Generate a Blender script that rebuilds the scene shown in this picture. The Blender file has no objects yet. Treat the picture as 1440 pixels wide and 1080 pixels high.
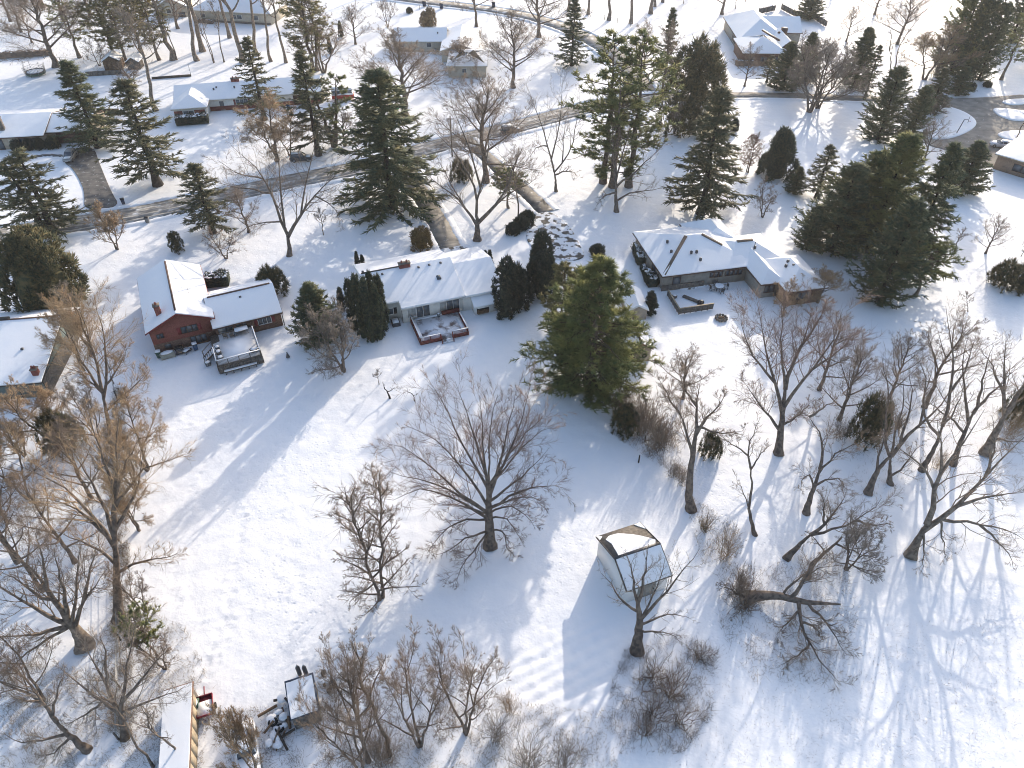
import bpy, bmesh, math, random
import numpy as np
from mathutils import Vector, Matrix
R = math.radians
SC = bpy.context.scene
COL = SC.collection

# ---------------------------------------------------------------- camera, sky, sun, exposure
CAM_H, TILT, FPX = 65.0, R(41), 1034.0
cam_d = bpy.data.cameras.new('camera')
cam = bpy.data.objects.new('camera', cam_d)
COL.objects.link(cam)
cam.location = (0, 0, CAM_H)
cam.rotation_euler = (R(90) - TILT, 0, 0)
cam_d.sensor_fit = 'HORIZONTAL'
cam_d.sensor_width = 36.0
cam_d.lens = 36.0 * FPX / 1440.0
cam_d.clip_start, cam_d.clip_end = 0.5, 6000
SC.camera = cam

SUN_EL, SUN_AZ = R(18.5), R(24.5)          # azimuth measured from +Y towards +X
wd = bpy.data.worlds.new('World')
SC.world = wd
wd.use_nodes = True
nt = wd.node_tree
sky = nt.nodes.new('ShaderNodeTexSky')
sky.sky_type = 'NISHITA'
sky.sun_disc = False
sky.sun_elevation = SUN_EL
sky.sun_rotation = SUN_AZ
sky.air_density, sky.dust_density, sky.ozone_density = 0.85, 2.0, 0.6
nt.nodes['Background'].inputs['Strength'].default_value = 0.145
nt.links.new(sky.outputs['Color'], nt.nodes['Background'].inputs['Color'])
sun_d = bpy.data.lights.new('sun', 'SUN')
sun_d.energy = 2.2
sun_d.angle = R(0.45)
sun_d.color = (1.0, 0.88, 0.73)
sun = bpy.data.objects.new('sun', sun_d)
COL.objects.link(sun)
sd = Vector((math.sin(SUN_AZ) * math.cos(SUN_EL), math.cos(SUN_AZ) * math.cos(SUN_EL), math.sin(SUN_EL)))
sun.rotation_euler = sd.to_track_quat('Z', 'Y').to_euler()
sun.location = (60, 120, 120)
vs = SC.view_settings
vs.view_transform = 'Standard'
vs.look = 'None'
vs.gamma = 1
vs.use_curve_mapping = False
vs.exposure = 1.15
SC.cycles.filter_width = 1.0
SC.cycles.max_bounces = 6
SC.cycles.diffuse_bounces = 3
SC.cycles.transparent_max_bounces = 6

# ---------------------------------------------------------------- survey: where a sight line meets a level
_s, _c = math.sin(TILT), math.cos(TILT)
def P(px, py, z=0.0):
    u, v = (px - 720) / FPX, (540 - py) / FPX
    dx, dy, dz = u, _c + v * _s, -_s + v * _c
    t = (z - CAM_H) / dz
    return (dx * t, dy * t, z)
def tall(by, ty):
    _, y, _ = P(720, by)
    v = (540 - ty) / FPX
    return CAM_H + y * (-_s + v * _c) / (_c + v * _s)
def ppm(py):
    return FPX / (P(720, py)[1] * _c + CAM_H * _s)

# ---------------------------------------------------------------- materials
MATS = {}
def mat(name, c1, c2=None, scale=3.0, rough=0.8, bump=0.0, bscale=12.0, lo=0.4, hi=0.6, trans=0.0, metal=0.0, spec=0.3, c3=None, s3=0.3, lo3=0.5, hi3=0.6, stretch=None):
    m = bpy.data.materials.new(name)
    m.use_nodes = True
    n, l = m.node_tree.nodes, m.node_tree.links
    b = n['Principled BSDF']
    b.inputs['Roughness'].default_value = rough
    b.inputs['Metallic'].default_value = metal
    b.inputs['Specular IOR Level'].default_value = spec
    b.inputs['Base Color'].default_value = (*c1, 1)
    tc = n.new('ShaderNodeNewGeometry').outputs['Position']
    if stretch:
        vm = n.new('ShaderNodeVectorMath'); vm.operation = 'MULTIPLY'
        vm.inputs[1].default_value = stretch
        l.new(tc, vm.inputs[0]); tc = vm.outputs[0]
    col = None
    def noise(sc, det=4):
        t = n.new('ShaderNodeTexNoise')
        t.inputs['Scale'].default_value = sc
        t.inputs['Detail'].default_value = det
        l.new(tc, t.inputs['Vector'])
        return t.outputs['Fac']
    def ramp(f, a, z):
        r = n.new('ShaderNodeMapRange')
        r.inputs['From Min'].default_value, r.inputs['From Max'].default_value = a, z
        l.new(f, r.inputs['Value'])
        return r.outputs['Result']
    def mix(f, a, bb):
        x = n.new('ShaderNodeMix'); x.data_type = 'RGBA'
        l.new(f, x.inputs['Factor'])
        for k, v in (('A', a), ('B', bb)):
            i = [q for q in x.inputs if q.name == k and q.type == 'RGBA'][0]
            if isinstance(v, tuple): i.default_value = (*v, 1)
            else: l.new(v, i)
        return [q for q in x.outputs if q.type == 'RGBA'][0]
    if c2:
        col = mix(ramp(noise(scale), lo, hi), c1, c2)
        if c3: col = mix(ramp(noise(s3, 6), lo3, hi3), col, c3)
        l.new(col, b.inputs['Base Color'])
    if bump:
        bp = n.new('ShaderNodeBump')
        bp.inputs['Strength'].default_value = bump
        bp.inputs['Distance'].default_value = 0.05
        l.new(noise(bscale, 5), bp.inputs['Height'])
        l.new(bp.outputs['Normal'], b.inputs['Normal'])
    if trans:
        tr = n.new('ShaderNodeBsdfTranslucent')
        gm = n.new('ShaderNodeGamma'); gm.inputs['Gamma'].default_value = .5     # needle sprays are porous: they let more light through than they reflect
        if col is not None: l.new(col, gm.inputs['Color'])
        else: gm.inputs['Color'].default_value = (*c1, 1)
        l.new(gm.outputs[0], tr.inputs['Color'])
        ms = n.new('ShaderNodeMixShader')
        ms.inputs['Fac'].default_value = trans
        l.new(b.outputs[0], ms.inputs[1]); l.new(tr.outputs[0], ms.inputs[2])
        l.new(ms.outputs[0], n['Material Output'].inputs['Surface'])
    MATS[name] = m
    return m

def snow_material(name, footprints):
    m = bpy.data.materials.new(name); m.use_nodes = True
    n, l = m.node_tree.nodes, m.node_tree.links
    b = n['Principled BSDF']
    b.inputs['Roughness'].default_value = 0.65
    b.inputs['Specular IOR Level'].default_value = 0.25
    g = n.new('ShaderNodeNewGeometry').outputs['Position']
    def noise(sc, det=4, vec=g):
        t = n.new('ShaderNodeTexNoise'); t.inputs['Scale'].default_value = sc; t.inputs['Detail'].default_value = det
        l.new(vec, t.inputs['Vector']); return t.outputs['Fac']
    def math_(op, a, bb):
        x = n.new('ShaderNodeMath'); x.operation = op
        for i, v in enumerate((a, bb)):
            if isinstance(v, (int, float)): x.inputs[i].default_value = v
            else: l.new(v, x.inputs[i])
        return x.outputs[0]
    rmp = n.new('ShaderNodeMapRange')
    l.new(noise(0.35, 5), rmp.inputs['Value'])
    rmp.inputs['From Min'].default_value, rmp.inputs['From Max'].default_value = 0.3, 0.7
    mx = n.new('ShaderNodeMix'); mx.data_type = 'RGBA'
    mx.inputs[6].default_value = (0.86, 0.875, 0.90, 1); mx.inputs[7].default_value = (0.905, 0.905, 0.91, 1)
    l.new(rmp.outputs[0], mx.inputs[0]); l.new(mx.outputs[2], b.inputs['Base Color'])
    h = math_('ADD', math_('MULTIPLY', noise(0.55, 6), 1.3), math_('MULTIPLY', noise(5.0, 4), 0.14))
    if footprints:
        vo = n.new('ShaderNodeTexVoronoi'); vo.inputs['Scale'].default_value = 1.7
        l.new(g, vo.inputs['Vector'])
        pit = math_('MINIMUM', math_('MULTIPLY', vo.outputs['Distance'], 3.2), 1.0)
        mk = n.new('ShaderNodeMapRange'); l.new(noise(0.06, 3), mk.inputs['Value'])
        mk.inputs['From Min'].default_value, mk.inputs['From Max'].default_value = 0.44, 0.6
        h = math_('ADD', h, math_('MULTIPLY', math_('MULTIPLY', pit, mk.outputs[0]), 0.3))
    bp = n.new('ShaderNodeBump'); bp.inputs['Strength'].default_value = 0.75 if footprints else 0.25
    bp.inputs['Distance'].default_value = 0.13
    l.new(h, bp.inputs['Height']); l.new(bp.outputs[0], b.inputs['Normal'])
    MATS[name] = m
snow_material('snow_ground', True)
snow_material('snow_roof', False)
mat('road', (.2, .19, .178), (.3, .288, .27), 0.5, .9, .25, 14, .35, .65, c3=(.74, .75, .77), s3=0.5, lo3=.52, hi3=.72)
mat('road_dry', (.30, .285, .26), (.40, .375, .34), 0.7, .9, .2, 14, .35, .65, c3=(.7, .71, .72), s3=0.8, lo3=.58, hi3=.75)
mat('lane', (.17, .158, .142), (.31, .285, .25), 0.5, .85, .25, 14, .3, .65, c3=(.7, .71, .74), s3=1.3, lo3=.66, hi3=.72)
mat('drive', (.09, .087, .085), (.185, .172, .155), 0.7, .8, .25, 12, .35, .65, c3=(.6, .61, .63), s3=1.2, lo3=.6, hi3=.74)
mat('patchy', (.06, .058, .056), (.14, .125, .11), 2.0, .85, .3, 9, .35, .65, c3=(.82, .84, .87), s3=0.75, lo3=.44, hi3=.5)
mat('bark', (.2, .155, .12), (.095, .075, .062), 2.5, .9, .5, 9)
mat('bark_pale', (.25, .2, .155), (.12, .095, .075), 2.5, .9, .5, 9)
mat('bark_dark', (.07, .057, .048), (.035, .03, .026), 2.5, .9, .5, 9)
mat('twig', (.21, .16, .12), (.30, .225, .165), 1.2, .85)
mat('twig_red', (.22, .15, .12), (.28, .20, .155), 1.2, .85)
mat('twig_tan', (.42, .30, .18), (.29, .20, .125), 0.8, .85)
mat('twig_gray', (.30, .255, .21), (.2, .165, .135), 1.0, .85)
mat('spruce', (.06, .095, .058), (.15, .165, .08), 2.2, .75, trans=.38, lo=.4, hi=.6, c3=(.19, .18, .08), s3=.35, lo3=.5, hi3=.66)
mat('pine_olive', (.075, .11, .05), (.21, .22, .08), 1.8, .75, trans=.45, lo=.38, hi=.6, c3=(.26, .25, .085), s3=.3, lo3=.46, hi3=.62)
mat('spruce_warm', (.08, .1, .058), (.2, .18, .095), 2.0, .75, trans=.38, lo=.4, hi=.6)
mat('pine', (.09, .135, .058), (.22, .24, .085), 1.6, .7, trans=.62, lo=.38, hi=.58, c3=(.3, .29, .09), s3=.28, lo3=.48, hi3=.64)
mat('pine_gold', (.16, .16, .065), (.32, .27, .11), 1.2, .7, trans=.45)
mat('cedar', (.04, .06, .042), (.105, .115, .06), 2.5, .8, trans=.25, lo=.42, hi=.62)
mat('cedar_gold', (.06, .075, .042), (.18, .145, .065), 1.6, .8, trans=.32, lo=.42, hi=.6)
mat('yew', (.028, .04, .03), (.06, .07, .045), 2.5, .8, trans=.15)
mat('oak_leaf', (.16, .075, .055), (.24, .14, .1), 1.5, .8, trans=.2)
mat('bush_gold', (.13, .085, .03), (.22, .15, .06), 2.0, .8, trans=.2)
mat('weed', (.30, .225, .13), (.17, .12, .075), 1.0, .9)
mat('weed_dark', (.19, .145, .115), (.27, .205, .16), 1.0, .9)
mat('brick_red', (.20, .068, .052), (.25, .09, .07), 6, .85, .2, 20)
mat('brick_tan', (.33, .245, .18), (.26, .19, .14), 5, .9, .3, 16)
mat('brick_brown', (.20, .125, .09), (.13, .075, .055), 5, .9, .3, 16)
mat('siding_white', (.76, .74, .68), (.70, .68, .62), 2, .6)
mat('siding_beige', (.50, .46, .38), (.44, .40, .33), 2, .7)
mat('siding_tan', (.42, .36, .28), (.36, .3, .235), 2, .75)
mat('siding_green', (.12, .16, .155), (.10, .135, .13), 2, .7)
mat('siding_gray', (.30, .285, .25), (.25, .235, .21), 2, .75)
mat('wood_brown', (.19, .12, .07), (.11, .068, .042), 3, .8, .2, 10)
mat('wood_gray', (.17, .15, .13), (.10, .088, .076), 4, .85, .2, 10)
mat('wood_tan', (.42, .35, .25), (.34, .275, .19), 3, .8, .2, 10)
mat('deck_red', (.19, .045, .036), (.13, .035, .03), 3, .7, .2, 10)
mat('deck_floor', (.17, .125, .115), (.12, .09, .085), 2, .8, .2, 10, c3=(.8, .82, .86), s3=0.8, lo3=.36, hi3=.54)
mat('shingle', (.14, .105, .082), (.20, .155, .12), 4, .9, .3, 16)
mat('shingle_dark', (.045, .042, .042), (.07, .064, .06), 4, .9, .3, 16)
mat('trim_white', (.78, .77, .74), rough=.5)
mat('trim_red', (.2, .035, .035), rough=.6)
mat('trim_brown', (.10, .055, .04), rough=.6)
mat('glass', (.06, .072, .088), (.12, .138, .155), .8, .12, spec=.6)
mat('curtain', (.42, .42, .40), (.33, .33, .32), 3, .35)
mat('black', (.018, .018, .02), rough=.5)
mat('rubber', (.02, .02, .02), rough=.9)
mat('metal_gray', (.32, .33, .34), rough=.45, metal=.6)
mat('metal_dark', (.09, .09, .095), rough=.5, metal=.4)
mat('plastic_blue', (.035, .085, .17), rough=.5)
mat('plastic_navy', (.03, .045, .08), rough=.5)
mat('plastic_green', (.04, .085, .06), rough=.5)
mat('plastic_gray', (.16, .165, .17), rough=.5)
mat('bright_green', (.03, .42, .16), rough=.5)
mat('beige_cover', (.36, .36, .30), (.28, .28, .235), 3, .8)
mat('car_white', (.72, .73, .75), rough=.25, spec=.5)
mat('car_silver', (.27, .265, .255), rough=.3, spec=.5, metal=.3)
mat('car_dark', (.05, .055, .062), rough=.3, spec=.5)
mat('van_red', (.36, .055, .04), rough=.4)
mat('red_paint', (.2, .025, .04), rough=.5)
mat('stone', (.2, .175, .15), (.12, .105, .09), 3, .9, .4, 8)
mat('lamp_red', (.4, .03, .02), rough=.3)

# ---------------------------------------------------------------- mesh helpers
class MB:
    """collects vertices and faces for one mesh object"""
    def __init__(s):
        s.v = []; s.f = []; s.n = 0
    def add(s, v, f):
        v = np.asarray(v, dtype=np.float64).reshape(-1, 3)
        f = np.asarray(f, dtype=np.int64)
        if len(v) == 0: return s
        s.v.append(v); s.f.append(f + s.n); s.n += len(v)
        return s
    def poly(s, v, faces):
        v = np.asarray(v, dtype=np.float64)
        s.v.append(v)
        for f in faces: s.f.append(np.asarray([f], dtype=np.int64) + s.n)
        s.n += len(v)
        return s
    def box(s, x0, x1, y0, y1, z0, z1, rz=0, c=None, taper=1.0):
        cx, cy = (x0 + x1) / 2, (y0 + y1) / 2
        v = []
        for z, k in ((z0, taper), (z1, 1.0)):
            for x, y in ((x0, y0), (x1, y0), (x1, y1), (x0, y1)):
                v.append((cx + (x - cx) * k, cy + (y - cy) * k, z))
        v = np.array(v)
        if rz:
            ox, oy = c if c else (cx, cy)
            ca, sa = math.cos(rz), math.sin(rz)
            dx, dy = v[:, 0] - ox, v[:, 1] - oy
            v[:, 0], v[:, 1] = ox + dx * ca - dy * sa, oy + dx * sa + dy * ca
        return s.add(v, [(3, 2, 1, 0), (4, 5, 6, 7), (0, 1, 5, 4), (1, 2, 6, 5), (2, 3, 7, 6), (3, 0, 4, 7)])
    def bar(s, a, b, w, h=None):
        """a square bar from a to b"""
        h = h or w
        a, b = Vector(a), Vector(b)
        d = (b - a).normalized()
        up = Vector((0, 0, 1)) if abs(d.z) < .9 else Vector((0, 1, 0))
        sx = d.cross(up).normalized() * w / 2
        sy = sx.cross(d).normalized() * h / 2
        v = [p + q for p in (a, b) for q in (-sx - sy, sx - sy, sx + sy, -sx + sy)]
        return s.add([tuple(q) for q in v], [(3, 2, 1, 0), (4, 5, 6, 7), (0, 1, 5, 4), (1, 2, 6, 5), (2, 3, 7, 6), (3, 0, 4, 7)])
    def tube(s, pts, r, S=8):
        P_ = np.array(pts, dtype=float)[None]
        rr = np.broadcast_to(np.array(r, dtype=float), (P_.shape[1],))[None]
        v, f = tubes(P_, rr, S)
        s.add(v, f)
        return s.poly(v[-S:], [tuple(range(S))]).poly(v[:S], [tuple(range(S))[::-1]])
    def cyl(s, x, y, z0, z1, r, S=12, r1=None):
        return s.tube([(x, y, z0), (x, y, z1)], [r, r if r1 is None else r1], S)
    def mesh(s, name, m, smooth=False):
        me = bpy.data.meshes.new(name)
        V = np.concatenate(s.v) if s.v else np.zeros((0, 3))
        me.vertices.add(len(V)); me.vertices.foreach_set('co', V.ravel())
        lv = np.concatenate([f.ravel() for f in s.f]); cnt = np.concatenate([np.full(len(f), f.shape[1]) for f in s.f])
        me.loops.add(len(lv)); me.loops.foreach_set('vertex_index', lv)
        me.polygons.add(len(cnt))
        st = np.concatenate(([0], np.cumsum(cnt)[:-1]))
        me.polygons.foreach_set('loop_start', st); me.polygons.foreach_set('loop_total', cnt)
        if smooth: me.polygons.foreach_set('use_smooth', np.ones(len(cnt), dtype=bool))
        me.update(calc_edges=True)
        me.materials.append(MATS[m])
        return me
    def build(s, name, m, parent=None, smooth=False, **props):
        return link(name, s.mesh(name, m, smooth), parent, **props)

def link(name, data, parent=None, **props):
    o = bpy.data.objects.new(name, data)
    COL.objects.link(o)
    if parent is not None: o.parent = parent
    for k, v in props.items():
        if v: o[k] = v
    return o
def thing(name, label, cat, loc=(0, 0, 0), rz=0, group=None):
    o = link(name, None, None, label=label, category=cat, group=group)
    o.empty_display_size = .3
    o.location = loc; o.rotation_euler = (0, 0, rz)
    return o
def tag(o, label, cat, group=None):
    o['label'] = label; o['category'] = cat
    if group: o['group'] = group
    return o

def tubes(Pt, Rd, S):
    """Pt (N,K,3), Rd (N,K): N tubes of K rings of S sides"""
    N, K, _ = Pt.shape
    T = np.empty_like(Pt)
    T[:, 1:-1] = Pt[:, 2:] - Pt[:, :-2]
    T[:, 0] = Pt[:, 1] - Pt[:, 0]; T[:, -1] = Pt[:, -1] - Pt[:, -2]
    T /= np.linalg.norm(T, axis=2, keepdims=True) + 1e-9
    ref = np.zeros((N, 1, 3)); m = np.abs(Pt[:, -1, 2] - Pt[:, 0, 2]) > .7 * np.linalg.norm(Pt[:, -1] - Pt[:, 0], axis=1)
    ref[m, 0, 0] = 1; ref[~m, 0, 2] = 1
    A = np.cross(T, np.broadcast_to(ref, T.shape)); A /= np.linalg.norm(A, axis=2, keepdims=True) + 1e-9
    B = np.cross(T, A)
    a = np.arange(S) * 2 * np.pi / S
    V = Pt[:, :, None, :] + Rd[:, :, None, None] * (A[:, :, None, :] * np.cos(a)[None, None, :, None] + B[:, :, None, :] * np.sin(a)[None, None, :, None])
    i = np.arange(S); j = (i + 1) % S
    q = np.stack([i, j, j + S, i + S], 1)
    f = (q[None, None] + (np.arange(K - 1) * S)[None, :, None, None] + (np.arange(N) * K * S)[:, None, None, None]).reshape(-1, 4)
    return V.reshape(-1, 3), f
def spikes(base, tip, r, S=3):
    """N thin S-sided cones"""
    N = len(base)
    T = tip - base; T = T / (np.linalg.norm(T, axis=1, keepdims=True) + 1e-9)
    ref = np.where(np.abs(T[:, 2:3]) > .8, np.array([[1., 0, 0]]), np.array([[0, 0, 1.]]))
    A = np.cross(T, ref); A /= np.linalg.norm(A, axis=1, keepdims=True) + 1e-9
    B = np.cross(T, A)
    r = np.broadcast_to(np.asarray(r, float), (N,))[:, None]
    a = np.arange(S) * 2 * np.pi / S
    V = np.empty((N, S + 1, 3))
    for k in range(S): V[:, k] = base + r * (A * np.cos(a[k]) + B * np.sin(a[k]))
    V[:, S] = tip
    k = np.arange(S)
    f = np.stack([k, (k + 1) % S, np.full(S, S)], 1)
    return V.reshape(-1, 3), (f[None] + (np.arange(N) * (S + 1))[:, None, None]).reshape(-1, 3)
def shell(verts, polys, t, lift=0.0):
    """solid sheet of thickness t standing on a set of polygons that share vertices"""
    V = np.array(verts, float); n = len(V)
    top = V.copy(); top[:, 2] += lift + t
    bot = V.copy(); bot[:, 2] += lift
    mb = MB(); F = []; cnt = {}
    for p in polys:
        F.append(tuple(p)); F.append(tuple(i + n for i in reversed(p)))
        for a, b in zip(p, p[1:] + p[:1]): cnt[(a, b)] = 1
    for (a, b) in cnt:
        if (b, a) not in cnt: F.append((a + n, b + n, b, a))
    mb.poly(np.concatenate([top, bot]), F)
    return mb
def soften(me, cuts, amp, seed=0):
    """subdivide a snow sheet and make it a little uneven"""
    bm = bmesh.new(); bm.from_mesh(me)
    bmesh.ops.triangulate(bm, faces=[f for f in bm.faces if len(f.verts) > 4])
    bmesh.ops.subdivide_edges(bm, edges=[e for e in bm.edges if e.calc_length() > .5], cuts=cuts, use_grid_fill=True)
    rg = random.Random(seed)
    for v in bm.verts:
        v.co.z += rg.uniform(-amp, amp); v.co.x += rg.uniform(-amp, amp); v.co.y += rg.uniform(-amp, amp)
    for f in bm.faces: f.smooth = True
    bm.to_mesh(me); bm.free()
    me.set_sharp_from_angle(angle=R(24))
def blob(mb, c, r, rng, n=10, m=6, jit=.12):
    """closed uneven lump"""
    V = [(0, 0, -1)]
    for i in range(1, m):
        th = math.pi * i / m
        for k in range(n):
            ph = 2 * math.pi * (k + .5 * (i % 2)) / n; q = 1 + rng.uniform(-jit, jit)
            V.append((math.sin(th) * math.cos(ph) * q, math.sin(th) * math.sin(ph) * q, -math.cos(th) * q))
    V.append((0, 0, 1))
    V = np.array(V) * np.array(r) + np.array(c)
    F = []
    for k in range(n): F.append((0, 1 + (k + 1) % n, 1 + k))
    for i in range(m - 2):
        for k in range(n):
            a, b = 1 + i * n + k, 1 + i * n + (k + 1) % n
            F += [(a, b, b + n), (a, b + n, a + n)]
    L = len(V) - 1
    for k in range(n): F.append((L, 1 + (m - 2) * n + k, 1 + (m - 2) * n + (k + 1) % n))
    mb.add(V, F)
# ---------------------------------------------------------------- ground
def graded(edges):
    out = []
    for a, b, st in edges:
        out += list(np.arange(a, b - 1e-6, st))
    return np.array(out + [edges[-1][1]])
gx = graded([(-1600, -300, 100), (-300, -80, 5), (-80, -46, .6), (-46, 18, .3), (18, 110, .6), (110, 300, 5), (300, 1600, 100)])
gy = graded([(-400, -20, 20), (-20, 18, 2), (18, 26, .5), (26, 78, .3), (78, 110, .5), (110, 200, 2), (200, 420, 5), (420, 2600, 100)])
GX, GY = np.meshgrid(gx, gy)
def waves(x, y, seed, n, l0, l1):
    rg = np.random.default_rng(seed); z = np.zeros_like(x)
    for _ in range(n):
        l = rg.uniform(l0, l1); a = rg.uniform(0, 6.28); k = 6.283 / l
        z += np.sin(k * (x * math.cos(a) + y * math.sin(a)) + rg.uniform(0, 6.28)) / n
    return z
GZ = -.07 + .045 * waves(GX, GY, 1, 9, 3, 14) + .03 * waves(GX, GY, 2, 8, 1.4, 3)
# garden rows left of the barn's shadow: furrows across the plot
ga, gb = np.array(P(745, 985)[:2]), np.array(P(880, 915)[:2])
gd = (gb - ga) / np.linalg.norm(gb - ga); gn = np.array([-gd[1], gd[0]])
s_ = (GX - ga[0]) * gd[0] + (GY - ga[1]) * gd[1]; t_ = (GX - ga[0]) * gn[0] + (GY - ga[1]) * gn[1]
inside = np.clip((s_ + 2.5) / 1.5, 0, 1) * np.clip((11 - s_) / 1.5, 0, 1) * np.clip((t_ + 4.2) / 1, 0, 1) * np.clip((5 - t_) / 1, 0, 1)
GZ = GZ + inside * (.065 * np.sin((t_ + .16 * waves(GX, GY, 8, 5, 2, 6)) * 6.283 / 1.15) * (.75 + .5 * waves(GX, GY, 9, 5, 2, 7)) + .06 * waves(GX, GY, 5, 6, 1.0, 2.0))
# drive and footpath side banks, trodden tracks across the back lawns
def track(pts, w, depth, step=.62):
    global GZ
    q = np.array([P(*p)[:2] for p in pts])
    for a, b in zip(q[:-1], q[1:]):
        d = b - a; L = np.linalg.norm(d); d = d / L; nn = np.array([-d[1], d[0]])
        s = (GX - a[0]) * d[0] + (GY - a[1]) * d[1]; t = (GX - a[0]) * nn[0] + (GY - a[1]) * nn[1]
        m = (s > 0) & (s < L)
        GZ = GZ - np.where(m, depth * np.exp(-(t / w) ** 2) * (.6 + .4 * np.sin(s * 6.283 / (2 * step))), 0)
track([(330, 815), (322, 850), (308, 890), (290, 930), (283, 985)], .5, .08)
track([(345, 700), (330, 815)], .5, .05)
track([(955, 470), (1010, 455), (1075, 470)], .6, .05)
# single foot and paw prints
def prints(pts, seed, w=.16, depth=.1, step=.72, side=.16):
    rg = np.random.default_rng(seed); q = np.array([P(*p)[:2] for p in pts]); s = np.r_[0, np.cumsum(np.linalg.norm(np.diff(q, axis=0), axis=1))]
    for k, u in enumerate(np.arange(0, s[-1], step)):
        x, y = np.interp(u, s, q[:, 0]) + rg.normal() * .12 + side * (-1) ** k, np.interp(u, s, q[:, 1]) + rg.normal() * .12
        i0, i1 = np.searchsorted(gy, (y - .8, y + .8)); j0, j1 = np.searchsorted(gx, (x - .8, x + .8))
        X, Y = GX[i0:i1, j0:j1], GY[i0:i1, j0:j1]
        r2 = ((X - x) ** 2 + (Y - y) ** 2)
        GZ[i0:i1, j0:j1] += -depth * rg.uniform(.6, 1.3) * np.exp(-r2 / w ** 2 / 2) + .35 * depth * np.exp(-(np.sqrt(r2) - .38) ** 2 / .02)
for k, pl_ in enumerate([[(310, 812), (322, 850), (312, 880), (290, 930), (285, 985)], [(325, 812), (318, 850), (330, 890), (300, 940)], [(365, 640), (350, 720), (330, 800)], [(300, 560), (330, 620), (345, 700), (328, 810)], [(380, 530), (330, 600), (270, 680), (240, 760), (250, 860)], [(395, 640), (400, 700), (390, 780), (410, 860), (430, 940)],
                         [(700, 520), (640, 560), (560, 620), (480, 700)], [(770, 800), (760, 850), (775, 900), (750, 950)], [(520, 900), (600, 880), (700, 860), (780, 830)], [(1240, 840), (1260, 900), (1300, 960), (1350, 1040)], [(1420, 860), (1380, 930), (1400, 1010)], [(1000, 470), (960, 520), (940, 590), (960, 650)], [(260, 880), (340, 870), (420, 820), (470, 760)], [(210, 560), (260, 600), (330, 580), (420, 560), (520, 540)]]):
    prints(pl_, k)
GZ = np.minimum(GZ, .1)
g = MB()
ny, nx = GX.shape
idx = np.arange(ny * nx).reshape(ny, nx)
g.add(np.stack([GX, GY, GZ], -1).reshape(-1, 3), np.stack([idx[:-1, :-1], idx[:-1, 1:], idx[1:, 1:], idx[1:, :-1]], -1).reshape(-1, 4))
g.build('ground', 'snow_ground', smooth=True, kind='structure')

def ribbon(name, pts, w, m, z=.06, bank=0.0, world=False, off=0.0):
    """a paved strip along a centre line; bank adds ploughed snow ridges on both sides"""
    q = np.array([p if world else P(*p)[:2] for p in pts], float)
    # smooth the centre line
    for _ in range(3):
        a = q[:-1] * .75 + q[1:] * .25; b = q[:-1] * .25 + q[1:] * .75
        q = np.concatenate([q[:1], np.stack([a, b], 1).reshape(-1, 2), q[-1:]])
    d = np.gradient(q, axis=0); d /= np.linalg.norm(d, axis=1, keepdims=True)
    nn = np.stack([-d[:, 1], d[:, 0]], 1)
    q = q + nn * off
    rg = np.random.default_rng(len(q) + int(w * 10 + off * 7 + 50))
    L = q + nn * (w / 2 + rg.uniform(-.15, .15, (len(q), 1))); Rr = q - nn * (w / 2 + rg.uniform(-.15, .15, (len(q), 1)))
    K = len(q)
    V = np.concatenate([np.c_[L, np.full(K, z)], np.c_[Rr, np.full(K, z)], np.c_[L + nn * .1, np.full(K, -.5)], np.c_[Rr - nn * .1, np.full(K, -.5)]])
    i = np.arange(K - 1)
    mb = MB().add(V, np.concatenate([np.stack([i + K, i + K + 1, i + 1, i], 1), np.stack([i, i + 1, i + 1 + 2 * K, i + 2 * K], 1), np.stack([i + K + 1, i + K, i + 3 * K, i + 3 * K + 1], 1)]))
    mb.build(name, m, kind='structure')
    if bank:
        b = MB()
        for sgn in (1, -1):
            c = q + nn * sgn * (w / 2 + .45)
            h = bank * rg.uniform(.5, 1.3, K)
            prof = [(-.75, -.3), (-.45, .55), (0, 1.), (.5, .6), (1.0, -.3)]
            V = np.stack([np.c_[c + nn * sgn * o + rg.uniform(-.1, .1, (K, 2)), h * hh - (.15 if hh < 0 else 0)] for o, hh in prof], 1)
            M = len(prof)
            f = [(k * M + j, k * M + j + 1, (k + 1) * M + j + 1, (k + 1) * M + j) for k in range(K - 1) for j in range(M - 1)]
            if sgn > 0: f = [t[::-1] for t in f]
            b.add(V.reshape(-1, 3), f)
        b.build('snow_bank', 'snow_ground', smooth=True, kind='structure')
def sheet(name, pts, m, z, z1=None, dome=0.0, **kw):
    """flat outline with thickness, optionally domed in the middle"""
    q = np.array([P(*p)[:2] for p in pts], float)
    for _ in range(2):
        n2 = np.roll(q, -1, 0)
        q = np.stack([q * .75 + n2 * .25, q * .25 + n2 * .75], 1).reshape(-1, 2)
    c = q.mean(0); K = len(q)
    rings = [np.c_[q, np.full(K, -.4)], np.c_[q, np.full(K, z)]]
    for k in (.97, .85, .5): rings.append(np.c_[c + (q - c) * k, np.full(K, z + dome * (1 - (k - .3) ** 2))])
    V = np.concatenate(rings + [np.array([[c[0], c[1], z + dome]])])
    f4 = [(r * K + k, r * K + (k + 1) % K, (r + 1) * K + (k + 1) % K, (r + 1) * K + k) for r in range(4) for k in range(K)]
    mb = MB().add(V, f4)
    mb.f.append(np.array([(4 * K + k, 4 * K + (k + 1) % K, 5 * K) for k in range(K)]))
    return mb.build(name, m, smooth=dome > 0, kind='structure')

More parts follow.
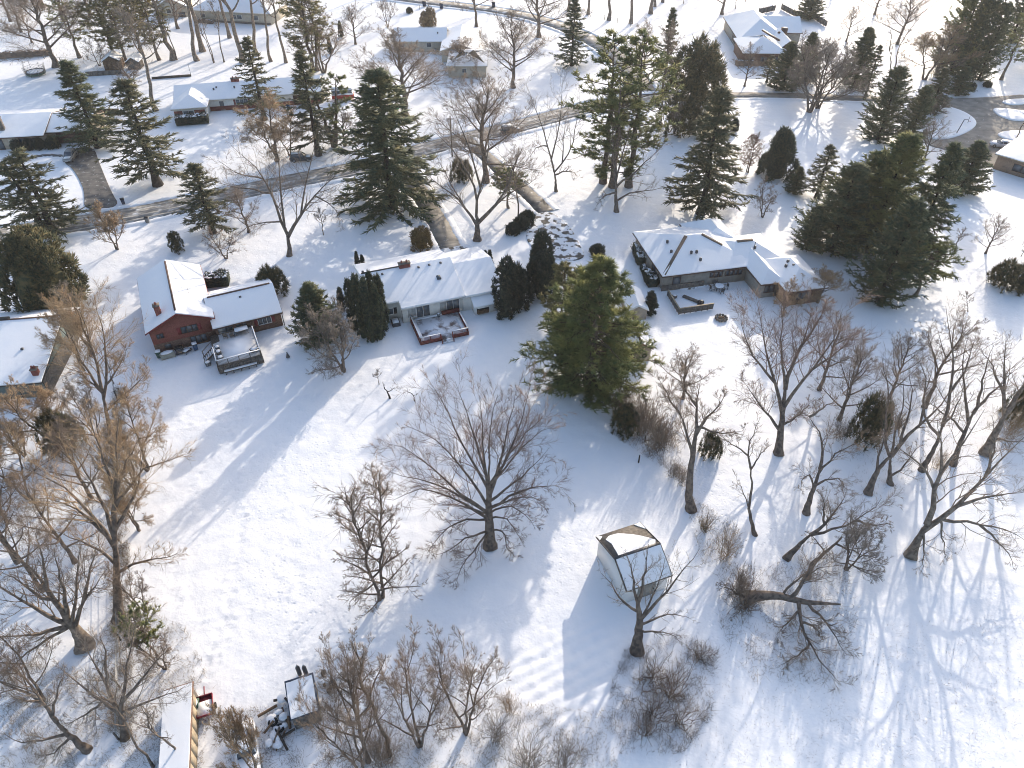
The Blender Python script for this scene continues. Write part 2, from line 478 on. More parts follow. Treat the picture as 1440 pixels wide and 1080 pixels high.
ribbon('road', [(-150, 352), (-40, 338), (60, 322), (130, 312), (200, 300), (250, 289), (330, 272), (400, 257), (450, 247), (510, 236), (600, 209), (690, 187), (740, 175), (790, 161), (840, 148), (900, 140), (985, 134)], 6.6, 'road', .05, .3)
for o_ in (-2.2, -.75, .75, 2.2): ribbon('tyre_track', [(-150, 352), (-40, 338), (60, 322), (130, 312), (200, 300), (250, 289), (330, 272), (400, 257), (450, 247), (510, 236), (600, 209), (690, 187), (740, 175), (790, 161), (840, 148), (900, 140), (985, 134)], .5, 'road_dry', .056, off=o_)
ribbon('road', [(380, -28), (480, -12), (600, 3), (700, 14), (760, 27), (800, 41), (840, 60), (880, 90), (905, 128)], 6.5, 'road', .062, .3)
ribbon('lane', [(980, 134.5), (1080, 133.5), (1150, 136), (1215, 139), (1300, 143)], 3.6, 'lane', .07, .12)
sheet('driveway', [(1270, 139), (1330, 139), (1390, 137), (1460, 131), (1475, 160), (1475, 200), (1425, 205), (1405, 238), (1392, 234), (1378, 227), (1352, 213), (1321, 209), (1300, 202), (1285, 170)], 'lane', .045)
sheet('snow_island', [(1288, 160), (1299, 148), (1330, 149), (1360, 159), (1376, 173), (1364, 185), (1339, 195), (1313, 197.5), (1290, 190)], 'snow_ground', .16, dome=.25)
sheet('snow_island', [(1393, 153), (1410, 153), (1450, 158), (1470, 168), (1432, 172), (1405, 165)], 'snow_ground', .16, dome=.2)
sheet('snow_island', [(1399, 190), (1412, 185), (1450, 184), (1470, 193), (1440, 200), (1420, 199)], 'snow_ground', .16, dome=.2)
sheet('snow_island', [(1405, 143), (1425, 140), (1450, 139), (1450, 146), (1420, 149)], 'snow_ground', .16, dome=.15)
sheet('driveway', [(88, 228), (100, 214), (108, 208), (132, 206), (140, 230), (158, 273), (168, 288), (142, 296), (118, 292), (119, 280), (117, 263), (103, 237)], 'drive', .05)
ribbon('driveway', [(556, 216), (565, 226), (584, 261), (600, 288), (612, 307), (626, 334), (634, 348)], 3.7, 'lane', .07, .14)
sheet('driveway', [(622, 344), (645, 338), (668, 348), (682, 358), (660, 376), (640, 374), (625, 362)], 'patchy', .06)
ribbon('driveway', [(655, 196), (690, 226), (722, 256), (746, 276), (768, 298)], 3.2, 'drive', .07, .12)
sheet('driveway', [(752, 300), (772, 297), (790, 308), (806, 325), (815, 345), (825, 362), (800, 368), (765, 362), (745, 345), (738, 330)], 'patchy', .055)
ribbon('footpath', [(30, 224), (40, 222), (63, 217.5), (88, 219)], .9, 'drive', .03)
ribbon('footpath', [(925, 396), (942, 401), (965, 404), (1000, 396)], 1.6, 'patchy', .03)
# ---------------------------------------------------------------- building helpers (local frame: u along the front, v away from it)
def snow_on(root, V, polys, seed, lift, t=.16, amp=.025, cuts=5, m='snow_roof'):
    mb = shell(V, polys, t, lift)
    me = mb.mesh('snow_cover', m)
    soften(me, cuts, amp, seed)
    return link('snow_cover', me, root)
def gable(root, u0, u1, v0, v1, ze, zr, axis='u', ov=.45, wallm='siding_white', roofm='shingle', trim='trim_white', zb=-.3, rp=.5, seed=0, low=None, ovg=.35, vent=True):
    """walls, roof slabs, snow and ridge strip of one gabled block"""
    if axis == 'u': a0, a1, b0, b1 = u0, u1, v0, v1; X = lambda a, b, z: (a, b, z)
    else: a0, a1, b0, b1 = v0, v1, u0, u1; X = lambda a, b, z: (b, a, z)
    br = b0 + (b1 - b0) * rp
    flip = axis != 'u'
    prof = [(b0, zb), (b1, zb), (b1, ze), (br, zr - .02), (b0, ze)]
    V = [X(a0, b, z) for b, z in prof] + [X(a1, b, z) for b, z in prof]
    F = [(0, 1, 2, 3, 4)[::-1], (5, 6, 7, 8, 9)] + [(i, (i + 1) % 5, (i + 1) % 5 + 5, i + 5) for i in range(5)]
    if flip: F = [f[::-1] for f in F]
    MB().poly(V, F).build('wall', wallm, root)
    if low:
        lz, lm = low
        mb = MB()
        U0, U1, W0, W1 = (u0, u1, v0, v1)
        mb.box(U0 - .035, U1 + .035, W0 - .035, W1 + .035, zb, lz).build('brick_base', lm, root)
    s0 = (zr - ze) / (br - b0); s1 = (zr - ze) / (b1 - br)
    rv = [X(a0 - ovg, b0 - ov, ze - s0 * ov), X(a1 + ovg, b0 - ov, ze - s0 * ov), X(a1 + ovg, br, zr), X(a0 - ovg, br, zr), X(a1 + ovg, b1 + ov, ze - s1 * ov), X(a0 - ovg, b1 + ov, ze - s1 * ov)]
    pl = [(0, 1, 2, 3), (3, 2, 4, 5)]
    if flip: pl = [p[::-1] for p in pl]
    rf = shell(rv, pl, .16, .0).build('roof', trim, root)
    e = .06
    sv = [X(a0 - ovg + e, b0 - ov + e, ze - s0 * (ov - e)), X(a1 + ovg - e, b0 - ov + e, ze - s0 * (ov - e)), X(a1 + ovg - e, br, zr), X(a0 - ovg + e, br, zr), X(a1 + ovg - e, b1 + ov - e, ze - s1 * (ov - e)), X(a0 - ovg + e, b1 + ov - e, ze - s1 * (ov - e))]
    snow_on(rf, sv, pl, seed, .163)
    if vent:
        MB().bar(X(a0 + .2, br, zr + .335), X(a1 - .2, br, zr + .335), .26, .12).build('ridge_vent', 'trim_brown', rf)
    return rf
def hip(root, u0, u1, v0, v1, ze, zr, axis='u', ov=.5, wallm='siding_tan', trim='trim_brown', zb=-.3, in0=None, in1=None, seed=0, amp=.025):
    MB().box(u0, u1, v0, v1, zb, ze + .12).build('wall', wallm, root)
    if axis == 'u': a0, a1, b0, b1 = u0 - ov, u1 + ov, v0 - ov, v1 + ov; X = lambda a, b, z: (a, b, z)
    else: a0, a1, b0, b1 = v0 - ov, v1 + ov, u0 - ov, u1 + ov; X = lambda a, b, z: (b, a, z)
    h = (b1 - b0) / 2
    i0 = h if in0 is None else in0; i1 = h if in1 is None else in1
    br = (b0 + b1) / 2
    def pts(e):
        k = e * (zr - ze) / h
        return [X(a0 + e, b0 + e, ze + k), X(a1 - e, b0 + e, ze + k), X(a1 - e, b1 - e, ze + k), X(a0 + e, b1 - e, ze + k), X(a0 + i0, br, zr), X(a1 - i1, br, zr)]
    pl = [(0, 1, 5, 4), (2, 3, 4, 5), (3, 0, 4), (1, 2, 5)]
    if axis != 'u': pl = [p[::-1] for p in pl]
    rf = shell(pts(0), pl, .16, 0).build('roof', trim, root)
    snow_on(rf, pts(.06), pl, seed, .163, amp=amp)
    return rf
def opening(root, side, at, a0, a1, z0, z1, panes=2, frame='trim_white', glass='glass', name='window', shutters=None, curtain=None, sill=True):
    """a framed window or glazed door standing proud of a wall; side f/b = facing -v/+v, l/r = facing -u/+u"""
    sg = {'f': -1, 'b': 1, 'l': -1, 'r': 1}[side]
    def bx(mb, p0, p1, q0, q1, d0, d1):
        lo, hi = sorted((at + sg * d0, at + sg * d1))
        if side in 'fb': mb.box(p0, p1, lo, hi, q0, q1)
        else: mb.box(lo, hi, p0, p1, q0, q1)
    fr = MB(); w = .07
    bx(fr, a0 - w, a1 + w, z1, z1 + w, -.04, .07); bx(fr, a0 - w, a1 + w, z0 - w, z0, -.04, .1 if sill else .07)
    bx(fr, a0 - w, a0, z0, z1, -.04, .068); bx(fr, a1, a1 + w, z0, z1, -.04, .068)
    st = (a1 - a0) / panes
    for k in range(1, panes): bx(fr, a0 + k * st - .035, a0 + k * st + .035, z0, z1, -.04, .06)
    f = fr.build(name, frame, root)
    for k in range(panes):
        mb = MB(); bx(mb, a0 + k * st + (.036 if k else .001), a0 + (k + 1) * st - (.036 if k < panes - 1 else .001), z0 + .001, z1 - .001, -.03, .03)
        mb.build('pane', curtain if (curtain and (k == 0)) else glass, f)
    if shutters:
        for q0, q1 in ((a0 - w - .5, a0 - w - .03), (a1 + w + .03, a1 + w + .5)):
            mb = MB(); bx(mb, q0, q1, z0 - .05, z1 + .05, -.02, .06); mb.build('shutter', shutters, root)
    return f
def chimney(root, u, v, z0, z1, w, d, m, pots=1):
    c = MB().box(u - w / 2, u + w / 2, v - d / 2, v + d / 2, z0, z1).build('chimney', m, root)
    MB().box(u - w / 2 - .08, u + w / 2 + .08, v - d / 2 - .08, v + d / 2 + .08, z1, z1 + .12).build('chimney_cap', 'stone', c)
    mb = MB()
    for k in range(pots):
        x = u + (k - (pots - 1) / 2) * w * .45
        mb.cyl(x, v, z1 + .12, z1 + .5, .15, 8, .12)
    mb.build('flue', 'brick_red', c)
def vents(root, pts, m='metal_dark'):
    for u, v, z in pts:
        MB().box(u - .16, u + .16, v - .16, v + .16, z - .25, z + .22).build('roof_vent', m, root)

def railing(root, pts, z0, zt, post, rail, spacing=1.6, bal=.14, snow=True):
    """posts, top and bottom rail, joined balusters and the snow lying on the rail"""
    bl = MB()
    for (a, b) in zip(pts[:-1], pts[1:]):
        a_, b_ = Vector((*a, 0)), Vector((*b, 0)); L = (b_ - a_).length; n = max(1, round(L / spacing))
        for k in range(n + 1):
            p = a_.lerp(b_, k / n)
            MB().box(p.x - .06, p.x + .06, p.y - .06, p.y + .06, z0 - .9 if z0 > 1 else -.2, zt + .02).build('post', post, root)
        r = MB().bar((a_.x, a_.y, zt), (b_.x, b_.y, zt), .13, .05).build('rail', rail, root)
        MB().bar((a_.x, a_.y, z0 + .12), (b_.x, b_.y, z0 + .12), .07, .07).build('rail', rail, root)
        if snow: MB().bar((a_.x, a_.y, zt + .065), (b_.x, b_.y, zt + .065), .15, .075).build('snow_cover', 'snow_roof', r)
        m = int(L / bal)
        for k in range(m):
            p = a_.lerp(b_, (k + .5) / m); bl.box(p.x - .02, p.x + .02, p.y - .02, p.y + .02, z0 + .15, zt - .025)
    bl.build('balusters', rail, root, kind='stuff')

# ---------------------------------------------------------------- red tri-level house with brick wing
h1 = thing('red_house', 'red sided tri-level house with brown brick wing, chimney and raised back deck', 'house', (-50.14, 81.24, 0), R(25))
gable(h1, 0, 8.3, 0, 14.4, 3.95, 5.85, 'v', .5, 'brick_red', trim='trim_red', low=(1.55, 'brick_brown'), seed=1, ovg=.5)
gable(h1, 8.3, 17.6, -.6, 7.9, 2.75, 4.55, 'u', .7, 'brick_brown', trim='trim_brown', seed=2, ovg=.3, vent=True)
opening(h1, 'f', 0, 4.05, 6.15, 2.35, 3.35, 3, 'trim_brown', shutters='trim_red')
opening(h1, 'f', 0, .75, 1.6, 2.45, 3.1, 2, 'trim_brown')
opening(h1, 'f', -.035, 4.8, 6.9, .25, 1.45, 3, 'trim_brown', name='glass_door')
opening(h1, 'f', -.035, 1.3, 2.1, .55, 1.25, 1, 'trim_brown')
opening(h1, 'f', -.6, 14.3, 16.1, 1.05, 2.1, 3, 'trim_white', shutters='trim_red')
opening(h1, 'f', -.6, 11.2, 12.6, 1.55, 2.2, 2, 'trim_brown')
opening(h1, 'f', -.6, 8.75, 10.6, 1.28, 2.35, 2, 'metal_gray', name='glass_door', curtain='curtain')
opening(h1, 'r', 17.6, 2.0, 3.2, 1.0, 2.0, 2, 'trim_white')
opening(h1, 'l', 0, 4, 5.2, 2.3, 3.3, 2, 'trim_white'); opening(h1, 'l', 0, 9, 10.4, 2.3, 3.3, 2, 'trim_white')
chimney(h1, 1.9, 2.0, 3.9, 6.5, .75, .75, 'brick_red')
vents(h1, [(12.9, 2.6, 4.25), (2.3, 2.6, 5.1)])
MB().box(6.0, 6.3, 5.4, 7.3, 5.0, 5.2).build('skylight', 'metal_dark', h1)
MB().bar((17.75, -.75, .0), (17.75, -.75, 2.5), .12).build('downspout', 'metal_dark', h1)
# raised deck
dk = thing('wooden_deck', 'raised weathered wooden deck with railings behind the red house', 'deck', (-50.14, 81.24, 0), R(25))
DZ = 1.25
MB().box(7.35, 13.3, -8.3, -.66, DZ - .12, DZ).build('deck_floor', 'wood_gray', dk)
sn = shell([(7.5, -8.15, DZ), (13.15, -8.15, DZ), (13.15, -1.0, DZ), (8.5, -1.0, DZ), (8.5, -2.6, DZ), (7.5, -2.9, DZ)], [(0, 1, 2, 3, 4, 5)], .07, .003).build('snow_cover', 'snow_roof', dk)
railing(dk, [(7.42, -4.9), (7.42, -8.22), (13.23, -8.22), (13.23, -2.2)], DZ, DZ + .95, 'wood_gray', 'wood_gray')
for k in range(7):
    MB().box(7.4 + k * .86, 7.4 + k * .86 + .82, -8.36, -8.31, .0, DZ - .13).build('skirt_panel', 'wood_gray', dk)
for k in range(5):
    MB().box(13.31, 13.35, -8.2 + k * 1.2, -8.2 + k * 1.2 + 1.15, .0, DZ - .13).build('skirt_panel', 'wood_gray', dk)
    MB().box(7.30, 7.345, -8.2 + k * 1.2, -8.2 + k * 1.2 + 1.15, .0, DZ - .13).build('skirt_panel', 'wood_gray', dk)
pb = MB().box(8.0, 12.4, -8.95, -8.5, .5, .58).build('bench_plank', 'wood_gray', dk)
MB().box(8.02, 12.38, -8.93, -8.52, .582, .66).build('snow_cover', 'snow_roof', pb)
for k in range(5): MB().box(8.1 + k * 1.02, 8.2 + k * 1.02, -8.8, -8.65, -.1, .5).build('bench_leg', 'wood_gray', dk)
for k in range(5):
    st = MB().box(7.34 - .3 * (k + 1), 7.34 - .3 * k, -4.75, -3.5, DZ - .25 * (k + 1) - .06, DZ - .25 * (k + 1)).build('step', 'wood_gray', dk)
    MB().box(7.36 - .3 * (k + 1), 7.32 - .3 * k, -4.7, -3.55, DZ - .25 * (k + 1) + .002, DZ - .25 * (k + 1) + .06).build('snow_cover', 'snow_roof', st)
for y in (-4.8, -3.45):
    MB().bar((7.4, y, DZ + .95), (5.9, y, .95), .1, .06).build('stair_rail', 'wood_gray', dk)
    MB().bar((7.4, y, DZ - .1), (5.9, y, .0), .06, .22).build('stringer', 'wood_gray', dk)
    MB().box(5.84, 5.96, y - .05, y + .05, -.2, .98).build('post', 'wood_gray', dk)

def loc(root, u, v):
    a = root.rotation_euler[2]
    return (root.location[0] + u * math.cos(a) - v * math.sin(a), root.location[1] + u * math.sin(a) + v * math.cos(a))
def chair(root, u, v, z, rz, label, m='wood_gray', group=None):
    x, y = loc(root, u, v)
    t = thing('deck_chair', label, 'chair', (x, y, z), rz, group)
    s = MB().box(-.28, .28, -.28, .28, .38, .43).build('seat', m, t); MB().box(-.27, .27, -.27, .27, .432, .52).build('snow_cover', 'snow_roof', s)
    MB().box(-.28, .28, .29, .34, .45, 1.0).build('backrest', m, t)
    for x_, y_ in ((-.25, -.25), (.25, -.25), (.25, .25), (-.25, .25)): MB().box(x_ - .03, x_ + .03, y_ - .03, y_ + .03, 0, .38).build('leg', m, t)
    for x_ in (-.31, .31): MB().box(x_ - .025, x_ + .025, -.28, .3, .62, .66).build('armrest', m, t)
    return t
def table(root, u, v, z, rz, w, d, label, m='wood_gray', h=.74, round_=False):
    x, y = loc(root, u, v)
    t = thing('patio_table', label, 'table', (x, y, z), rz)
    if round_:
        tp = MB().cyl(0, 0, h - .05, h, w, 18).build('tabletop', m, t); MB().cyl(0, 0, h + .002, h + .13, w * .96, 18, w * .85).build('snow_cover', 'snow_roof', tp)
    else:
        tp = MB().box(-w, w, -d, d, h - .05, h).build('tabletop', m, t); MB().box(-w * .96, w * .96, -d * .95, d * .95, h + .002, h + .12).build('snow_cover', 'snow_roof', tp)
    q, p = (w * .6, w * .6) if round_ else (w * .85, d * .8)
    for x_, y_ in ((-q, -p), (q, -p), (q, p), (-q, p)): MB().box(x_ - .035, x_ + .035, y_ - .035, y_ + .035, 0, h - .05).build('leg', m, t)
    return t
table(h1, 11.7, -1.9, DZ, R(25), .95, .5, 'long snow-topped picnic table on the raised grey deck')
chair(h1, 9.4, -2.1, DZ, R(200), 'snow-topped wooden deck chair nearest the glass door of the red house', group='wooden chairs on the raised deck')
chair(h1, 10.3, -2.2, DZ, R(195), 'snow-topped wooden deck chair beside the long picnic table', group='wooden chairs on the raised deck')
def planter(root, u, v, z, w, d, h, label, m='wood_gray', name='planter'):
    x, y = loc(root, u, v)
    t = thing(name, label, 'planter', (x, y, z), root.rotation_euler[2] + .1)
    b = MB().box(-w, w, -d, d, 0, h, taper=.8).build('box', m, t)
    s = MB(); blob(s, (0, 0, h), (w * .9, d * .9, .12), random.Random(3)); s.build('snow_cover', 'snow_roof', t, True)
planter(h1, 7.95, -4.2, DZ, .3, .3, .45, 'small dark planter with snow next to the deck stairs', 'plastic_gray')
planter(h1, 7.95, -5.4, DZ, .35, .4, .5, 'square planter midway along the left deck railing', 'wood_gray')
planter(h1, 8.0, -6.7, DZ, .4, .35, .42, 'wide low planter in the left front corner of the deck', 'plastic_gray')
planter(h1, 12.6, -7.0, DZ, .65, .3, .5, 'long planter bench in the right front corner of the deck', 'wood_gray')

# bins and clutter against the red gable
def bin_(x, y, rz, m, label, h=1.05, w=.32, lid='black', name='wheeled_bin', cat='bin', snow=True, group=None):
    t = thing(name, label, cat, (x, y, 0), rz, group)
    MB().box(-w, w, -w, w, .08, h, taper=.82).build('body', m, t)
    MB().box(-w - .04, w + .04, -w - .06, w + .04, h, h + .07).build('lid', m if lid is None else lid, t)
    if snow: MB().box(-w, w, -w, w, h + .072, h + .16, taper=1.05).build('snow_cover', 'snow_roof', t)
    for s in (-1, 1): MB().tube([(s * (w - .1), w * .86, .1), (s * (w - .04), w * .86, .1)], .11, 10).build('wheel', 'rubber', t)
    MB().bar((-w * .7, w + .09, h - .05), (w * .7, w + .09, h - .05), .04).build('handle', 'black', t)
x, y = loc(h1, .25, -1.0); bin_(x, y, R(20), 'plastic_green', 'green wheeled bin at the far left end of the red gable wall', lid='plastic_green')
x, y = loc(h1, 5.1, -1.3); bin_(x, y, R(30), 'plastic_blue', 'blue wheeled bin beside the lower glass door of the red house')
x, y = loc(h1, 1.35, -1.35)
t = thing('storage_chest', 'long beige storage chest with a rounded snow-topped lid under the red gable', 'chest', (x, y, 0), R(28))
MB().box(-.95, .95, -.42, .42, 0, .7).build('body', 'beige_cover', t)
MB().box(-1.0, 1.0, -.46, .46, .7, .78).build('lid', 'beige_cover', t); s = MB(); blob(s, (0, 0, .8), (.92, .42, .14), random.Random(4)); s.build('snow_cover', 'snow_roof', t, True)
x, y = loc(h1, 3.0, -1.2)
t = thing('covered_grill', 'dark covered barbecue grill standing under the red gable wall', 'grill', (x, y, 0), R(25))
MB().box(-.5, .5, -.35, .35, .1, .85, taper=1.15).build('cover', 'metal_dark', t); MB().box(-.45, .45, -.3, .3, .85, 1.15, taper=1.2).build('hood', 'black', t)
for x_ in (-.45, .45): MB().tube([(x_, -.3, .1), (x_ + .05, -.3, .1)], .1, 8).build('wheel', 'rubber', t)
MB().bar((-.4, -.4, .95), (.4, -.4, .95), .04).build('handle', 'metal_gray', t)
x, y = loc(h1, 3.9, -1.5)
t = thing('wheelbarrow', 'upturned black wheelbarrow leaning between the grill and the blue bin', 'wheelbarrow', (x, y, 0), R(60))
MB().box(-.55, .45, -.35, .35, .25, .5, taper=.7).build('tray', 'black', t); MB().tube([(.6, -.05, .2), (.6, .05, .2)], .2, 12).build('wheel', 'rubber', t)
for s in (-1, 1): MB().bar((.6, s * .1, .2), (-1.0, s * .3, .55), .05).build('handle', 'wood_tan', t); MB().bar((-.4, s * .25, 0), (-.4, s * .25, .35), .05).build('leg', 'metal_dark', t)
MB().box(-.5, .4, -.3, .3, .502, .58).build('snow_cover', 'snow_roof', t)
x, y = loc(h1, 6.3, -4.6); planter(h1, 6.2, -5.6, 0, .4, .35, .55, 'snow-filled grey tub on the ground left of the deck stairs', 'plastic_gray', 'tub')
x, y, _ = P(405, 502)
t = thing('garden_obelisk', 'small dark pointed garden obelisk alone on the snow right of the deck', 'ornament', (x, y, 0))
MB().cyl(0, 0, 0, .75, .3, 6, .06).build('cone', 'metal_dark', t); s = MB(); blob(s, (0, 0, .8), (.09, .09, .09), random.Random(2)); s.build('finial', 'metal_dark', t)

# ---------------------------------------------------------------- white ranch house
h2 = thing('white_house', 'white sided ranch house with brick chimney, two sliding doors and attached garage wing', 'house', (-16.21, 88.66, 0), R(20))
def poly_walls(root, pts, z0, z1, m):
    n = len(pts)
    V = [(*p, z0) for p in pts] + [(*p, z1) for p in pts]
    MB().poly(V, [tuple(range(n))[::-1], tuple(range(n, 2 * n))] + [(i, (i + 1) % n, (i + 1) % n + n, i + n) for i in range(n)]).build('wall', m, root)
poly_walls(h2, [(-4.1, 1.4), (-.0, 1.4), (0, 0), (9.4, 0), (9.4, 13.3), (-4.1, 13.3)], -.3, 2.75, 'siding_white')
for uu in (-4.1, 9.4):
    MB().poly([(uu, .2, 2.75), (uu, 13.2, 2.75), (uu, 7.0, 4.75), (uu + .2, .2, 2.75), (uu + .2, 13.2, 2.75), (uu + .2, 7.0, 4.75)], [(0, 2, 1), (3, 4, 5), (0, 1, 4, 3), (1, 2, 5, 4), (2, 0, 3, 5)]).build('gable_wall', 'siding_white', h2)
zf = lambda v: 2.62 + (v + .5) * (4.9 - 2.62) / 7.7
rv = [(-.15, -.5, zf(-.5)), (9.75, -.5, zf(-.5)), (9.75, 7.2, 4.9), (-.15, 7.2, 4.9), (-4.5, 7.2, 4.9), (-4.5, .95, zf(.95)), (-.15, .95, zf(.95)), (9.75, 13.9, 2.62), (-4.5, 13.9, 2.62)]
rv[4] = (-4.5, 7.2, 4.9)
pl = [(0, 1, 2, 3, 6), (5, 6, 3, 4), (4, 3, 2, 7, 8)]
rf2 = shell(rv, pl, .16).build('roof', 'trim_white', h2)
sv = [(a + (.06 if a < 0 else -.06), b + (.06 if b < 2 else (-.06 if b > 10 else 0)), z) for a, b, z in rv]
snow_on(rf2, sv, pl, 5, .165)
MB().bar((-4.2, 7.2, 5.22), (2.0, 7.2, 5.22), .26, .12).build('ridge_vent', 'shingle_dark', rf2)
gable(h2, 9.4, 15.6, -.1, 12.3, 2.6, 4.3, 'u', .4, 'siding_white', seed=6, vent=False)
opening(h2, 'f', 0, .85, 2.05, .75, 2.2, 1, curtain='curtain')
opening(h2, 'f', 0, 2.2, 4.15, .42, 2.3, 2, name='sliding_door')
opening(h2, 'f', 0, 5.75, 6.75, .6, 2.25, 1, curtain='curtain')
opening(h2, 'f', 0, 6.85, 8.75, .42, 2.3, 2, name='sliding_door')
opening(h2, 'f', 1.4, -1.85, -1.05, 1.0, 2.0, 1, shutters='black')
opening(h2, 'f', 1.4, -3.6, -2.9, 1.0, 2.0, 1)
opening(h2, 'r', 15.6, 3, 4.2, 1.0, 2.0, 2)
MB().box(-.06, .03, -.03, .06, 0, 2.5).build('downspout', 'metal_dark', h2)
chimney(h2, 2.4, 7.0, 4.3, 5.75, 1.7, .7, 'brick_red', 2)
vents(h2, [(-1.2, 6.3, 4.9), (4.4, 6.3, 4.9), (6.1, 6.4, 4.9), (7.9, 6.4, 4.9), (-3.9, 7.3, 5.3)])
sk = MB().box(6.5, 7.1, 3.3, 4.9, 3.9, 4.32).build('skylight', 'metal_dark', h2)
MB().box(6.58, 7.02, 3.4, 4.8, 4.322, 4.34).build('pane', 'glass', sk)
# lean-to
MB().poly([(10.7, -1.7, -.2), (14.5, -1.7, -.2), (14.5, -.1, -.2), (10.7, -.1, -.2), (10.7, -1.7, 1.5), (14.5, -1.7, 1.5), (14.5, -.1, 2.1), (10.7, -.1, 2.1)], [(3, 2, 1, 0), (4, 5, 6, 7), (0, 1, 5, 4), (1, 2, 6, 5), (2, 3, 7, 6), (3, 0, 4, 7)]).build('lean_to', 'siding_white', h2)
lr = shell([(10.5, -2.05, 1.42), (14.75, -2.05, 1.42), (14.75, -.1, 2.18), (10.5, -.1, 2.18)], [(0, 1, 2, 3)], .1).build('lean_to_roof', 'trim_white', h2)
snow_on(lr, [(10.53, -2.0, 1.43), (14.7, -2.0, 1.43), (14.7, -.12, 2.17), (10.53, -.12, 2.17)], [(0, 1, 2, 3)], 7, .103, .14)
nf = MB().box(11.0, 12.9, -1.76, -1.7, .1, 1.25).build('log_store', 'black', h2)
lg = MB(); rg = random.Random(7)
for k in range(11):
    for j in range(4): lg.tube([(11.1 + k * .165, -2.05, .2 + j * .16), (11.1 + k * .165 + rg.uniform(-.03, .03), -1.75, .2 + j * .16)], .07, 6)
lg.build('firewood', 'wood_brown', h2)
MB().box(11.0, 13.0, -2.12, -1.7, 1.26, 1.33).build('shelf', 'trim_white', h2)
MB().box(14.0, 14.1, -1.78, -1.7, .9, 1.0).build('lamp', 'black', h2)
# red deck
d2 = thing('red_deck', 'low red deck with railings behind the white ranch house', 'deck', (-16.21, 88.66, 0), R(20))
MB().box(1.1, 8.3, -6.1, -.08, .22, .36).build('deck_floor', 'deck_floor', d2)
MB().box(1.15, 1.75, -6.0, -.4, .362, .42).build('snow_cover', 'snow_roof', d2); MB().box(1.76, 8.2, -.55, -.12, .362, .41).build('snow_cover', 'snow_roof', d2); MB().box(7.6, 8.2, -5.6, -1.9, .362, .42).build('snow_cover', 'snow_roof', d2)
railing(d2, [(1.16, -.3), (1.16, -6.04), (4.1, -6.04)], .36, 1.15, 'deck_red', 'deck_red')
railing(d2, [(5.9, -6.04), (8.24, -6.04), (8.24, -2.0)], .36, 1.15, 'deck_red', 'deck_red')
for a, b in ((1.1, 4.2), (5.8, 8.3)): MB().box(a, b, -6.16, -6.11, .0, .55).build('skirt_panel', 'deck_red', d2)
MB().box(1.04, 1.09, -6.1, -.1, 0, .5).build('skirt_panel', 'deck_red', d2); MB().box(8.31, 8.36, -6.1, -.1, 0, .5).build('skirt_panel', 'deck_red', d2)
for k in range(2): MB().box(4.2, 5.8, -6.5 - .35 * k, -6.15 - .35 * k, .0, .24 - .12 * k).build('step', 'deck_floor', d2)
for u in (4.15, 5.85): MB().bar((u, -6.1, 1.15), (u, -6.85, .5), .09).build('stair_rail', 'deck_red', d2); MB().box(u - .06, u + .06, -6.9, -6.78, -.1, .55).build('post', 'deck_red', d2)
bb = MB().box(5.9, 8.6, -.62, -.12, .37, .8).build('bench', 'deck_red', d2)
x, y = loc(h2, 5.2, -.75); planter(h2, 5.3, -.7, .36, .2, .2, .5, 'dark pot on the red deck between the two sliding doors', 'plastic_gray', 'flower_pot')
x, y = loc(h2, -1.1, .2)
t = thing('cellar_hatch', 'dark box hatch with snow on its lid beside the white house', 'hatch', (x, y, 0), R(20))
MB().box(-.6, .6, -.75, .75, -.1, .5).build('box', 'metal_dark', t); MB().box(-.45, .45, -.6, .6, .502, .6).build('snow_cover', 'snow_roof', t)

# ---------------------------------------------------------------- tan hip roofed ranch with courtyard
h3 = thing('hip_roof_house', 'sprawling tan ranch house under several snow covered hip roofs', 'house', (23.2, 96.7, 0), R(12))
hip(h3, .6, 15.6, .5, 13.3, 2.75, 5.15, 'u', .6, 'siding_gray', in0=6.9, in1=7.2, seed=11)
hip(h3, 9.5, 15.8, 8.0, 14.6, 2.65, 4.9, 'v', .6, 'siding_gray', in0=1.5, in1=3.4, seed=12)
hip(h3, 12.0, 20.4, -.1 + .75, 8.6, 2.7, 4.5, 'u', .6, 'siding_gray', in0=2.5, in1=4.2, seed=13)
hip(h3, 14.6, 17.4, -4.6, 4.5, 2.6, 4.0, 'v', .6, 'siding_gray', in0=2.0, in1=2.0, seed=14)
hip(h3, 17.4, 23.2, -7.4, 1.0, 2.65, 4.4, 'v', .6, 'brick_brown', in0=3.5, in1=3.2, seed=15)
# bare shingle strips where the snow slid off the hips
for a, b in (((6.3, 6.9, 5.5), (.4, .2, 3.1)), ((9.0, 6.9, 5.5), (11.6, 4.4, 4.6)), ((14.2, 4.6, 4.86), (16.9, 4.6, 4.86))):
    MB().bar((a[0], a[1], a[2] - .10), (b[0], b[1], b[2] - .10), .5, .3).build('bare_ridge', 'shingle', h3)
opening(h3, 'f', .5, 2.2, 3.4, .1, 2.2, 1, 'trim_brown', name='glass_door')
for k in range(3): opening(h3, 'f', .5, 8.4 + k * .75, 8.95 + k * .75, 1.35, 2.2, 1, 'trim_brown')
for k in range(4): opening(h3, 'f', .5, 11.0 + k * .75, 11.55 + k * .75, 1.35, 2.2, 1, 'trim_brown')
opening(h3, 'f', -4.6, 15.2, 16.8, .9, 2.1, 2, 'trim_brown')
opening(h3, 'f', -7.4, 19, 21.5, .9, 2.1, 3, 'trim_brown')
opening(h3, 'l', .6, 4, 5.5, .9, 2.1, 2, 'trim_brown')
MB().box(.4, 7.5, .30, .50, -.2, .9).build('stone_base', 'stone', h3)
